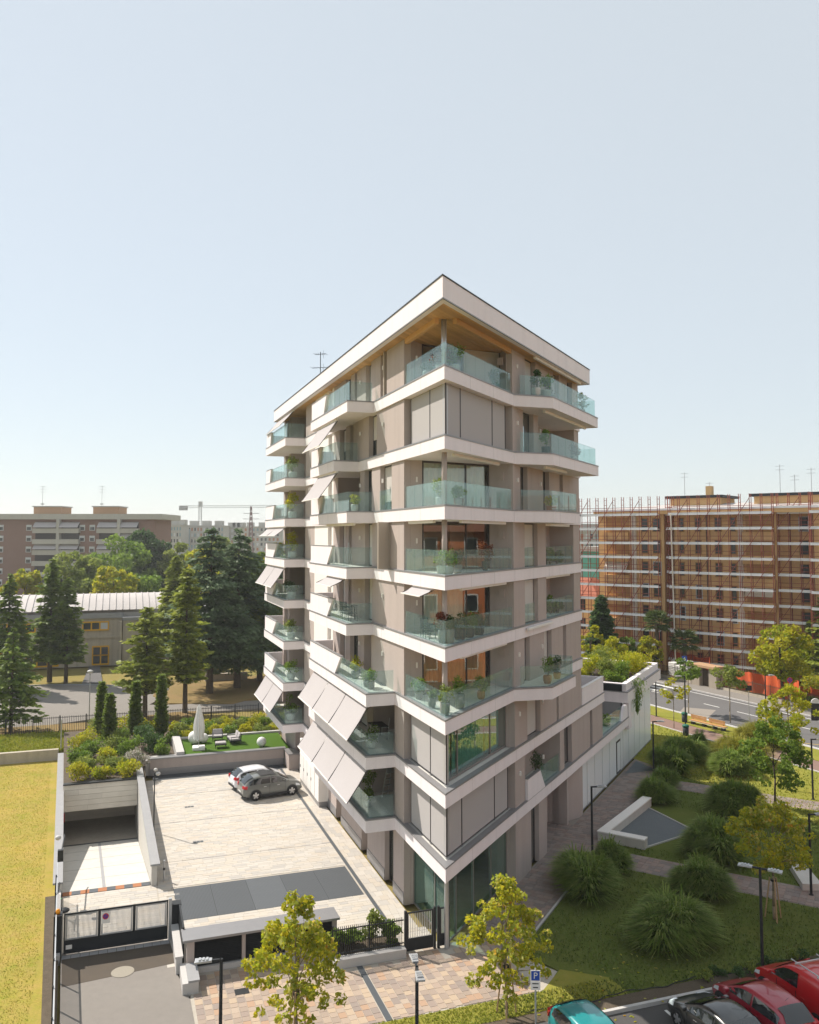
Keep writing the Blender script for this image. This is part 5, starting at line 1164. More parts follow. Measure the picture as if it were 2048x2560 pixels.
broad('street_tree', 'small round street tree on the grass verge behind the bench', G(*q2(1135, 1668)), 5.4, 1.6, 3.3, 1200, 0.14, 'lfolive', 0.05, 16, bark='barkpale', seed=18, rc=0.3)
# ornamental grasses: (centre px, base px, width px)
GR = [(540, 1010, 210, 'upright dark grass clump behind the round clump at the path corner', 1.15), (395, 1165, 330, 'round grass clump beside the paved path, nearest the glass corner', 1.15), (1090, 1180, 330, 'tall grass clump at the cross path edge behind the largest clump', 1.3),
      (965, 1470, 450, 'largest arching grass clump in the middle of the shaded lawn', 1.55), (1175, 945, 330, 'round grass clump at the tip of the gravel triangle', 1.4), (1285, 700, 290, 'broad grass clump beyond the gravel triangle tip', 1.5),
      (800, 605, 200, 'low grass clump touching the bench wall end', 1.2), (850, 520, 150, 'smaller grass clump behind the one at the bench wall end', 1.1), (890, 440, 210, 'grass clump at the cross path by the white glass wing', 1.2),
      (975, 385, 210, 'grass clump second from the white glass wing', 1.4), (1045, 300, 130, 'small grass clump catching sun at the shade edge', 1.2), (1250, 445, 220, 'shaded grass clump under the feathery tree', 1.3)]
for i, (cx, by, wpx, lab, hh) in enumerate(GR):
    b = G(*q1(cx, by)); sc = 2100.0/b.y; r_ = wpx/2.306/2/sc; b = b+Vector((0, r_*0.75, 0))
    grass('ornamental_grass', lab, b, r_*(1.16+0.12*math.sin(i*2.3)), hh*(1.12+0.14*math.sin(i*1.7)), int(3800*max(0.6, r_)), seed=40+i)
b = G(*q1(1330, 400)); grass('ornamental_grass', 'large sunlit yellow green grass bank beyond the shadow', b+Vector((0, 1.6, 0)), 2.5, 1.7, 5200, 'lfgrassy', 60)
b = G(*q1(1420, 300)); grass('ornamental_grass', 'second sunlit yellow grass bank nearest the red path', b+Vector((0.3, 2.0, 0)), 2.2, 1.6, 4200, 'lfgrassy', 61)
# low shrubs on the parking strip
for i in range(9):
    o_ = -9.4-0.75*i+0.2*math.sin(i*3)
    bush('strip_shrub', 'low brownish shrub planted on the strip behind the parking kerb', L3(-4.9+0.25*math.sin(i*2.2), o_, 0), 0.42, 0.5, 260, 0.05, 'lfdark' if i % 3 else 'lfolive', 'low shrubs along the parking strip', 70+i, 6)
# street planter shrubs
for i, (s, o_, r_, h_) in enumerate(((1.9, 1.9, 0.55, 1.35), (2.0, 2.7, 0.6, 1.7), (1.9, 3.5, 0.55, 1.2), (2.2, 4.3, 0.5, 1.1))):
    bush('planter_shrub', ('rounded green shrub beside the pedestrian gate post', 'tallest olive shrub in the street planting bed', 'low green shrub in the middle of the street planting bed', 'low green shrub against the vent house')[i], L3(s, o_, 0.26), r_, h_, 900, 0.07, 'lfmid' if i != 1 else 'lfolive', None, 90+i, 10)

# planted garage roof: mixed shrubs and columnar cypresses
SH = [(30.2, 15.8, .9, 1.5, 'lfyel'), (30.3, 14.2, .9, 1.1, 'lfyel'), (30.3, 12.6, 1.0, 1.4, 'lfyel'), (31.8, 13.4, 1.0, 1.3, 'lfolive'), (32.2, 15.2, 1.1, 1.5, 'lfolive'), (32.6, 12.0, 1.0, 1.5, 'lfflower'),
      (33.6, 16.0, 1.0, 1.7, 'lfmid'), (34.0, 13.8, 1.1, 1.4, 'lfyel'), (35.2, 12.2, 1.1, 1.9, 'lfmid'), (36.0, 15.4, 1.2, 1.8, 'lfmid'), (36.4, 10.4, 1.1, 2.0, 'lfdark'), (35.0, 9.9, .9, 1.5, 'lfmid'), (37.6, 13.2, 1.2, 2.0, 'lfolive'),
      (38.4, 11.2, 1.2, 2.3, 'lfdark'), (39.2, 15.8, 1.2, 1.8, 'lfyel'), (40.2, 13.4, 1.3, 2.1, 'lfmid'), (41.5, 11.0, 1.2, 1.8, 'lfyel'), (43.0, 14.4, 1.3, 1.9, 'lfolive'), (44.5, 11.8, 1.3, 1.7, 'lfyel')]
nm = {'lfyel': 'yellow green', 'lfolive': 'olive', 'lfflower': 'white flowering', 'lfmid': 'mid green', 'lfdark': 'dark green'}
for i, (s, o_, r_, h_, m_) in enumerate(SH):
    row = 'on the portal edge' if s < 31 else 'behind the portal edge' if s < 33 else 'amid the cypresses' if s < 35.9 else 'behind the cypresses' if s < 39 else 'near the park railing'
    sd_ = 'beside the boundary wall' if o_ > 15 else 'in the middle of the bed' if o_ > 13 else 'on the ramp wall side' if o_ > 11.0 else 'beside the turf terrace'
    bush('garden_shrub', 'loose %s shrub %s, %s' % (nm[m_], row, sd_), L3(s, o_, 0.88), r_, h_, int(1300*r_), 0.085, m_, None, 110+i, 12)
for i, (px, py, h_, r_, lab) in enumerate(((672, 1700, 4.2, 0.50, 'dark columnar cypress nearest the garage portal'), (622, 1640, 4.6, 0.48, 'slim columnar cypress behind the one nearest the portal'), (832, 1640, 4.6, 0.50, 'columnar cypress in the middle of the planted roof'), (990, 1640, 5.2, 0.50, 'tallest columnar cypress near the closed parasol'))):
    b = G(*q3(px, py), 0.9); conifer('columnar_cypress', lab, b, h_, r_, 0.15, 'lfcon', 34, 9, 0.05, 0.35, -0.5, 15, 0.07, 0.17, None, 140+i, 0.05, jag=0.15)
# hedge bank behind the turf
for i in range(22):
    s = 40.2+(i % 3)*1.9+0.4*math.sin(i*1.7); o_ = 0.4+8.4*(i/21)
    m_ = ('lfyel', 'lfmid', 'lfyel', 'lfolive')[i % 4]
    bush('bank_shrub', '%s shrub on the bank behind the turf terrace' % nm[m_], L3(s, o_, 0.88), 0.85, 0.75+0.5*((i*7) % 5)/5, 700, 0.085, m_, '%s shrubs on the turf bank' % nm[m_], 160+i, 9)
# tall trees of the park behind
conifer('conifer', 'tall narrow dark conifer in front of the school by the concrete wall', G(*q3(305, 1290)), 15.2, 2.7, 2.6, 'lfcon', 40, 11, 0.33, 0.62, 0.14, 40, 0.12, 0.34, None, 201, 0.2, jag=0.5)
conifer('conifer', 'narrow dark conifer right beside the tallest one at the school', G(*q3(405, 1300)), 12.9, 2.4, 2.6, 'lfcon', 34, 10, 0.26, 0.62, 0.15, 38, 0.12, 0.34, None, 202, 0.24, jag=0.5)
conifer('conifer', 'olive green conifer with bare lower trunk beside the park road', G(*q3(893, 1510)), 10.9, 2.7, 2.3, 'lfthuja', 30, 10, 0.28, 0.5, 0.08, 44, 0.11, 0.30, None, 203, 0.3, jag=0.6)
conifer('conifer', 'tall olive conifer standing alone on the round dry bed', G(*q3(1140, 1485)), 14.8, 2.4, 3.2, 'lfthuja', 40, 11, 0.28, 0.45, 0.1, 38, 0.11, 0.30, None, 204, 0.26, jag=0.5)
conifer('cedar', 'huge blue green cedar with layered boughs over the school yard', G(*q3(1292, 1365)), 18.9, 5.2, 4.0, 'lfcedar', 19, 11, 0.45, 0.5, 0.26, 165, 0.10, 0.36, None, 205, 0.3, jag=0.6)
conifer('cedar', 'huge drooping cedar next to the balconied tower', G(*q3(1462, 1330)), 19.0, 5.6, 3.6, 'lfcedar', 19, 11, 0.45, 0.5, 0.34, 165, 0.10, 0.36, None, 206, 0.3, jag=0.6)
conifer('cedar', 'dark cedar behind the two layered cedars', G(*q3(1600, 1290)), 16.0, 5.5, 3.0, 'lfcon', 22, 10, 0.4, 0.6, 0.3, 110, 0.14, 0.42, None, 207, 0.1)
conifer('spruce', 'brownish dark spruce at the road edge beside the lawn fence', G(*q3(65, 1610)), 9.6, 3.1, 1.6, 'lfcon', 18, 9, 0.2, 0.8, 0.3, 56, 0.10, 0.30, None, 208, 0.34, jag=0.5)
conifer('spruce', 'tall dark spruce behind the brownish spruce', AT(18, 1700, 99).xy.to_3d(), 13.6, 3.2, 1.5, 'lfcon', 26, 9, 0.25, 0.75, 0.3, 60, 0.13, 0.4, None, 209, 0.18)
conifer('conifer', 'pale green conifer behind the olive conifers', AT(436, 1700, 118).xy.to_3d(), 15.2, 3.6, 3, 'lfthuja', 26, 10, 0.3, 0.7, 0.2, 70, 0.16, 0.46, None, 210, 0.1)
def bg(px, pytop, D, wpx, m_, lab, seed, n=5200, ncl=46):
    t_ = AT(px, pytop, D); r_ = wpx/2*D/2100*1.3; h_ = t_.z+0.5
    return broad('broadleaf_tree', lab, (t_.x, t_.y, 0), h_, r_, h_*0.15, int(n*1.3), 0.17+0.0012*D, m_, 0.3, ncl, seed=seed, rc=0.27)
bg(62, 1430, 140, 74, 'lfyel', 'small yellowing tree before the brick apartment block', 221)
bg(195, 1386, 142, 112, 'lfolive', 'rounded olive green tree behind the tall school conifers', 222)
bg(286, 1417, 138, 88, 'lfyel', 'lime green round tree over the vaulted roof', 223)
bg(300, 1356, 172, 150, 'lfmid', 'broad dark green tree behind the lime tree', 224, 8000)
bg(372, 1340, 180, 105, 'lfdark', 'dark tall tree right of the broad green tree', 225, 6500)
bg(455, 1372, 178, 80, 'lfolive', 'pale olive tree behind the cedar top', 226)
bg(560, 1348, 190, 110, 'lfolive', 'hazy green tree between the cedars', 227, 6500)
bg(500, 1385, 160, 80, 'lfyel', 'yellow green tree between cedar and conifer', 228)
bg(660, 1372, 135, 70, 'lfyel', 'yellow green tree showing past the tower balconies', 229)
bg(620, 1420, 130, 100, 'lfmid', 'green tree filling the gap beside the tower balconies', 230)
bg(120, 1470, 150, 90, 'lfmid', 'mid green tree behind the school left part', 231)
bg(345, 1440, 150, 110, 'lfmid', 'mid green tree behind the vaulted roof', 232)
bg(700, 1400, 150, 110, 'lfdark', 'dark tree mostly behind the tower', 233)
# street side trees on the right
broad('street_tree', 'large yellow green tree with crooked dark trunk on the far pavement', G(*q2(1490, 1560)), 8.6, 3.0, 2.6, 5200, 0.17, 'lfyel', 0.2, 36, seed=241, rc=0.27, lean=-0.3)
broad('broadleaf_tree', 'dense green bush-like tree behind the iron fence left of the crooked tree', (43.5, 99.5, 0), 4.6, 2.3, 0.8, 3200, 0.16, 'lfmid', 0.15, 24, seed=242)
bush('hedge_tree', 'leafy yellow flecked tall hedge behind the iron fence', (44.6, 92.5, 0), 2.0, 3.6, 3600, 0.12, 'lfplane', None, 243, 22, cat='hedge')
conifer('conifer', 'big bright green conifer before the scaffolded block', (50.5, 101.5, 0), 12.8, 4.2, 0.6, 'lfthuja', 34, 12, 0.3, 0.75, 0.1, 80, 0.16, 0.4, None, 244, 0.06)
conifer('conifer', 'dark conifer beside the tower at the left of the scaffolding', (25.4, 112, 0), 10.2, 2.6, 0.5, 'lfdark', 34, 11, 0.3, 0.6, 0.1, 50, 0.16, 0.38, None, 245, 0.06)
for i, (px, D, top, wpx, m_, lab) in enumerate(((1475, 108, 1570, 60, 'lfyel', 'golden leafed tree just right of the tower'), (1530, 104, 1600, 80, 'lfyel', 'wide golden tree behind the planted podium roof'), (1625, 108, 1600, 55, 'lfyel', 'golden tree beside the fan palm'), (1575, 112, 1600, 70, 'lfmid', 'green tree behind the golden trees'))):
    t_ = AT(px, top, D); broad('golden_tree', lab, (t_.x, t_.y, 0), t_.z+0.5, wpx/2*D/2100*1.2, 0.8, 3600, 0.13, m_, 0.14, 60, seed=250+i, rc=0.18)
# fan palms
def palm(loc, h, label, seed):
    rg = np.random.default_rng(seed); t = thing('fan_palm', loc, 0, label, 'palm tree'); tb = MB(); limb(tb, (0, 0, 0), (0.1, 0, h), 0.20, 0.26, 6, 0.01); tb.build('trunk', M['bark'], t)
    P, U, l, w, v = [], [], [], [], []
    for i in range(60):
        an = rg.random()*6.28; el = -0.5+1.7*rg.random(); st = np.array([math.cos(an)*math.cos(el), math.sin(an)*math.cos(el), math.sin(el)])
        base = np.array([0.1, 0, h])+st*(0.9+0.3*rg.random())
        a1 = np.cross(st, [0, 0, 1.0]); a1 /= np.linalg.norm(a1)+1e-9
        for q in np.linspace(-1.25, 1.25, 15):
            d = st*math.cos(q)+a1*math.sin(q); d = d+np.array([0, 0, -0.25]); d /= np.linalg.norm(d)
            P.append(base+d*0.5); U.append(d); l.append(0.55); w.append(0.065); v.append(0.2+0.6*rg.random())
    P = np.array(P); U = np.array(U); V, Fq = quads(P, U, frame_for(U, rg), np.array(l), np.array(w)); fast('fronds', V, Fq, M['lfpalm'], t, np.array(v)); return t
palm((31.6, 108.5, 0), 6.9, 'taller fan palm before the scaffolding, behind the golden trees', 261); palm((34.9, 107.8, 0), 4.6, 'shorter fan palm beside the stacked white pallets', 262)
# planted podium roof
for i, (t_, o_, r_, h_, m_) in enumerate(((35.0, -1.3, .9, 1.3, 'lfmid'), (36.6, -2.4, 1.2, 2.6, 'lfolive'), (38.4, -1.4, 1.1, 1.5, 'lfmid'), (40.5, -1.8, 1.4, 2.4, 'lfyel'), (42.5, -1.4, 1.2, 1.7, 'lfyel'), (44.5, -1.6, 1.2, 1.8, 'lfyel'), (39.0, -4.4, 1.5, 2.2, 'lfyel'), (43.0, -4.4, 1.5, 2.2, 'lfolive'), (35.5, -5.0, 1.2, 1.5, 'lfyel'))):
    bush('roof_garden_shrub', '%s %s shrub on the white glass wing, %s' % ('tall' if h_ > 2 else 'low', nm[m_], ('at its tower end', 'near its tower end', 'above the hanging plant', 'mid roof', 'past mid roof', 'at its street end', 'in the back row', 'at the back street corner', 'at the back tower corner')[i]), R3(t_, o_, 6.1), r_, h_, 1500, 0.085, m_, '%s shrubs on the glass wing roof' % nm[m_], 270+i, 14)
rg = np.random.default_rng(5); n = 900; q = rg.random(n)
P = np.stack([np.array(R(36.4, 0.12))[0]+rg.normal(size=n)*0.30*(1.15-q), np.array(R(36.4, 0.12))[1]+rg.normal(size=n)*0.55*(1.15-q), 6.6-2.6*q-0.4*rg.random(n)], 1)
U = np.stack([rg.normal(size=n)*0.25, rg.normal(size=n)*0.25, -np.ones(n)], 1); U /= np.linalg.norm(U, axis=1, keepdims=True); V, Fq = quads(P, U, frame_for(U, rg), 0.11, 0.028)
one(fast('hanging_plant', V, Fq, M['lfmid'], None, rg.random(n)), 'trailing green plant hanging over the parapet of the white glass wing', 'plant')
bush('terrace_shrub', 'dark shrub in the white terrace box beside the tower', R3(23.2, -1.2, ZK[2]), 0.7, 1.1, 900, 0.08, 'lfmid', None, 281, 10, rx=1.0)
bush('terrace_shrub', 'flowering shrub on the first floor terrace behind glass', R3(28.6, -1.2, ZK[1]), 0.9, 1.7, 1500, 0.08, 'lfflower', None, 282, 12)
bush('terrace_shrub', 'green shrub low on the first floor terrace behind glass', R3(30.2, -0.9, ZK[1]), 0.8, 1.0, 1000, 0.08, 'lfmid', None, 283, 10)

# ---- potted plants on balconies
FL = ['ground', 'first', 'second', 'third', 'fourth', 'fifth', 'sixth', 'seventh', 'eighth']
def potted(loc, pr, ph, fr, fh, m_, pot, label, seed, size=0.055, n=320, trunk=0.0):
    rg = np.random.default_rng(seed); t = thing('potted_plant', loc, 0, label, 'potted plant')
    MB().lathe([(pr*0.72, 0), (pr*0.95, ph*0.35), (pr, ph*0.85), (pr*0.93, ph), (pr*0.84, ph), (pr*0.8, ph*0.92)], n=14).build('pot', M[pot], t, smooth=True)
    cs, rr = [], []
    for i in range(8):
        d = rdir(1, rg)[0]; cs.append(np.array([d[0]*fr*0.5, d[1]*fr*0.5, ph+trunk+fh*(0.5+0.33*d[2])])); rr.append(fr*(0.4+0.25*rg.random()))
    P, U, Vv, l, v = clump_leaves(cs, rr, n, rg, size, 1.0, 0.3, -0.2); V, Fq = quads(P, U, Vv, l, l*0.5); fast('foliage', V, Fq, M[m_], t, v)
    sb = MB(); [limb(sb, (0.02*i, 0, ph*0.8), cs[i], 0.014, 0.005, 2, 0.1) for i in range(4)]; sb.build('stem', M['bark'], t); return t
Lp = lambda s, o, k: L3(s, o, ZK[k]-0.03); Rp = lambda t, o, k: R3(t, o, ZK[k]-0.03)
PL = [(Lp(4.9, -.55, 3), .24, .45, .40, .6, 'lfmid', 'pot', 'dark leafed plant in grey pot at the inner wall of the third floor corner terrace'),
      (Lp(2.7, -.40, 3), .24, .62, .28, .35, 'lfolive', 'pot', 'tall grey pot with small plant along the sunny side of the third floor corner terrace'),
      (Lp(0.95, -.36, 3), .28, .75, .42, .75, 'lfolive', 'pot', 'round leafed shrub in tall grey pot at the tip of the third floor corner terrace'),
      (Rp(2.6, -.48, 3), .30, .85, .40, .8, 'lfmid', 'pot', 'shrub in large grey pot on the shaded side of the third floor corner terrace'),
      (Rp(5.2, -.5, 3), .25, .5, .4, .7, 'lfolive', 'terra', 'plant in terracotta pot before the timber blind on the third floor'),
      (Rp(10.9, 1.0, 3), .30, .55, .42, 1.3, 'lfmid', 'terra', 'tall plant in terracotta pot on the angled third floor balcony'), (Rp(12.6, 1.0, 3), .26, .45, .38, .9, 'lfdark', 'terra', 'smaller dark plant in terracotta pot on the angled third floor balcony'),
      (Lp(1.5, -.45, 4), .24, .75, .35, .85, 'lfred', 'pot', 'reddish flowering plant in grey pot on the fourth floor corner terrace'), (Rp(1.5, -.45, 4), .25, .8, .35, .75, 'lfdark', 'pot', 'dark plant in grey pot at the tip of the fourth floor corner terrace'),
      (Rp(2.8, -.55, 4), .35, .6, .5, .7, 'lfdark', 'potdark', 'dark bushy planter on the shaded side of the fourth floor corner terrace'), (Rp(4.0, -.6, 4), .35, .6, .5, .6, 'lfmid', 'potdark', 'mid green bushy planter on the shaded side of the fourth floor corner terrace'), (Rp(5.2, -.6, 4), .35, .55, .5, .5, 'lfdark', 'potdark', 'low dark planter farthest along the fourth floor corner terrace'),
      (Lp(1.7, -.5, 5), .28, .5, .42, .6, 'lfolive', 'potwhite', 'rounded shrub in pale pot on the sunny side of the fifth floor corner terrace'), (Rp(1.5, -.5, 5), .28, .5, .5, .7, 'lfmid', 'potwhite', 'shrub in pale pot on the shaded side of the fifth floor corner terrace'), (Rp(2.7, -.6, 5), .28, .5, .45, .6, 'lfdark', 'pot', 'dark shrub on the fifth floor corner terrace'),
      (Rp(6.3, -.7, 5), .22, .6, .5, 1.2, 'lfred', 'potdark', 'small red maple in the fifth floor loggia'), (Lp(2.2, -.6, 6), .22, .55, .35, 1.2, 'lfolive', 'potwhite', 'small tree in pale pot on the sixth floor corner terrace'),
      (Rp(2.6, -.5, 6), .28, .5, .4, .5, 'lfmid', 'pot', 'low plant on the shaded side of the sixth floor corner terrace'), (Rp(12.2, .9, 6), .36, .42, .45, .5, 'lfyel', 'terra', 'broad leafed plant in orange box on the sixth floor balcony'),
      (Lp(2.0, -.6, 8), .30, .55, .6, 1.0, 'lfred', 'potwhite', 'red leafed maple in pale pot on the top corner terrace'), (Lp(3.6, -.5, 8), .26, .5, .3, .5, 'lfdark', 'potwhite', 'dark small plant in pale pot on the top corner terrace'), (Rp(2.2, -.5, 8), .30, .55, .55, 1.0, 'lfmid', 'potwhite', 'bushy plant in pale pot at the tip of the top corner terrace'), (Rp(7.3, -.5, 8), .28, .45, .45, .7, 'lfdark', 'potdark', 'dark shrub at the far end of the top corner terrace'),
      (Rp(10.2, .75, 8), .33, .62, .35, 1.1, 'lfdark', 'potwhite', 'first of three tall plants in pale pots on the top side balcony'), (Rp(11.1, 1.0, 8), .36, .62, .42, 1.0, 'lfmid', 'potwhite', 'middle bushy plant in pale pot on the top side balcony'), (Rp(12.0, 1.0, 8), .33, .55, .40, 1.05, 'lfdark', 'pot', 'third plant in grey pot on the top side balcony'),
      (Rp(18.2, 1.0, 8), .3, .5, .5, 1.1, 'lfolive', 'potwhite', 'plant at the far end of the top side balcony against the sky'), (Rp(11.3, .9, 7), .3, .6, .38, 1.0, 'lfmid', 'potdark', 'tall plant in dark pot on the seventh floor side balcony'), (Rp(16.5, 1.0, 7), .28, .5, .4, .8, 'lfred', 'pot', 'flowering plant at the far end of the seventh floor side balcony'),
      (Rp(13.6, -.55, 1), .30, .85, .45, 1.3, 'lfdark', 'potdark', 'olive-like tree in dark pot on the first floor park loggia'),
      (Lp(9.0, .9, 1), .28, .45, .42, .6, 'lfmid', 'potwhite', 'plant in pale pot on the lowest long balcony'), (Lp(10.4, .3, 1), .25, .4, .5, 1.5, 'lfmid', 'potdark', 'tall climbing plant beside the step ladder'), (Lp(8.6, .8, 2), .35, .5, .55, .7, 'lfmid', 'potwhite', 'bushy plant in white pot beside the white chairs'),
      (Lp(8.3, .9, 3), .26, .5, .42, .6, 'lfmid', 'pot', 'bushy plant at the near end of the long third floor balcony'), (Lp(8.9, .95, 3), .22, .45, .34, .5, 'lfolive', 'pot', 'smaller plant beside the bushy one on the long third floor balcony'), (Lp(11.7, .8, 3), .30, .5, .3, .45, 'lfyel', 'pot', 'small leafy plant in grey box on the long third floor balcony'), (Lp(12.8, .4, 3), .24, .4, .4, .8, 'lfyel', 'potdark', 'bright green plant by the doors of the long third floor balcony'),
      (Lp(12.0, .8, 6), .26, .55, .35, .6, 'lfyel', 'potwhite', 'yellow leafed plant on the sixth floor awning balcony')]
for i, a in enumerate(PL): potted(Vector(a[0]), a[1]*0.8, a[2]*0.8, *a[3:8], seed=300+i, n=460)
for k, m_ in ((1, 'lfmid'), (2, 'lfmid'), (3, 'lfolive'), (4, 'lfdark'), (5, 'lfyel'), (6, 'lfyel'), (7, 'lfolive')):
    potted(Vector(Lp(30.7, 0.7, k)), .34, .55, .62, 1.5 if k in (1, 5, 6, 7) else .9, m_, 'potwhite', 'leafy plant in pale pot at the end of the %s floor far balcony' % FL[k], 350+k, 0.08, 500)
bush('balcony_shrub', 'yellow leafed shrub spilling over the far fifth floor parapet', Vector(Lp(37.0, .6, 5)), .8, 1.7, 700, 0.09, 'lfyel', None, 361, 8)
for k in (4, 5):
    for i in range(3):
        bush('loggia_shrub', 'dark shrub in the planter row of the %s floor park side loggia' % FL[k], R3(15.4+1.5*i, -0.75, ZK[k]-0.02), 0.5, 0.9+0.5*(i == 1), 600, 0.07, 'lfdark' if i != 1 else 'lfmid', 'shrubs in the %s floor loggia' % FL[k], 370+i+5*k, 9)

for i in range(9):      # shrubs behind the far garden fence
    p = ST_(-40+2.6*i, 16.5+1.2*math.sin(i*2.1)); bush('fence_shrub', 'yellowing shrub behind the rust brown garden fence', (*p, 0), 1.2, 1.5+0.6*((i*3) % 4)/4, 900, 0.12, ('lfyel', 'lfolive', 'lfplane')[i % 3], 'shrubs behind the garden fence', 400+i, 10)
for i in range(8):
    p = ST_(5.0+3.0*i, 15.2+0.6*math.sin(i*1.7)); bush('fence_shrub', 'green shrub behind the garden fence right of the portal', (*p, 0), 1.1, 1.3+0.8*((i*5) % 3)/3, 900, 0.12, ('lfmid', 'lfyel', 'lfolive')[i % 3], 'shrubs right of the portal', 420+i, 10)
# ================================================================== backgrounds
# ---- school with vaulted roof, its yard and road
M['vault'] = mat('pale_metal_roof', (0.50, 0.46, 0.44), 0.6, noise=[(0.3, 0.5, (0.42, 0.39, 0.37))], stains=0.2)
M['yellow'] = mat('yellow_window_frames', (0.62, 0.34, 0.02), 0.5)
M['bgglass'] = mat('dark_window_glass', (0.03, 0.035, 0.04), 0.12, spec=0.6)
M['blind'] = mat('pale_blind', (0.5, 0.52, 0.54), 0.7)
sch = thing('school', L3(92, 18, 0), 0, 'grey concrete school with ribbed barrel vault roof and yellow window frames', 'school', world=True)
MB().prism(Lq(91.6, 110, 12.8, 60), 0, 7.05).build('wall', M['concold'], sch)
MB().prism(Lq(91.3, 91.6, 12.6, 60), 6.6, 7.3).build('cornice', M['stone'], sch)
MB().prism(Lq(91.45, 91.6, 12.8, 60), 3.85, 4.15).build('string_course', M['concold'], sch)
rows = []
for j in range(13):
    f = j/12; s_ = 91.3+9.5*f; z_ = 7.3+2.3*math.sin(math.pi*(0.06+0.6*f)); rows.append((s_, z_))
o_ = 6.5
while o_ < 58:
    P = [[L3(a, o_+0.02, z), L3(a, o_+0.86, z), ] for a, z in rows]
    MB().grid(P).build('roof_panel', M['vault'], sch)
    m = MB(); [m.bar(L3(*(rows[j][0], o_+0.9, rows[j][1]+0.04)), L3(rows[j+1][0], o_+0.9, rows[j+1][1]+0.04), 0.08, 0.14) for j in range(12)]; m.build('roof_rib', M['vault'], sch)
    o_ += 0.9
MB().prism(Lq(91.9, 100.8, 6.5, 58), 6.76, 7.35).build('roof_base', M['vault'], sch)
MB().prism(Lq(90.3, 108, -6, 12.7), 0, 6.3).build('wall', M['concold'], sch); MB().prism(Lq(90.1, 108, -6, 12.75), 6.3, 6.75).build('cornice', M['stone'], sch)
MB().prism(Lq(100, 112, 4, 14), 6.3, 8.0).build('upper_block', M['concold'], sch)
def swin(o0, o1, z0, z1, s, n, fill=None):
    w = MB()
    for q in np.linspace(o0, o1, n+1): w.prism(Lq(s-0.16, s-0.02, q-0.09, q+0.09), z0, z1)
    for z in (z0, z1): w.prism(Lq(s-0.17, s-0.02, o0-0.06, o1+0.06), z-0.1, z+0.1)
    f = w.build('window', M['yellow'], sch)
    for i in range(n):
        a = o0+(o1-o0)*i/n; b = o0+(o1-o0)*(i+1)/n
        MB().prism(Lq(s-0.10, s-0.06, a+0.06, b-0.06), z0+0.07, z1-0.07).build('pane', M['blind'] if fill == i else M['bgglass'], f)
swin(14.6, 17.95, 5.0, 6.1, 91.6, 3, 0); swin(24.0, 26.2, 4.95, 6.1, 91.6, 2); swin(27.5, 31.0, 4.95, 6.1, 91.6, 3); swin(20.0, 22.0, 4.95, 6.1, 91.6, 2); swin(33, 37, 4.95, 6.1, 91.6, 4)
swin(14.5, 16.6, 0.25, 1.5, 91.6, 2); swin(14.5, 16.6, 1.5, 2.7, 91.6, 2); swin(21.0, 25.0, 0.3, 2.2, 91.6, 3); swin(28, 33, 0.3, 2.2, 91.6, 3)
swin(-4, 4.6, 0.2, 2.4, 90.3, 6)
MB().prism(Lq(90.9, 91.3, 13.1, 13.4), 0, 2.2).prism(Lq(90.0, 90.3, 12.85, 13.1), 0, 6.2).build('buttress', M['concold'], sch)
# road loop in front of the school
struct(MB().prism([L(49.3, -30), L(49.6, 70), L(54.2, 70), L(53.6, 16), L(52.4, 12), L(51.6, 4), L(52, -30)], -0.2, -0.004), 'footway', M['road'])
ell = [L(65.5+12.0*math.sin(a), 24.5+15.5*math.cos(a)) for a in np.linspace(0, 2*math.pi, 48, endpoint=False)]
struct(MB().prism(ell, -0.2, 0.0), 'turning_circle', M['asph'])
struct(MB().prism([L(54.5, 22), L(76.5, 22), L(77, 60), L(54.5, 60)], -0.2, -0.002), 'park_road', M['asph'])
struct(MB().prism([L(55, -30), L(57.4, -30), L(60.5, 8), L(62.5, 14), L(60, 20), L(55.5, 14)], -0.2, 0.004), 'park_road', M['asph'])
struct(MB().prism([L(77, 15), L(91.5, 15.6), L(91.5, 17.0), L(77, 17.4)], -0.2, 0.006), 'footpath', M['road'])
for nm_, pts in (('dry_bed', [L(53.2, 10.4), L(55.2, 10.9), L(56.2, 7.5), L(55.8, 5.2), L(53.4, 5.0)]), ('dry_bed', [L(58.5, 1.5), L(62, -2), L(62, -30), L(76, -30), L(76, 8), L(66, 9.5), L(61, 8)]), ('dry_bed', [L(50.5, 12), L(54, 15.8), L(54.2, 60), L(50.2, 60)])):
    struct(MB().prism(pts, -0.2, 0.05), nm_, mat('dry_park_grass', (0.23, 0.155, 0.06), 1.0, noise=[(0.5, 0.6, (0.16, 0.14, 0.04)), (4, 0.4, (0.27, 0.17, 0.08))], bump=(12, 0.6, 0.05)))
for i in range(26):
    a0 = -0.3+i*0.13; a1 = a0+0.13; q = [L(65.5+12.1*math.sin(a0), 24.5+15.6*math.cos(a0)), L(65.5+12.1*math.sin(a1), 24.5+15.6*math.cos(a1)), L(65.5+12.4*math.sin(a1), 24.5+15.9*math.cos(a1)), L(65.5+12.4*math.sin(a0), 24.5+15.9*math.cos(a0))]
    struct(MB().prism(q, -0.2, 0.10), 'kerb', M['stone'])
one(MB().prism(Lq(73.6, 74.4, -2.2, 3.0), 0, 0.9).build('concrete_bench', M['tan'], bevel=0.03), 'long low tan concrete bench before the school yard', 'bench')
def park_lamp(loc, h, label):
    t = thing('park_lamp', loc, 0, label, 'lamp'); MB().tube((0, 0, 0), (0, 0, h), 0.06, 0.04).build('pole', M['steel'], t)
    MB().lathe([(0.05, 0), (0.20, 0.05), (0.30, 0.16), (0.24, 0.27), (0.06, 0.33)], (0, 0, h), 14).build('head', M['potwhite'], t, smooth=True)
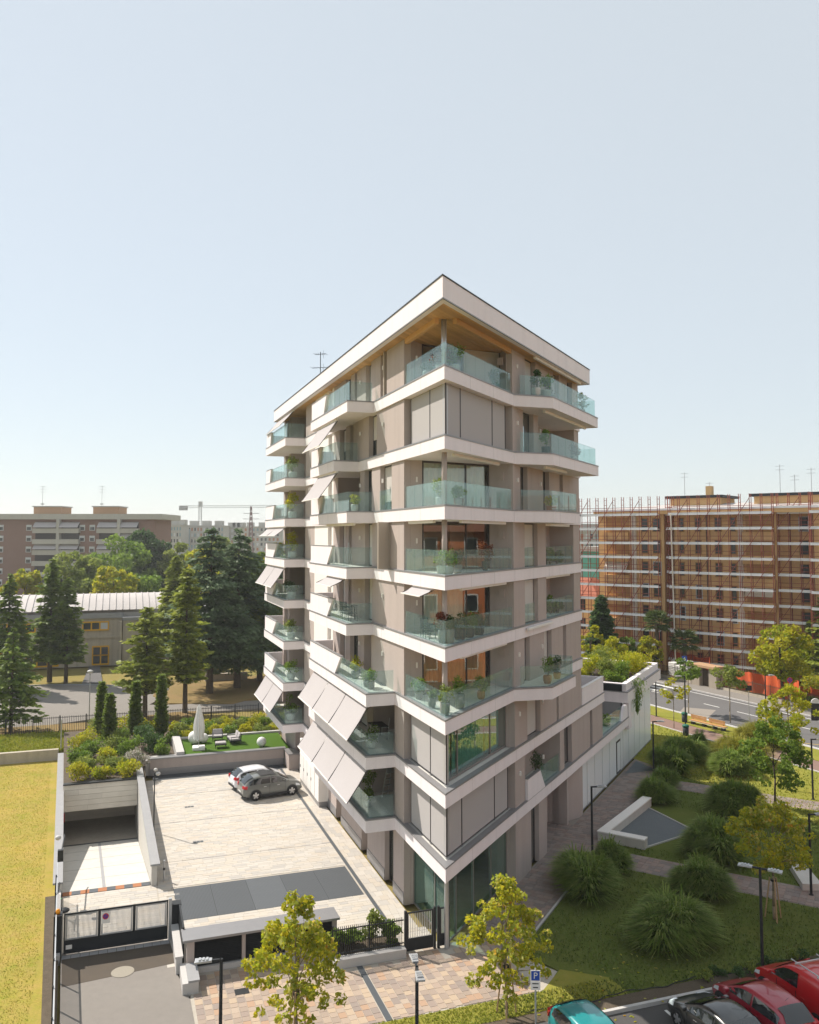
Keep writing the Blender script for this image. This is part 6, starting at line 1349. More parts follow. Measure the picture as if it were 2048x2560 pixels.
park_lamp(G(*q3(548, 1570)), 5.0, 'park lamp with white mushroom head on the turning circle'); park_lamp(G(*q3(1018, 1560)), 3.2, 'park lamp with white head behind the cypresses')

# ---- brick apartment block far left
M['brick'] = mat('brown_brick', (0.21, 0.13, 0.105), 0.95, noise=[(0.15, 0.4, (0.18, 0.11, 0.09)), (1.5, 0.4, (0.24, 0.155, 0.125))])
M['paleconc'] = mat('pale_block_concrete', (0.42, 0.41, 0.38), 0.9, noise=[(0.2, 0.5, (0.36, 0.35, 0.32))], stains=0.2)
M['ochre'] = mat('ochre_brick', (0.42, 0.26, 0.15), 0.95)
M['bluepanel'] = mat('blue_glass_panel', (0.16, 0.26, 0.30), 0.3, spec=0.5)
def at3(x, y, D): return AT(x, y, D)
bb = thing('brick_apartment_block', AT(200, 1500, 233).xy.to_3d(), 0, 'long brown brick apartment block with pale balconies and flat roof', 'building', world=True)
D0 = 233.0; X = lambda px: (px-1024)/2100*D0
zt = 23.3
MB().box(X(-260), X(388), D0, D0+16, 0, zt-0.6).build('wall', M['brick'], bb)
MB().box(X(-262), X(408), D0-1.2, D0+18, zt-0.6, zt+0.9).build('roof', M['paleconc'], bb)
for a, b in ((76, 146), (226, 290)): MB().box(X(a), X(b), D0+2, D0+9, zt+0.9, zt+2.9).build('stair_head', M['ochre'], bb); MB().box(X(a)-0.3, X(b)+0.3, D0+1.7, D0+9.3, zt+2.9, zt+3.2).build('stair_head_roof', M['paleconc'], bb)
for px in (90, 241):
    m = MB(); m.tube((X(px), D0+4, zt+3), (X(px), D0+4, zt+9), 0.05, n=5); [m.bar((X(px)-0.9, D0+4, zt+q), (X(px)+0.9, D0+4, zt+q), 0.07) for q in (7.2, 8.0, 8.7)]; m.lathe([(0.05, 0), (0.45, 0.15), (0.6, 0.35)], (X(px), D0+4, zt+3.6), 10); m.build('antenna', M['steel'], bb)
for k in range(7):
    z = zt-3.2-3.0*k
    for a, b in ((88, 149), (153, 203), (247, 300), (304, 350)):
        MB().box(X(a), X(b), D0-1.5, D0-0.02, z-1.2, z+0.1).build('balcony', M['paleconc'], bb)
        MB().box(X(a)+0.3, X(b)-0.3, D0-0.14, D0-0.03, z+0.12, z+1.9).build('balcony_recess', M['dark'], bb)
        if k in (0, 2) or (a == 304 and k < 2):
            MB().hexa([(X(a)+0.2, D0-0.3, z+1.75), (X(b)-0.2, D0-0.3, z+1.75), (X(b)-0.2, D0-1.9, z+0.35), (X(a)+0.2, D0-1.9, z+0.35)], [(X(a)+0.2, D0-0.3, z+1.8), (X(b)-0.2, D0-0.3, z+1.8), (X(b)-0.2, D0-1.9, z+0.4), (X(a)+0.2, D0-1.9, z+0.4)]).build('awning', M['awning'], bb)
    for px in (4, 74, 207, 232):
        w = MB().box(X(px)-0.75, X(px)+0.75, D0-0.10, D0-0.02, z-0.5, z+1.1).build('window', M['blind'], bb)
        MB().box(X(px)-0.55, X(px)+0.55, D0-0.14, D0-0.105, z-0.35, z+0.5).build('pane', M['bgglass'], w)
for px in (151, 302): MB().box(X(px)-0.4, X(px)+0.4, D0-1.6, D0-0.03, 0, zt-0.6).build('pier', M['paleconc'], bb)
# ---- pale blue blocks farther away
def farblock(x0, x1, ytop, D, label, seed, cols=12, rows=7, m='paleconc', floor=3.0, panel=None):
    random.seed(seed); XX = lambda px: (px-1024)/2100*D; zt = AT(0, ytop, D).z
    t = thing('apartment_block', (XX((x0+x1)/2), D, 0), 0, label, 'building', world=True)
    MB().box(XX(x0), XX(x1), D, D+14, 0, zt).build('wall', M[m], t); MB().box(XX(x0)-0.4, XX(x1)+0.4, D-0.4, D+14.4, zt, zt+0.5).build('roof', M['paleconc'], t)
    w = (XX(x1)-XX(x0))/cols
    for r_ in range(rows):
        z = zt-floor*(r_+1)+0.6
        MB().box(XX(x0), XX(x1), D-0.25, D-0.01, z-0.9, z-0.6).build('floor_band', M['paleconc'], t)
        for c in range(cols):
            a = XX(x0)+w*c+w*0.25; MB().box(a, a+w*0.5, D-0.12, D-0.02, z, z+1.7).build('window', M[random.choice(['bgglass', 'bgglass', 'terra', 'bluepanel', 'blind'])], t)
    if panel:
        for a, b in panel: MB().box(XX(a), XX(b), D-1.2, D-0.26, 2, zt-1.5).build('glazed_bay', M['bluepanel'], t)
    for i in range(3):
        a = XX(x0)+(XX(x1)-XX(x0))*(0.15+0.3*i); MB().box(a, a+4, D+3, D+8, zt+0.5, zt+3).build('stair_head', M['paleconc'], t)
    return t
farblock(392, 455, 1314, 420, 'pale apartment block with red shutters right of the brick block', 1, 9, 8)
farblock(455, 560, 1316, 440, 'long pale blue glazed block under the crane', 2, 14, 8, panel=((462, 476), (520, 542)))
farblock(562, 600, 1320, 455, 'narrow pale block left of the lattice pylon', 3, 5, 8)
farblock(600, 700, 1318, 520, 'grey block behind the lattice pylon', 4, 10, 8)
farblock(1425, 1520, 1330, 300, 'pale block seen between tower and scaffolding', 5, 8, 6)
# crane and pylon
cr = thing('tower_crane', AT(501, 1400, 620).xy.to_3d(), 0, 'pale tower crane with long horizontal jib above the far blocks', 'crane', world=True)
def lattice(mb, p0, p1, w, n, r=0.09):
    p0 = Vector(p0); p1 = Vector(p1); d = (p1-p0).normalized(); u = d.cross(Vector((0, 1, 0))); u = u.normalized() if u.length > 0.1 else Vector((1, 0, 0)); v = d.cross(u)
    cs = [u*w/2+v*w/2, u*w/2-v*w/2, -u*w/2-v*w/2, -u*w/2+v*w/2]
    for c in cs: mb.bar(p0+c, p1+c, r*2)
    for i in range(n):
        a = p0.lerp(p1, i/n); b = p0.lerp(p1, (i+1)/n)
        for j in range(4): mb.bar(a+cs[j], b+cs[(j+1) % 4], r*1.3)
pc_ = AT(501, 1262, 620); m = MB(); lattice(m, (pc_.x, pc_.y, 0), (pc_.x, pc_.y, pc_.z+1.5), 1.9, 24, 0.12); m.build('mast', M['steel'], cr)
pl_ = AT(452, 1267, 620); pr_ = AT(690, 1266, 600); m = MB(); lattice(m, pl_, pr_, 1.6, 40, 0.10); m.build('jib', M['steel'], cr)
MB().box(pl_.x-1, pl_.x+5, pl_.y-1, pl_.y+1, pl_.z-2.6, pl_.z+0.8).build('counterweight', M['stone'], cr); MB().box(pc_.x-1.2, pc_.x+1.4, pc_.y-1, pc_.y+1, pc_.z-1.5, pc_.z+2.4).build('cab', M['paleconc'], cr)
py = thing('lattice_pylon', AT(628, 1400, 380).xy.to_3d(), 0, 'dark red lattice pylon with cross arms beside the balconied tower', 'pylon', world=True)
pp = AT(628, 1266, 380); m = MB(); base = Vector((pp.x, pp.y, 0)); top = Vector(pp)
for i in range(14):
    a = i/14; b = (i+1)/14; wa = 2.6*(1-a)+0.5; wb = 2.6*(1-b)+0.5
    for sx, sy in ((1, 1), (1, -1), (-1, -1), (-1, 1)):
        m.bar(base.lerp(top, a)+Vector((sx*wa/2, sy*wa/2, 0)), base.lerp(top, b)+Vector((sx*wb/2, sy*wb/2, 0)), 0.22); m.bar(base.lerp(top, a)+Vector((sx*wa/2, sy*wa/2, 0)), base.lerp(top, b)+Vector((-sx*wb/2, sy*wb/2, 0)), 0.14)
m.build('lattice', mat('rust_red_steel', (0.20, 0.12, 0.12), 0.8), py)
m = MB(); [m.bar(base.lerp(top, f)+Vector((-3.6, 0, 0)), base.lerp(top, f)+Vector((3.6, 0, 0)), 0.25) for f in (0.82, 0.90)]; m.build('cross_arm', M['steel'], py)

# ---- street on the right
SD = Vector((0.43, -0.903)); SN = Vector((0.903, 0.43)); S0 = Vector((26.64, 88.82))      # along the near kerb
def ST(a, b): return (S0.x+SD.x*a+SN.x*b, S0.y+SD.y*a+SN.y*b)
def Sq(a0, a1, b0, b1): return [ST(a0, b0), ST(a1, b0), ST(a1, b1), ST(a0, b1)]
struct(MB().prism(Sq(-120, 120, 0, 10.8), -0.2, -0.02), 'road', M['road'])
struct(MB().prism(Sq(-120, 120, 10.8, 13.6), -0.2, 0.09), 'pavement', M['asph'])
struct(MB().prism(Sq(-120, 120, -0.2, 0), -0.2, 0.09), 'kerb', M['granite']); struct(MB().prism(Sq(-120, 120, 10.65, 10.8), -0.2, 0.10), 'kerb', M['granite'])
struct(MB().prism(Sq(-120, 120, -3.2, -0.2), -0.2, 0.06), 'verge', M['verge'])
struct(MB().prism(Sq(-120, 120, -5.8, -3.2), -0.2, 0.02), 'cycle_path', M['redpath'])
struct(MB().prism(Sq(-20, 120, -5.95, -5.8), -0.2, 0.07), 'path_edge', M['granite'])
struct(MB().prism(Sq(-12, 60, -16, -5.95), -0.2, 0.01), 'sunny_lawn', M['verge'])
for b, w in ((0.45, 0.12), (9.7, 0.13)): struct(MB().prism(Sq(-120, 120, b, b+w), -0.02, -0.013), 'edge_line', M['paint'])
for i in range(9): struct(MB().prism(Sq(-19+4.6*i, -16.8+4.6*i if i < 5 else -14.4+4.6*i, 5.9, 6.03), -0.02, -0.013), 'centre_line', M['paint'])
for i in range(7): struct(MB().prism(Sq(-13.2, -8.8, 0.9+1.4*i, 1.45+1.4*i), -0.02, -0.012), 'zebra_stripe', M['paint'])
for a in (16, 20, 24): struct(MB().prism([ST(a, 0.8), ST(a+0.15, 0.8), ST(a+3.2, 3.0), ST(a+3.05, 3.0)], -0.02, -0.012), 'bus_stop_line', M['paintyel'])
# fence of the scaffolded block
iron_fence('garden_fence', 'rust brown iron garden fence on a kerb beyond the road', ST(-44, 13.7), ST(-10.2, 13.7), 1.3, 0.15, 2.4, 0.35, 'rust' if 'rust' in M else 'bark')
iron_fence('garden_fence', 'rust brown iron garden fence between the gate pillars and the big hedge', ST(-5.8, 13.7), ST(36, 13.7), 1.3, 0.15, 2.4, 0.35, 'bark')
fk = MB(); fk.prism(Sq(-44, -10.2, 13.6, 13.8), 0, 0.36).prism(Sq(-5.8, 36, 13.6, 13.8), 0, 0.36); struct(fk, 'fence_kerb', M['concold'])
gg = thing('gate_house', ST(-8, 13.8)+(0,), 0, 'tan entrance portal with flat roof and two pillars on the pavement', 'gate', world=True)
MB().prism(Sq(-10.1, -8.6, 13.2, 14.4), 0, 2.35).build('pillar', M['tan'], gg); MB().prism(Sq(-7.1, -5.9, 13.2, 14.4), 0, 2.35).build('pillar', M['tan'], gg)
MB().prism(Sq(-9.9, -6.0, 12.9, 14.7), 2.35, 2.62).build('roof', M['ochre'], gg); MB().prism(Sq(-8.6, -7.1, 13.75, 13.82), 0.1, 2.0).build('gate_leaf', M['bark'], gg)
# stacked pallets, orange netting
M['netting'] = mat('orange_netting', (0.55, 0.10, 0.03), 0.8, noise=[(1.5, 0.5, (0.45, 0.07, 0.02))])
for i, (a, b, h_) in enumerate(((-15.4, 15.6, 1.7), (-14.0, 15.5, 1.5), (-12.6, 15.9, 1.8), (-14.4, 17.0, 1.9))):
    t = thing('pallet_stack', (*ST(a, b), 0), math.atan2(SD.y, SD.x), 'stack of white sacks on a pallet behind the garden fence', 'pallet', 'white pallet stacks behind the fence')
    MB().box(-0.6, 0.6, -0.5, 0.5, 0, 0.14).build('pallet', M['wood'], t)
    z = 0.14
    while z < h_: MB().box(-0.57, 0.57, -0.48, 0.48, z, z+0.2).build('sack_layer', M['paint'], t, bevel=0.05); z += 0.21
def netting(a0, a1, b, h, seed, label):
    random.seed(seed); n = 22; rows = []
    for j in range(4): rows.append([(*ST(a0+(a1-a0)*i/n, b+0.25*math.sin(i*1.3+seed)+0.1*j*math.sin(i*0.7)), h*j/3+0.12*math.sin(i*0.9+seed)*(j > 0)+0.05) for i in range(n+1)])
    back = [[(p[0]+0.02, p[1]+0.02, p[2]) for p in r_] for r_ in rows]; o = MB().grid(rows).grid(back[::-1]).build('safety_net', M['netting'], smooth=True); one(o, label, 'netting')
netting(-22, -12.5, 19.0, 2.4, 1, 'sagging orange safety net behind the white pallets'); netting(-5.6, 3.5, 15.8, 2.2, 2, 'long orange safety net right of the entrance portal'); netting(-9.2, -6.6, 15.6, 2.1, 3, 'orange safety net seen through the entrance portal'); netting(3.2, 9.5, 16.4, 1.7, 4, 'faded orange net beside the hedge')

# ---- scaffolded ochre building
M['orange'] = mat('ochre_orange_render', (0.70, 0.45, 0.21), 0.95, noise=[(0.15, 0.4, (0.64, 0.41, 0.19)), (1.5, 0.3, (0.74, 0.48, 0.23))], stains=0.15)
M['ochredark'] = mat('loggia_shade_and_frame_ochre', (0.42, 0.235, 0.09), 0.95)  # loggia shade put into a darker ochre; window frames share it
M['tube'] = mat('rust_red_scaffold_tube', (0.26, 0.07, 0.05), 0.7, metal=0.2)
M['deck'] = mat('galvanised_scaffold_deck', (0.74, 0.74, 0.76), 0.5, metal=0.1, noise=[(0.8, 0.5, (0.62, 0.62, 0.65))])
E0 = Vector((27.0, 120.0)); E1 = Vector((56.0, 96.6)); ED = (E1-E0).normalized(); EN = Vector((-ED.y, ED.x))      # EN points away from the street
if EN.y < 0: EN = -EN
def E(a, b): return (E0.x+ED.x*a+EN.x*b, E0.y+ED.y*a+EN.y*b)
def Eq(a0, a1, b0, b1): return [E(a0, b0), E(a1, b0), E(a1, b1), E(a0, b1)]
ob = thing('ochre_apartment_block', (*E(18, 4), 0), 0, 'seven storey ochre apartment block wrapped in scaffolding', 'building', world=True)
OH = 21.0
BAYS = [(0.0, 9.6, 0.0), (9.6, 10.8, 2.2), (10.8, 24.0, 0.6), (24.0, 28.3, 2.0), (28.3, 52, 0.4)]
for a, b, dpt in BAYS: MB().prism(Eq(a, b, dpt, 14), 0, OH).build('wall', M['orange'], ob)
MB().prism(Eq(-0.5, 52, -0.6, 14), OH, OH+0.5).build('eaves', M['orange'], ob); MB().prism(Eq(-0.6, 52, -0.75, 14), OH+0.5, OH+0.75).build('gutter', M['deck'], ob)
m = MB(); m.hexa([E(0, -0.3)+(OH+0.76,), E(52, -0.3)+(OH+0.76,), E(52, 14)+(OH+0.76,), E(0, 14)+(OH+0.76,)], [E(9, 5)+(OH+1.5,), E(46, 5)+(OH+1.5,), E(46, 10)+(OH+1.5,), E(9, 10)+(OH+1.5,)]); m.build('roof', M['vault'], ob)
for a, b in ((9.4, 16.2), (20.6, 28.5)):
    MB().prism(Eq(a, b, 3.0, 9.0), OH+0.8, OH+2.2).build('penthouse', M['orange'], ob); MB().prism(Eq(a-0.5, b+0.5, 2.5, 9.5), OH+2.2, OH+2.55).build('penthouse_roof', M['anth'], ob)
MB().prism(Eq(13.6, 14.4, 5, 5.9), OH+2.5, OH+3.9).build('chimney', M['orange'], ob)
for a, h_ in ((10.5, 8.0), (14.0, 6.5), (23.2, 8.4), (25.0, 7.0), (27, 7.8)):
    m = MB(); p = Vector((*E(a, 5.5), OH+2)); m.tube(p, p+Vector((0, 0, h_-4)), 0.04, n=5); [m.bar(p+Vector((-0.45, 0.3, h_-4-q)), p+Vector((0.45, -0.3, h_-4-q)), 0.04) for q in (0.2, 0.7)]
    m.build('antenna', M['steel'], ob)
FH = 2.95
for k in range(7):
    z = 0.9+FH*k
    for (a0, a1, d) in ((6.4, 7.4, 0.0), (8.0, 9.2, 0.0), (11.4, 12.2, 0.6), (13.6, 14.5, 0.6), (16.2, 17.2, 0.6), (18.2, 19.0, 0.6), (26.2, 27.4, 2.0), (32, 34, 0.4)):
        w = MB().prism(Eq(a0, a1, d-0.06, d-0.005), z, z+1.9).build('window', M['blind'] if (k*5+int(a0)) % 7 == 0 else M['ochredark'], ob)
        MB().prism(Eq(a0+0.12, a1-0.12, d-0.10, d-0.065), z+0.12, z+1.78).build('pane', M['bgglass'], w)
    # loggias as flat panels carrying their shade in the colour, with balcony fronts
    for (a0, a1, d) in ((1.2, 4.6, 0.0), (20.2, 23.6, 0.6)):
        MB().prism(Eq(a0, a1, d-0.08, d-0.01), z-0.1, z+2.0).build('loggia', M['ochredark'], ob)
        MB().prism(Eq(a0-0.2, a1+0.2, d-0.9, d-0.09), z-1.15, z-0.05).build('balcony', M['orange'], ob)
        if (k*3+int(a0)) % 4 == 1: MB().hexa([E(a0, d-0.2)+(z+1.9,), E(a1, d-0.2)+(z+1.9,), E(a1, d-1.2)+(z+0.7,), E(a0, d-1.2)+(z+0.7,)], [E(a0, d-0.2)+(z+1.95,), E(a1, d-0.2)+(z+1.95,), E(a1, d-1.2)+(z+0.75,), E(a0, d-1.2)+(z+0.75,)]).build('awning', M['clad'], ob)
for a, d in ((5.4, -0.35), (19.6, 0.2)): MB().prism(Eq(a-0.28, a+0.28, d, d+0.4), 0, OH).build('pilaster', M['clad'], ob)
for a, d in ((9.9, 2.1), (25.2, 1.9), (15.2, 0.5)): MB().tube(E(a, d)+(0,), E(a, d)+(OH,), 0.07, n=6).build('downpipe', M['bark'], ob)
sc = thing('scaffolding', (*E(16, -1.2), 0), 0, 'rust red tube scaffolding with pale decks covering the ochre block', 'scaffolding', world=True)
RUNS = [(-3.2, 9.6, -1.35), (9.8, 10.7, 0.9), (10.8, 24.0, -0.75), (24.2, 28.2, 0.65), (28.3, 50, -0.9)]
NL_ = 11
for a0, a1, b in RUNS:
    n = max(1, round((a1-a0)/1.3)); xs = [a0+(a1-a0)*i/n for i in range(n+1)]; ztop_ = OH+2.4
    for x in xs:
        for bb_ in (b, b-0.75):
            MB().tube(E(x, bb_)+(0,), E(x, bb_)+(ztop_,), 0.05, n=5).build('standard', M['tube'], sc)
        m = MB(); [m.bar(E(x, b)+(z,), E(x, b-0.75)+(z,), 0.05) for z in (OH+2.0, OH+1.3)]; m.build('end_frame', M['tube'], sc)
    for k in range(NL_):
        z = 1.6+1.93*k
        MB().prism([E(a0, b-0.70), E(a1, b-0.70), E(a1, b-0.05), E(a0, b-0.05)], z-0.06, z+0.05).build('deck', M['deck'], sc)
        MB().prism([E(a0, b-0.79), E(a1, b-0.79), E(a1, b-0.76), E(a0, b-0.76)], z-0.10, z+0.24).build('toe_board', M['deck'], sc)
        for dz in (0.5, 1.0): MB().bar(E(a0, b-0.79)+(z+dz,), E(a1, b-0.79)+(z+dz,), 0.06).build('guard_rail', M['tube'], sc)
        for i in range(n):
            if (i*2+k) % 3 == 0: MB().bar(E(xs[i], b-0.80)+(z,), E(xs[i+1], b-0.80)+(z+1.93,), 0.06).build('brace', M['tube'], sc)
# open scaffold tower left of the block, green netted house behind it
MB().bar(E(11.6, -1.8)+(0,), E(11.3, -1.8)+(OH,), 0.14).build('rubbish_chute', M['clad'], sc)
nh = thing('netted_house', (*E(-6, 22), 0), 0, 'house under green netting with red tile roof behind the scaffolding', 'building', world=True)
MB().prism(Eq(-12, 2, 18, 26), 0, 15.5).build('wall', mat('green_scaffold_net', (0.10, 0.36, 0.28), 0.9, noise=[(0.6, 0.5, (0.16, 0.44, 0.36))]), nh); MB().prism(Eq(-12.3, 2.3, 17.6, 26.3), 15.5, 16.3).build('roof', M['paleconc'], nh)
rh = thing('tiled_house', (*E(-6, 9), 0), 0, 'low house with red tiled hip roof left of the scaffolding', 'building', world=True)
MB().prism(Eq(-14, -3.5, 6, 14), 0, 9.0).build('wall', M['orange'], rh); MB().hexa([E(-14.5, 5.5)+(9.0,), E(-3, 5.5)+(9.0,), E(-3, 14.5)+(9.0,), E(-14.5, 14.5)+(9.0,)], [E(-11, 9)+(11.5,), E(-6, 9)+(11.5,), E(-6, 11)+(11.5,), E(-11, 11)+(11.5,)]).build('roof', mat('red_roof_tiles', (0.30, 0.11, 0.07), 0.9, noise=[(2, 0.5, (0.30, 0.08, 0.04))]), rh)
for k in range(3):
    for a in (-12.5, -9.5, -6.5): MB().prism(Eq(a, a+1.2, 5.93, 5.99), 1.2+2.8*k, 2.9+2.8*k).build('window', M['bgglass'], rh)

# far belt of trees along the horizon
rg = np.random.default_rng(99); n = 26000; an = rg.random(n); D_ = 560+500*rg.random(n); px = -900+3900*an
hh = 9+5*np.sin(px*0.021)+3*np.sin(px*0.057)+2*np.sin(px*0.13); P = np.stack([(px-1024)/2100*D_, D_, np.abs(hh)*(rg.random(n)**0.7)], 1)
U = rdir(n, rg); V, Fq = quads(P, U, frame_for(U, rg), 2.4+1.6*rg.random(n), 1.9); fb = fast('far_woodland', V, Fq, M['lfolive'], None, rg.random(n)); tag(fb, 'hazy belt of distant trees along the horizon', 'trees', kind='stuff')

# the terracotta coloured house across the parking, which the corner windows mirror
rn = Vector((-0.88, 0.47)); rd = Vector((0.47, 0.88)); rc0 = Vector((41.0, 21.0))
def H2(a, b): return (rc0.x+rd.x*a-rn.x*b, rc0.y+rd.y*a-rn.y*b)
hh_ = thing('terracotta_house', (*H2(0, 6), 0), 0, 'terracotta orange house with tiled hip roof, mirrored in the corner windows', 'building', world=True)
MB().prism([H2(-16, 0), H2(16, 0), H2(16, 12), H2(-16, 12)], -0.3, 18.5).build('wall', mat('terracotta_render', (0.60, 0.20, 0.08), 0.95, noise=[(0.3, 0.4, (0.52, 0.17, 0.07))]), hh_)
MB().hexa([H2(-17, -1)+(18.5,), H2(17, -1)+(18.5,), H2(17, 13)+(18.5,), H2(-17, 13)+(18.5,)], [H2(-10, 5.5)+(22.5,), H2(10, 5.5)+(22.5,), H2(10, 6.5)+(22.5,), H2(-10, 6.5)+(22.5,)]).build('roof', mat('brown_roof_tiles', (0.30, 0.13, 0.08), 0.9, noise=[(2, 0.5, (0.22, 0.10, 0.06))]), hh_)
for k in range(6):
    for i in range(7):
        a = -14+4.4*i; w = MB().prism([H2(a, -0.06), H2(a+1.5, -0.06), H2(a+1.5, 0.0), H2(a, 0.0)], 1.0+3.0*k, 2.9+3.0*k).build('window', M['paint'], hh_)
        MB().prism([H2(a+0.15, -0.10), H2(a+1.35, -0.10), H2(a+1.35, -0.065), H2(a+0.15, -0.065)], 1.15+3.0*k, 2.75+3.0*k).build('pane', M['bgglass'], w)
# ================================================================== vehicles
def paint(name, c): return mat(name, c, 0.28, spec=0.6, coat=0.8)
M['carglass'] = mat('car_glass', (0.012, 0.015, 0.017), 0.05, spec=0.8, coat=0.5)
M['tyre'] = mat('tyre_rubber', (0.02, 0.02, 0.021), 0.85); M['trim'] = mat('black_trim', (0.03, 0.03, 0.032), 0.6)
M['rim'] = mat('alloy_rim', (0.55, 0.55, 0.56), 0.3, metal=0.8); M['lampw'] = mat('clear_lamp', (0.65, 0.67, 0.70), 0.1, spec=0.8); M['lampr'] = mat('red_lamp', (0.45, 0.01, 0.015), 0.15, spec=0.7)
def car(label, loc, rz, paintm, kind='hatch', roofm=None, group=None, name='car'):
    t = thing(name, loc, rz, label, 'car' if kind != 'van' else 'van', group)
    if kind == 'hatch':
        Ln, Wd = 4.0, 1.72; top = [(-2.0, .62), (-1.97, .82), (-1.88, 1.0), (-1.62, 1.30), (-1.35, 1.41), (-0.9, 1.46), (-0.3, 1.475), (0.15, 1.45), (0.45, 1.36), (0.8, 1.18), (1.12, 1.00), (1.45, .92), (1.75, .80), (1.93, .66), (2.0, .5)]; belt = .93; wb = 2.5; cab = (-1.66, 1.12)
    elif kind == 'suv':
        Ln, Wd = 4.25, 1.82; top = [(-2.12, .68), (-2.1, .95), (-2.0, 1.1), (-1.75, 1.38), (-1.4, 1.54), (-0.9, 1.59), (-0.2, 1.60), (0.25, 1.56), (0.55, 1.46), (0.9, 1.27), (1.22, 1.10), (1.6, 1.03), (1.9, .92), (2.08, .74), (2.13, .55)]; belt = 1.02; wb = 2.6; cab = (-1.78, 1.22)
    elif kind == 'coupe':
        Ln, Wd = 4.25, 1.80; top = [(-2.12, .65), (-2.1, .80), (-1.9, .93), (-1.5, 1.14), (-1.0, 1.32), (-0.5, 1.39), (0.0, 1.39), (0.35, 1.32), (0.65, 1.18), (0.95, 1.01), (1.15, .93), (1.5, .87), (1.85, .76), (2.05, .62), (2.12, .48)]; belt = .88; wb = 2.55; cab = (-1.6, 1.1)
    else:
        Ln, Wd = 4.4, 1.80; top = [(-2.2, .62), (-2.19, 1.2), (-2.15, 1.62), (-2.0, 1.74), (-1.2, 1.79), (-0.4, 1.80), (0.1, 1.77), (0.4, 1.68), (0.75, 1.45), (1.1, 1.18), (1.35, 1.06), (1.7, .97), (1.98, .82), (2.14, .65), (2.2, .5)]; belt = 1.05; wb = 2.7; cab = (-2.1, 1.3)
    xs = [x for x, _ in top]; ncol = 7; rings = []
    for x, zt in top:
        e = abs(x)/(Ln/2); w = Wd/2*(1-0.13*e**4-(0.10 if e > 0.97 else 0)); bl = min(belt, zt-0.06); incab = zt-belt
        wt = w*(0.93 if incab < 0.08 else (0.76 if kind != 'van' else 0.84)); zl = 0.24 if e < 0.9 else 0.34
        rings.append([(x, w*0.94, zl), (x, w, 0.45), (x, w*1.0, 0.66 if bl > .7 else (0.45+bl)/2), (x, w*0.965, bl), (x, wt+0.02, zt-0.10 if incab > 0.08 else zt-0.035), (x, wt*0.86, zt-0.03), (x, 0, zt)])
    full = [[(p[0], -p[1], p[2]) for p in r_]+[p for p in reversed(r_)] for r_ in rings]
    b = MB(); b.grid([[p for p in r_] for r_ in full])
    b.face(full[0][::-1]); b.face(full[-1])
    body = b.build('body', paintm, t, smooth=True)
    for p in body.data.polygons:
        if len(p.vertices) > 4: p.use_smooth = False
    sd = body.modifiers.new('sub', 'SUBSURF'); sd.levels = 1; sd.render_levels = 2
    def inset(face, k, off):
        c = sum((Vector(p) for p in face), Vector())/len(face); nn = (Vector(face[1])-Vector(face[0])).cross(Vector(face[2])-Vector(face[0])).normalized()
        if nn.dot(c-Vector((0, 0, 0.7))) < 0: nn = -nn
        return [c+(Vector(p)-c)*k+nn*off for p in face]
    for sy in (-1, 1):                            # side windows, doors split by a pillar
        groups = [[i for i in range(len(xs)-1) if cab[0] <= (xs[i]+xs[i+1])/2 < -0.35], [i for i in range(len(xs)-1) if -0.35 <= (xs[i]+xs[i+1])/2 <= cab[1]-0.12]]
        if kind == 'van': groups = groups[1:]
        for gi in groups:
            if not gi: continue
            i0, i1 = gi[0], gi[-1]+1; lo, hi = [], []
            for i in range(i0, i1+1):
                r_ = rings[i]; a, c = Vector(r_[3]), Vector(r_[4]); lo.append(a.lerp(c, 0.10)); hi.append(a.lerp(c, 0.90))
            rows = [[Vector((p.x, sy*(p.y+0.012), p.z)) for p in lo], [Vector((p.x, sy*(p.y+0.012), p.z)) for p in hi]]
            for rw in rows: rw[0].x += 0.05; rw[-1].x -= 0.05
            MB().grid(rows).build('side_window', M['carglass'], t)
    fi = [i for i in range(len(xs)) if 0.1 <= xs[i] <= cab[1]+0.02 and top[i][1] > belt+0.05]
    def screen(ix, name):
        rows = []
        for i in ix:
            r_ = rings[i]; h = r_[5][1]*0.98+0.02; z = r_[6][2]; rows.append([(r_[0][0], -h, r_[5][2]+0.012), (r_[0][0], -h*0.5, z+0.006), (r_[0][0], 0, z+0.012), (r_[0][0], h*0.5, z+0.006), (r_[0][0], h, r_[5][2]+0.012)])
        if len(rows) > 1: MB().grid(rows).build(name, M['carglass'], t, smooth=True)
    screen([i for i in fi if xs[i] >= 0.4-0.3*(kind == 'coupe')]+[max(fi)+1 if max(fi)+1 < len(xs) and xs[max(fi)+1] < cab[1]+0.05 else max(fi)], 'windscreen')
    ri = [i for i in range(len(xs)) if xs[i] <= -1.3+(0.4 if kind == 'coupe' else 0) and top[i][1] > belt+0.06]
    if kind != 'van': screen(ri, 'rear_window')
    else:
        MB().box(-2.215, -2.20, -0.62, 0.62, 1.08, 1.55).build('rear_window', M['carglass'], t)
        for y in (-0.6, 0.6): MB().tube((-1.6, y, 1.90), (0.2, y, 1.90), 0.025).build('roof_rail', M['steel'], t)
        for x in (-1.3, -0.2): MB().bar((x, -0.78, 1.93), (x, 0.78, 1.93), 0.06, 0.05).build('roof_bar', M['steel'], t)
    if roofm:
        rr_ = [i for i in range(len(xs)) if -1.36 <= xs[i] <= 0.3]; rows = [[(rings[i][0][0], -rings[i][5][1]*1.02, rings[i][5][2]+0.004), (rings[i][0][0], 0, rings[i][6][2]+0.008), (rings[i][0][0], rings[i][5][1]*1.02, rings[i][5][2]+0.004)] for i in rr_]; MB().grid(rows).build('roof_panel', roofm, t, smooth=True)
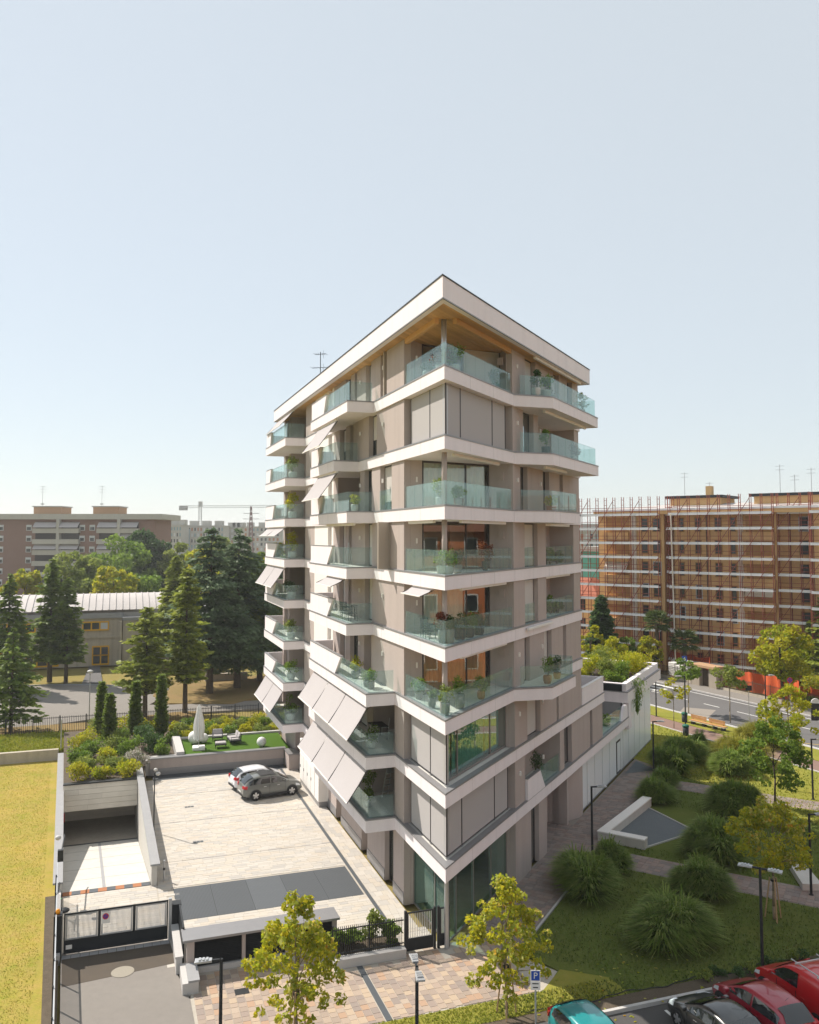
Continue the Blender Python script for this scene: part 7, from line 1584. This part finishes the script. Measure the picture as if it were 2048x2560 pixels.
    for x in (-wb/2+0.02, wb/2+0.02):
        for sy in (-1, 1):
            y = sy*(Wd/2-0.10); rr_ = 0.325 if kind != 'suv' else 0.345
            a = MB(); n = 20
            for k in range(n):
                p0 = 2*math.pi*k/n; p1 = 2*math.pi*(k+1)/n; R_ = rr_+0.065
                if 0.30+R_*math.sin((p0+p1)/2) < 0.22: continue
                a.face([(x, y+sy*0.105, rr_), (x+R_*math.cos(p0), y+sy*0.105, rr_+R_*math.sin(p0)), (x+R_*math.cos(p1), y+sy*0.105, rr_+R_*math.sin(p1))])
            a.build('wheel_arch', M['trim'], t)
            w = MB(); prof = [(rr_*0.62, -0.10), (rr_*0.92, -0.11), (rr_, -0.07), (rr_, 0.07), (rr_*0.92, 0.11), (rr_*0.62, 0.10)]
            P = [[(x+r0*math.cos(2*math.pi*k/22), y+sy*0.012+q*1.0, rr_+r0*math.sin(2*math.pi*k/22)) for k in range(22)] for r0, q in prof]
            wo_ = w.grid(P, closed=True).build('wheel', M['tyre'], t, smooth=True)
            rm = MB(); yo = y+sy*0.112
            for k in range(5):
                an = 2*math.pi*k/5+0.3; u = Vector((math.cos(an), 0, math.sin(an))); v = Vector((-math.sin(an), 0, math.cos(an))); c = Vector((x, yo, rr_))
                rm.face([c+v*0.05, c+u*rr_*0.66+v*0.065, c+u*rr_*0.66-v*0.065, c-v*0.05])
            rm.tube((x, yo-sy*0.02, rr_), (x, yo+sy*0.008, rr_), 0.07, n=10); rm.build('rim', M['rim'], wo_)
            MB().tube((x, yo-sy*0.05, rr_), (x, yo-sy*0.03, rr_), rr_*0.66, n=18).build('hub_disc', M['trim'], wo_)
    for sy in (-1, 1):
        r1 = rings[-3]; MB().hexa([(r1[0][0]-0.22, sy*0.50, .64), (r1[0][0]+0.13, sy*0.46, .60), (r1[0][0]+0.05, sy*(Wd/2-0.07), .60), (r1[0][0]-0.28, sy*(Wd/2-0.03), .66)], [(r1[0][0]-0.24, sy*0.52, .79), (r1[0][0]+0.08, sy*0.48, .73), (r1[0][0]-0.02, sy*(Wd/2-0.09), .73), (r1[0][0]-0.30, sy*(Wd/2-0.05), .82)]).build('headlight', M['lampw'], t)
        MB().hexa([(xs[0]-0.015, sy*0.48, .84), (xs[0]+0.28, sy*0.5, .84), (xs[0]+0.24, sy*(Wd/2-0.03), .82), (xs[0]+0.03, sy*(Wd/2-0.12), .84)], [(xs[0]+0.0, sy*0.5, 1.0), (xs[0]+0.3, sy*0.5, 1.0), (xs[0]+0.28, sy*(Wd/2-0.05), 1.0), (xs[0]+0.06, sy*(Wd/2-0.13), 1.0)]).build('tail_light', M['lampr'], t)
        MB().box(cab[1]-0.34, cab[1]-0.16, min(sy*(Wd/2-0.02), sy*(Wd/2+0.17)), max(sy*(Wd/2-0.02), sy*(Wd/2+0.17)), belt, belt+0.14).build('mirror', paintm, t, bevel=0.03)
        for x in (-0.72, 0.25): MB().box(x, x+0.18, min(sy*(Wd/2-0.02), sy*(Wd/2+0.015)), max(sy*(Wd/2-0.02), sy*(Wd/2+0.015)), belt-0.16, belt-0.13).build('door_handle', M['rim'] if kind == 'suv' else paintm, t)
        MB().box(-wb/2+0.40, wb/2-0.36, min(sy*(Wd/2-0.03), sy*(Wd/2+0.012)), max(sy*(Wd/2-0.03), sy*(Wd/2+0.012)), 0.2, 0.36).build('sill', M['trim'], t)
        for x in (-0.30, 0.82 if kind != 'van' else 0.7): MB().box(x-0.006, x+0.006, min(sy*(Wd/2-0.01), sy*(Wd/2+0.004)), max(sy*(Wd/2-0.01), sy*(Wd/2+0.004)), 0.40, belt-0.03).build('door_gap', M['trim'], t)
    MB().box(xs[-1]-0.16, xs[-1]+0.005, -0.5, 0.5, 0.30, 0.48).build('grille', M['trim'], t); MB().box(xs[0]-0.02, xs[0]+0.1, -0.55, 0.55, 0.30, 0.46).build('rear_bumper', M['trim'], t)
    MB().box(xs[0]-0.035, xs[0]-0.02, -0.25, 0.25, 0.52, 0.62).build('number_plate', M['paint'], t)
    MB().tube((-1.1, 0, 1.4), (-1.3, 0, 1.62 if kind != 'van' else 1.95), 0.006, n=4).build('aerial', M['black'], t)
    MB().box(-wb/2-0.5, wb/2+0.5, -Wd/2+0.14, Wd/2-0.14, 0.16, 0.30).build('floor_pan', M['trim'], t)
    return t
hd = math.atan2(-NL.y+DL.y*0.167, -NL.x+DL.x*0.167)
car('grey crossover with dark roof and alloy wheels parked in the stone courtyard', L3(25.55, 3.15, 0.008), hd, paint('grey_green_paint', (0.13, 0.135, 0.125)), 'suv', M['trim'])
car('silver hatchback parked beyond the grey crossover in the courtyard', L3(27.9, 3.6, 0.008), hd+0.05, paint('silver_paint', (0.74, 0.74, 0.77)), 'hatch')
up = ANG_L
car('teal hatchback parked tail to the kerb beside the sunlit lawn', L3(-7.85, -2.4, -0.1), up+math.pi+0.02, paint('teal_paint', (0.01, 0.22, 0.23)), 'hatch')
car('black coupe parked nose to the kerb in building shade', L3(-8.3, -7.35, -0.1), up+0.04, paint('black_paint', (0.012, 0.013, 0.014)), 'coupe')
car('dark red hatchback parked between black coupe and red van', L3(-7.9, -9.55, -0.1), up, paint('crimson_paint', (0.30, 0.008, 0.025)), 'hatch')
car('bright red van with pale roof bars parked beside the dark red hatchback', L3(-7.7, -11.9, -0.1), up-0.02, paint('red_paint', (0.48, 0.008, 0.012)), 'van')
car('black car mostly hidden beyond the red van', L3(-7.6, -14.3, -0.1), up, paint('dark_paint', (0.02, 0.022, 0.024)), 'hatch')

# ================================================================== street furniture
def lamp(loc, h, heads, rz, label, group=None, pole='anth'):
    t = thing('street_lamp', loc, rz, label, 'street lamp', group)
    MB().tube((0, 0, 0), (0, 0, h), 0.065, 0.055, n=10).build('pole', M[pole], t); MB().lathe([(0.12, 0), (0.12, 0.03), (0.07, 0.06)], n=10).build('base', M[pole], t)
    for sx in heads:
        MB().box(min(0, sx*0.35), max(0, sx*0.35), -0.035, 0.035, h-0.07, h).build('arm', M[pole], t)
        hx = MB(); x0, x1 = sx*0.30, sx*0.86
        hx.hexa([(x0, -0.10, h-0.06), (x1, -0.15, h-0.06), (x1, 0.15, h-0.06), (x0, 0.10, h-0.06)], [(x0, -0.10, h+0.02), (x1, -0.15, h+0.005), (x1, 0.15, h+0.005), (x0, 0.10, h+0.02)]); hd_ = hx.build('lamp_head', M['steel'], t, bevel=0.01)
        for q in (0.42, 0.54, 0.66): MB().box(min(sx*q, sx*(q+0.07)), max(sx*q, sx*(q+0.07)), -0.09, 0.09, h+0.015, h+0.05).build('cooling_fin', M['steel'], hd_)
    return t
lamp((-6.25, 28.8, 0), 4.0, (1,), math.pi+0.15, 'single armed street lamp on the forecourt before the vent house')
lamp((0.24, 28.3, 0), 4.0, (1, -1), ANG_L-0.2, 'two armed street lamp between the two young plane trees')
lamp(R3(14.1, 2.45, 0), 4.0, (1,), 0.1, 'black path lamp beside the bench wall'); lamp(R3(32.7, 2.1, 0), 4.0, (1,), 0.05, 'black path lamp by the small gravel triangle at the white glass wing')
lamp(G(*q1(1400, 1585)), 4.3, (1, -1), -0.55, 'two armed black lamp among the low shrubs of the parking strip'); lamp((27.64, 58.73, 0), 4.1, (1,), 0.0, 'black lamp on the sunny lawn beside the second cross path')
lamp((20.2, 43.4, 0), 4.0, (1,), 0.0, 'black lamp half hidden behind the staked park tree')
lamp(G(*q2(642, 1628)), 4.6, (1,), 2.6, 'thin black lamp post at the corner of the white glass wing'); lamp(G(*q2(838, 1740)), 5.2, (-1,), 0.0, 'lamp post rising behind the green waste bin'); lamp(G(*q2(1375, 1712)), 5.0, (1,), 0.1, 'lamp post on the verge behind the sunlit grass bank')
def bin_(loc, label):
    t = thing('waste_bin', loc, 0, label, 'bin'); MB().lathe([(0.24, 0), (0.26, 0.1), (0.27, 0.78)], n=14).build('body', M['anth'], t, smooth=True); MB().lathe([(0.30, 0.78), (0.30, 0.92), (0.22, 0.98), (0, 0.98)], n=14).build('lid', M['green'], t)
bin_(G(*q1(957, 205)), 'dark waste bin with green lid at the foot of the lamp post'); bin_(G(*q1(950, 130)), 'dark waste bin with green lid beside the long bench')
b0 = G(*q1(985, 138)); b1 = G(*q1(1190, 186)); d_ = (b1-b0); bt = thing('park_bench', b0.lerp(b1, 0.5), math.atan2(d_.y, d_.x), 'long pale bench with two orange timber backrests beside the red path', 'bench'); hl = d_.length/2
for i in range(4): MB().box(-hl, hl, -0.26+0.13*i, -0.15+0.13*i, 0.42, 0.47).build('seat_slat', M['wood'], bt)
MB().box(-hl, hl, -0.25, 0.25, 0.34, 0.419).build('seat_frame', M['clad'], bt)
for c in (-0.62, 0.42):
    for j in range(3): MB().box(c*hl-0.9, c*hl+0.9, 0.20, 0.25, 0.52+0.13*j, 0.63+0.13*j).build('backrest_slat', M['wood'], bt)
    for q in (-0.7, 0.7): MB().box(c*hl+q-0.04, c*hl+q+0.04, 0.25, 0.30, 0.30, 0.9).build('back_support', M['anth'], bt)
for c in (-0.85, -0.2, 0.4, 0.85): MB().box(c*hl-0.12, c*hl+0.12, -0.2, 0.2, 0, 0.34).build('leg', M['anth'], bt)
# signs
def text_mesh(s, size, m, parent, loc, rot, ext=0.004, name='lettering'):
    c = bpy.data.curves.new('txt', 'FONT'); c.body = s; c.size = size; c.extrude = ext; c.align_x = 'CENTER'; c.align_y = 'CENTER'
    o = bpy.data.objects.new('txt', c); COL.objects.link(o); dg = bpy.context.evaluated_depsgraph_get(); me = bpy.data.meshes.new_from_object(o.evaluated_get(dg)); bpy.data.objects.remove(o)
    me.materials.clear(); q = mk(name, me, m, parent); q.location = loc; q.rotation_euler = rot; return q
ps = thing('parking_sign', (4.42, 30.5, 0), -0.05, 'blue parking sign with white P above a small white panel on a steel pole', 'sign')
MB().tube((0, 0, 0), (0, 0, 2.85), 0.03).build('pole', M['steel'], ps)
pn_ = MB().box(-0.17, 0.17, -0.045, -0.03, 2.43, 2.80).build('panel', M['whitewall'], ps); MB().box(-0.145, 0.145, -0.049, -0.0455, 2.455, 2.775).build('blue_field', M['signblue'], pn_)
text_mesh('P', 0.30, M['paint'], pn_, (0, -0.053, 2.615), (math.pi/2, 0, 0))
pn2 = MB().box(-0.17, 0.17, -0.045, -0.03, 2.13, 2.42).build('lower_panel', M['whitewall'], ps)
for z, w in ((2.33, 0.11), (2.20, 0.09)): MB().box(-w, w, -0.048, -0.0455, z, z+0.035).build('print_line', M['anth'], pn2)
bs = thing('bus_stop_sign', (35.95, 75.36, 0), -0.25, 'tall dark bus stop board with rounded white top on a black pole', 'sign')
MB().tube((0.42, 0.05, 0), (0.42, 0.05, 3.6), 0.04).build('pole', M['anth'], bs); MB().box(-0.40, 0.40, -0.06, 0.06, 1.75, 3.25).build('board', M['black'], bs)
a_ = MB(); n_ = 14; pts_ = [(0.40*math.cos(math.pi*i/n_), 3.26+0.42*math.sin(math.pi*i/n_)) for i in range(n_+1)]
a_.face([(x, -0.06, z) for x, z in pts_]); a_.face([(x, 0.06, z) for x, z in reversed(pts_)]); [a_.face([(pts_[i][0], -0.06, pts_[i][1]), (pts_[i+1][0], -0.06, pts_[i+1][1]), (pts_[i+1][0], 0.06, pts_[i+1][1]), (pts_[i][0], 0.06, pts_[i][1])]) for i in range(n_)]; a_.build('round_top', M['paint'], bs)
MB().box(0.36, 0.52, -0.1, 0.0, 1.0, 1.28).build('timetable_box', M['anth'], bs)
def pole_sign(loc, h, label, rz, kind):
    t = thing('road_sign', loc, rz, label, 'sign'); MB().tube((0, 0, 0), (0, 0, h), 0.03).build('pole', M['steel'], t)
    if kind == 'round':
        f = disc('sign_face', (0, -0.05, h-0.3), 0.30, 0.23, (0, -1, 0), M['signred'], t); disc('sign_field', (0, -0.05, h-0.3), 0.23, 0, (0, -1, 0), M['signblue'], t)
        for s_ in (-1, 1): MB().bar((-0.15, -0.062, h-0.3-0.15*s_), (0.15, -0.062, h-0.3+0.15*s_), 0.01, 0.06).build('cross_bar', M['signred'], t)
    elif kind == 'square':
        p_ = MB().box(-0.32, 0.32, -0.06, -0.03, h-0.65, h).build('panel', M['signblue'], t); MB().face([(-0.22, -0.064, h-0.55), (0.22, -0.064, h-0.55), (0, -0.064, h-0.12)]).build('triangle', M['paint'], p_)
    else:
        MB().box(-0.3, 0.3, -0.06, -0.03, h-0.5, h).build('panel', M['anth'], t)
pole_sign(G(*q2(1535, 1595)), 3.5, 'round red and blue no stopping sign before the yellow flecked hedge', 0.0, 'round'); pole_sign((*ST(-10.6, 12.8), 0.1), 3.3, 'blue square pedestrian crossing sign beside the entrance portal', 0.0, 'square'); pole_sign(G(*q2(1262, 1690)), 3.8, 'back of a dark road sign on a thin pole at the kerb', 0.0, 'dark')

# ================================================================== terrace and balcony furniture
tz = 1.18
pa = thing('closed_parasol', G(380+480/4.107, 1740+548/4.107, tz), 0.25, 'closed white parasol on a square white base on the turf', 'parasol')
MB().box(-0.48, 0.48, -0.48, 0.48, 0, 0.24).build('base', M['paint'], pa, bevel=0.04); MB().tube((0, 0, 0.2), (0, 0, 3.4), 0.03).build('pole', M['steel'], pa)
rows = []
for j, (z, r_) in enumerate(((0.75, 0.34), (1.1, 0.30), (1.7, 0.36), (2.3, 0.30), (2.8, 0.20), (3.3, 0.13), (3.5, 0.02))):
    rows.append([(r_*(1+0.28*math.cos(8*a+j*0.15))*math.cos(a), r_*(1+0.28*math.cos(8*a+j*0.15))*math.sin(a), z+0.10*math.cos(8*a)*(j == 0)) for a in np.linspace(0, 2*math.pi, 48, endpoint=False)])
MB().grid(rows, closed=True).build('folded_canopy', M['paint'], pa, smooth=True)
def seatset(name, label, px, py, w, d, back, rz, arms=True, cat='armchair'):
    t = thing(name, G(380+px/4.107, 1740+py/4.107, tz), rz, label, cat)
    fr = M['anth']
    for sx in (-1, 1):
        for sy in (-1, 1): MB().tube((sx*(w/2-0.04), sy*(d/2-0.04), 0), (sx*(w/2-0.06), sy*(d/2-0.06), 0.3), 0.022, n=6).build('leg', fr, t)
    MB().box(-w/2, w/2, -d/2, d/2, 0.26, 0.33).build('frame', fr, t); n = max(1, round(w/0.75))
    for i in range(n):
        MB().box(-w/2+w*i/n+0.04, -w/2+w*(i+1)/n-0.04, -d/2+0.03, d/2-0.1, 0.33, 0.47).build('cushion', M['awning'], t, bevel=0.04)
        if back: MB().hexa([(-w/2+w*i/n+0.05, d/2-0.24, 0.47), (-w/2+w*(i+1)/n-0.05, d/2-0.24, 0.47), (-w/2+w*(i+1)/n-0.05, d/2-0.1, 0.47), (-w/2+w*i/n+0.05, d/2-0.1, 0.47)], [(-w/2+w*i/n+0.05, d/2-0.14, 0.86), (-w/2+w*(i+1)/n-0.05, d/2-0.14, 0.86), (-w/2+w*(i+1)/n-0.05, d/2-0.03, 0.86), (-w/2+w*i/n+0.05, d/2-0.03, 0.86)]).build('back_cushion', M['awning'], t, bevel=0.04)
    if back:
        m = MB(); [m.bar((x, d/2-0.02, 0.33), (x, d/2+0.02, 0.78), 0.025) for x in np.linspace(-w/2+0.03, w/2-0.03, 8)]; m.bar((-w/2, d/2+0.02, 0.78), (w/2, d/2+0.02, 0.78), 0.04); m.build('rope_back', fr, t)
    if arms:
        for sx in (-1, 1):
            m = MB(); m.bar((sx*(w/2-0.02), -d/2+0.05, 0.33), (sx*(w/2-0.02), -d/2+0.05, 0.58), 0.03); m.bar((sx*(w/2-0.02), -d/2+0.03, 0.58), (sx*(w/2-0.02), d/2, 0.60), 0.05); m.build('armrest', fr, t)
    return t
seatset('garden_armchair', 'garden armchair with pale cushion facing the courtyard on the turf', 672, 455, 0.85, 0.85, True, 0.25); seatset('ottoman', 'low square ottoman with pale cushion before the garden armchair', 705, 530, 0.9, 0.75, False, 0.25, False, 'ottoman'); seatset('garden_sofa', 'two seat garden sofa with pale cushions seen from its side on the turf', 842, 480, 1.5, 0.9, True, -1.15, True, 'sofa')
for px, py, r_, lab in ((437, 492, 0.52, 'large white globe lamp behind the closed parasol'), (530, 480, 0.38, 'smaller white globe lamp right behind the parasol'), (1125, 520, 0.38, 'white globe lamp alone on the turf')):
    p = G(380+px/4.107, 1740+py/4.107, tz); t = thing('globe_lamp', p, 0, lab, 'globe lamp')
    MB().lathe([(max(0.02, r_*math.cos(a)), r_+r_*math.sin(a)) for a in np.linspace(-1.45, 1.5, 16)], n=24).build('globe', M['paint'], t, smooth=True); MB().tube((0, 0, 0), (0, 0, 0.05), r_*0.3, n=12).build('foot', M['steel'], t)
def chair(loc, rz, label, m, group=None):
    t = thing('balcony_chair', loc, rz, label, 'chair', group)
    for sx in (-1, 1):
        MB().tube((sx*0.19, -0.19, 0), (sx*0.18, -0.18, 0.44), 0.016, n=6).build('leg', m, t); MB().tube((sx*0.19, 0.22, 0), (sx*0.18, 0.18, 0.44), 0.016, n=6).build('leg', m, t); MB().tube((sx*0.18, 0.18, 0.44), (sx*0.18, 0.24, 0.92), 0.016, n=6).build('back_post', m, t)
    MB().box(-0.21, 0.21, -0.21, 0.21, 0.43, 0.46).build('seat', m, t); bk = MB(); [bk.bar((x, 0.185, 0.5), (x, 0.235, 0.9), 0.018) for x in np.linspace(-0.14, 0.14, 5)]; bk.bar((-0.18, 0.24, 0.9), (0.18, 0.24, 0.9), 0.03); bk.build('backrest', m, t)
def table(loc, rz, label, m, w=0.8, d=0.8):
    t = thing('balcony_table', loc, rz, label, 'table'); MB().box(-w/2, w/2, -d/2, d/2, 0.71, 0.74).build('table_top', m, t)
    for sx in (-1, 1):
        for sy in (-1, 1): MB().tube((sx*(w/2-0.06), sy*(d/2-0.06), 0), (sx*(w/2-0.06), sy*(d/2-0.06), 0.71), 0.018, n=6).build('leg', m, t)
wm, bm = M['paint'], M['anth']
table(Lp(10.6, -0.2, 2), ANG_L, 'dark table among white chairs on the second floor balcony', bm, 1.3, 0.8)
chair(Lp(9.6, 0.3, 2), ANG_L+1.2, 'white slatted chair nearest the glass on the second floor balcony', wm); chair(Lp(10.2, -0.9, 2), ANG_L+2.6, 'white slatted chair behind the table on the second floor balcony', wm); chair(Lp(11.2, -0.8, 2), ANG_L+2.9, 'white slatted chair by the wall on the second floor balcony', wm)
table(Lp(13.6, 0.7, 4), ANG_L, 'dark cafe table on the fourth floor long balcony', bm, 0.7, 0.7); chair(Lp(12.6, 0.7, 4), ANG_L+1.6, 'dark chair at the near side of the fourth floor cafe table', bm); chair(Lp(14.6, 0.7, 4), ANG_L-1.6, 'dark chair at the far side of the fourth floor cafe table', bm)
table(Lp(2.9, -0.5, 4), ANG_L, 'small dark table on the fourth floor corner terrace', bm, 0.6, 0.6); chair(Lp(3.8, -0.5, 4), ANG_L-1.6, 'dark chair on the fourth floor corner terrace', bm)
sl_ = thing('step_ladder', Lp(10.3, -0.5, 1), ANG_L+2.1, 'folded grey step ladder leaning in the first floor loggia', 'ladder')
for sx in (-1, 1): MB().tube((sx*0.24, 0, 0), (sx*0.19, 0.32, 1.55), 0.022, n=6).build('side_rail', M['steel'], sl_)
for i in range(4): MB().box(-0.22, 0.22, 0.05+0.07*i, 0.20+0.07*i, 0.30+0.34*i, 0.34+0.34*i).build('step', M['steel'], sl_)
MB().box(-0.19, 0.19, 0.30, 0.34, 1.35, 1.58).build('top_hoop', M['steel'], sl_)
dry = thing('drying_rack', Lp(14.0, 0.6, 5), ANG_L, 'folded metal drying rack on the fifth floor long balcony', 'rack'); m = MB(); [m.bar((sx*0.25, sy*0.18, 0), (sx*0.08, 0, 1.35), 0.03) for sx in (-1, 1) for sy in (-1, 1)]; m.bar((-0.1, 0, 1.3), (0.1, 0, 1.3), 0.03); m.build('frame', M['steel'], dry)
# fallen leaves on the lawn and kerb
rg = np.random.default_rng(77); n = 90; P = np.array([[*L(-6.2+4.5*rg.random(), -1-9*rg.random()), 0.02] for _ in range(n)]); P[:, 2] = np.where(((P[:, :2]-np.array([T.x, T.y]))@np.array([DL.x, DL.y])) < -5.55, -0.085, 0.025)
U = rdir(n, rg); U[:, 2] *= 0.15; U /= np.linalg.norm(U, axis=1, keepdims=True); Vv = np.cross(U, [0, 0, 1.0]); V, Fq = quads(P, U, Vv, 0.06+0.05*rg.random(n), 0.05); fl = fast('fallen_leaves', V, Fq, M['lfplane'], None, 0.3+0.7*rg.random(n)); tag(fl, 'scattered fallen yellow leaves on lawn edge and kerb', 'leaves', kind='stuff')
hm = bpy.data.materials.new('summer_haze'); hm.use_nodes = True; nn_ = hm.node_tree.nodes; nn_.clear()
vo = nn_.new('ShaderNodeVolumePrincipled'); vo.inputs['Color'].default_value = (0.93, 0.95, 0.97, 1); vo.inputs['Density'].default_value = 0.00032; vo.inputs['Anisotropy'].default_value = 0.3
oo = nn_.new('ShaderNodeOutputMaterial'); hm.node_tree.links.new(vo.outputs[0], oo.inputs['Volume'])
hb = MB().box(-1550, 1550, -250, 3050, -7.6, 62).build('haze', hm); tag(hb, 'thin pale summer haze', 'haze', kind='stuff')
for o in bpy.data.objects:
    if '_w' in o: del o['_w']
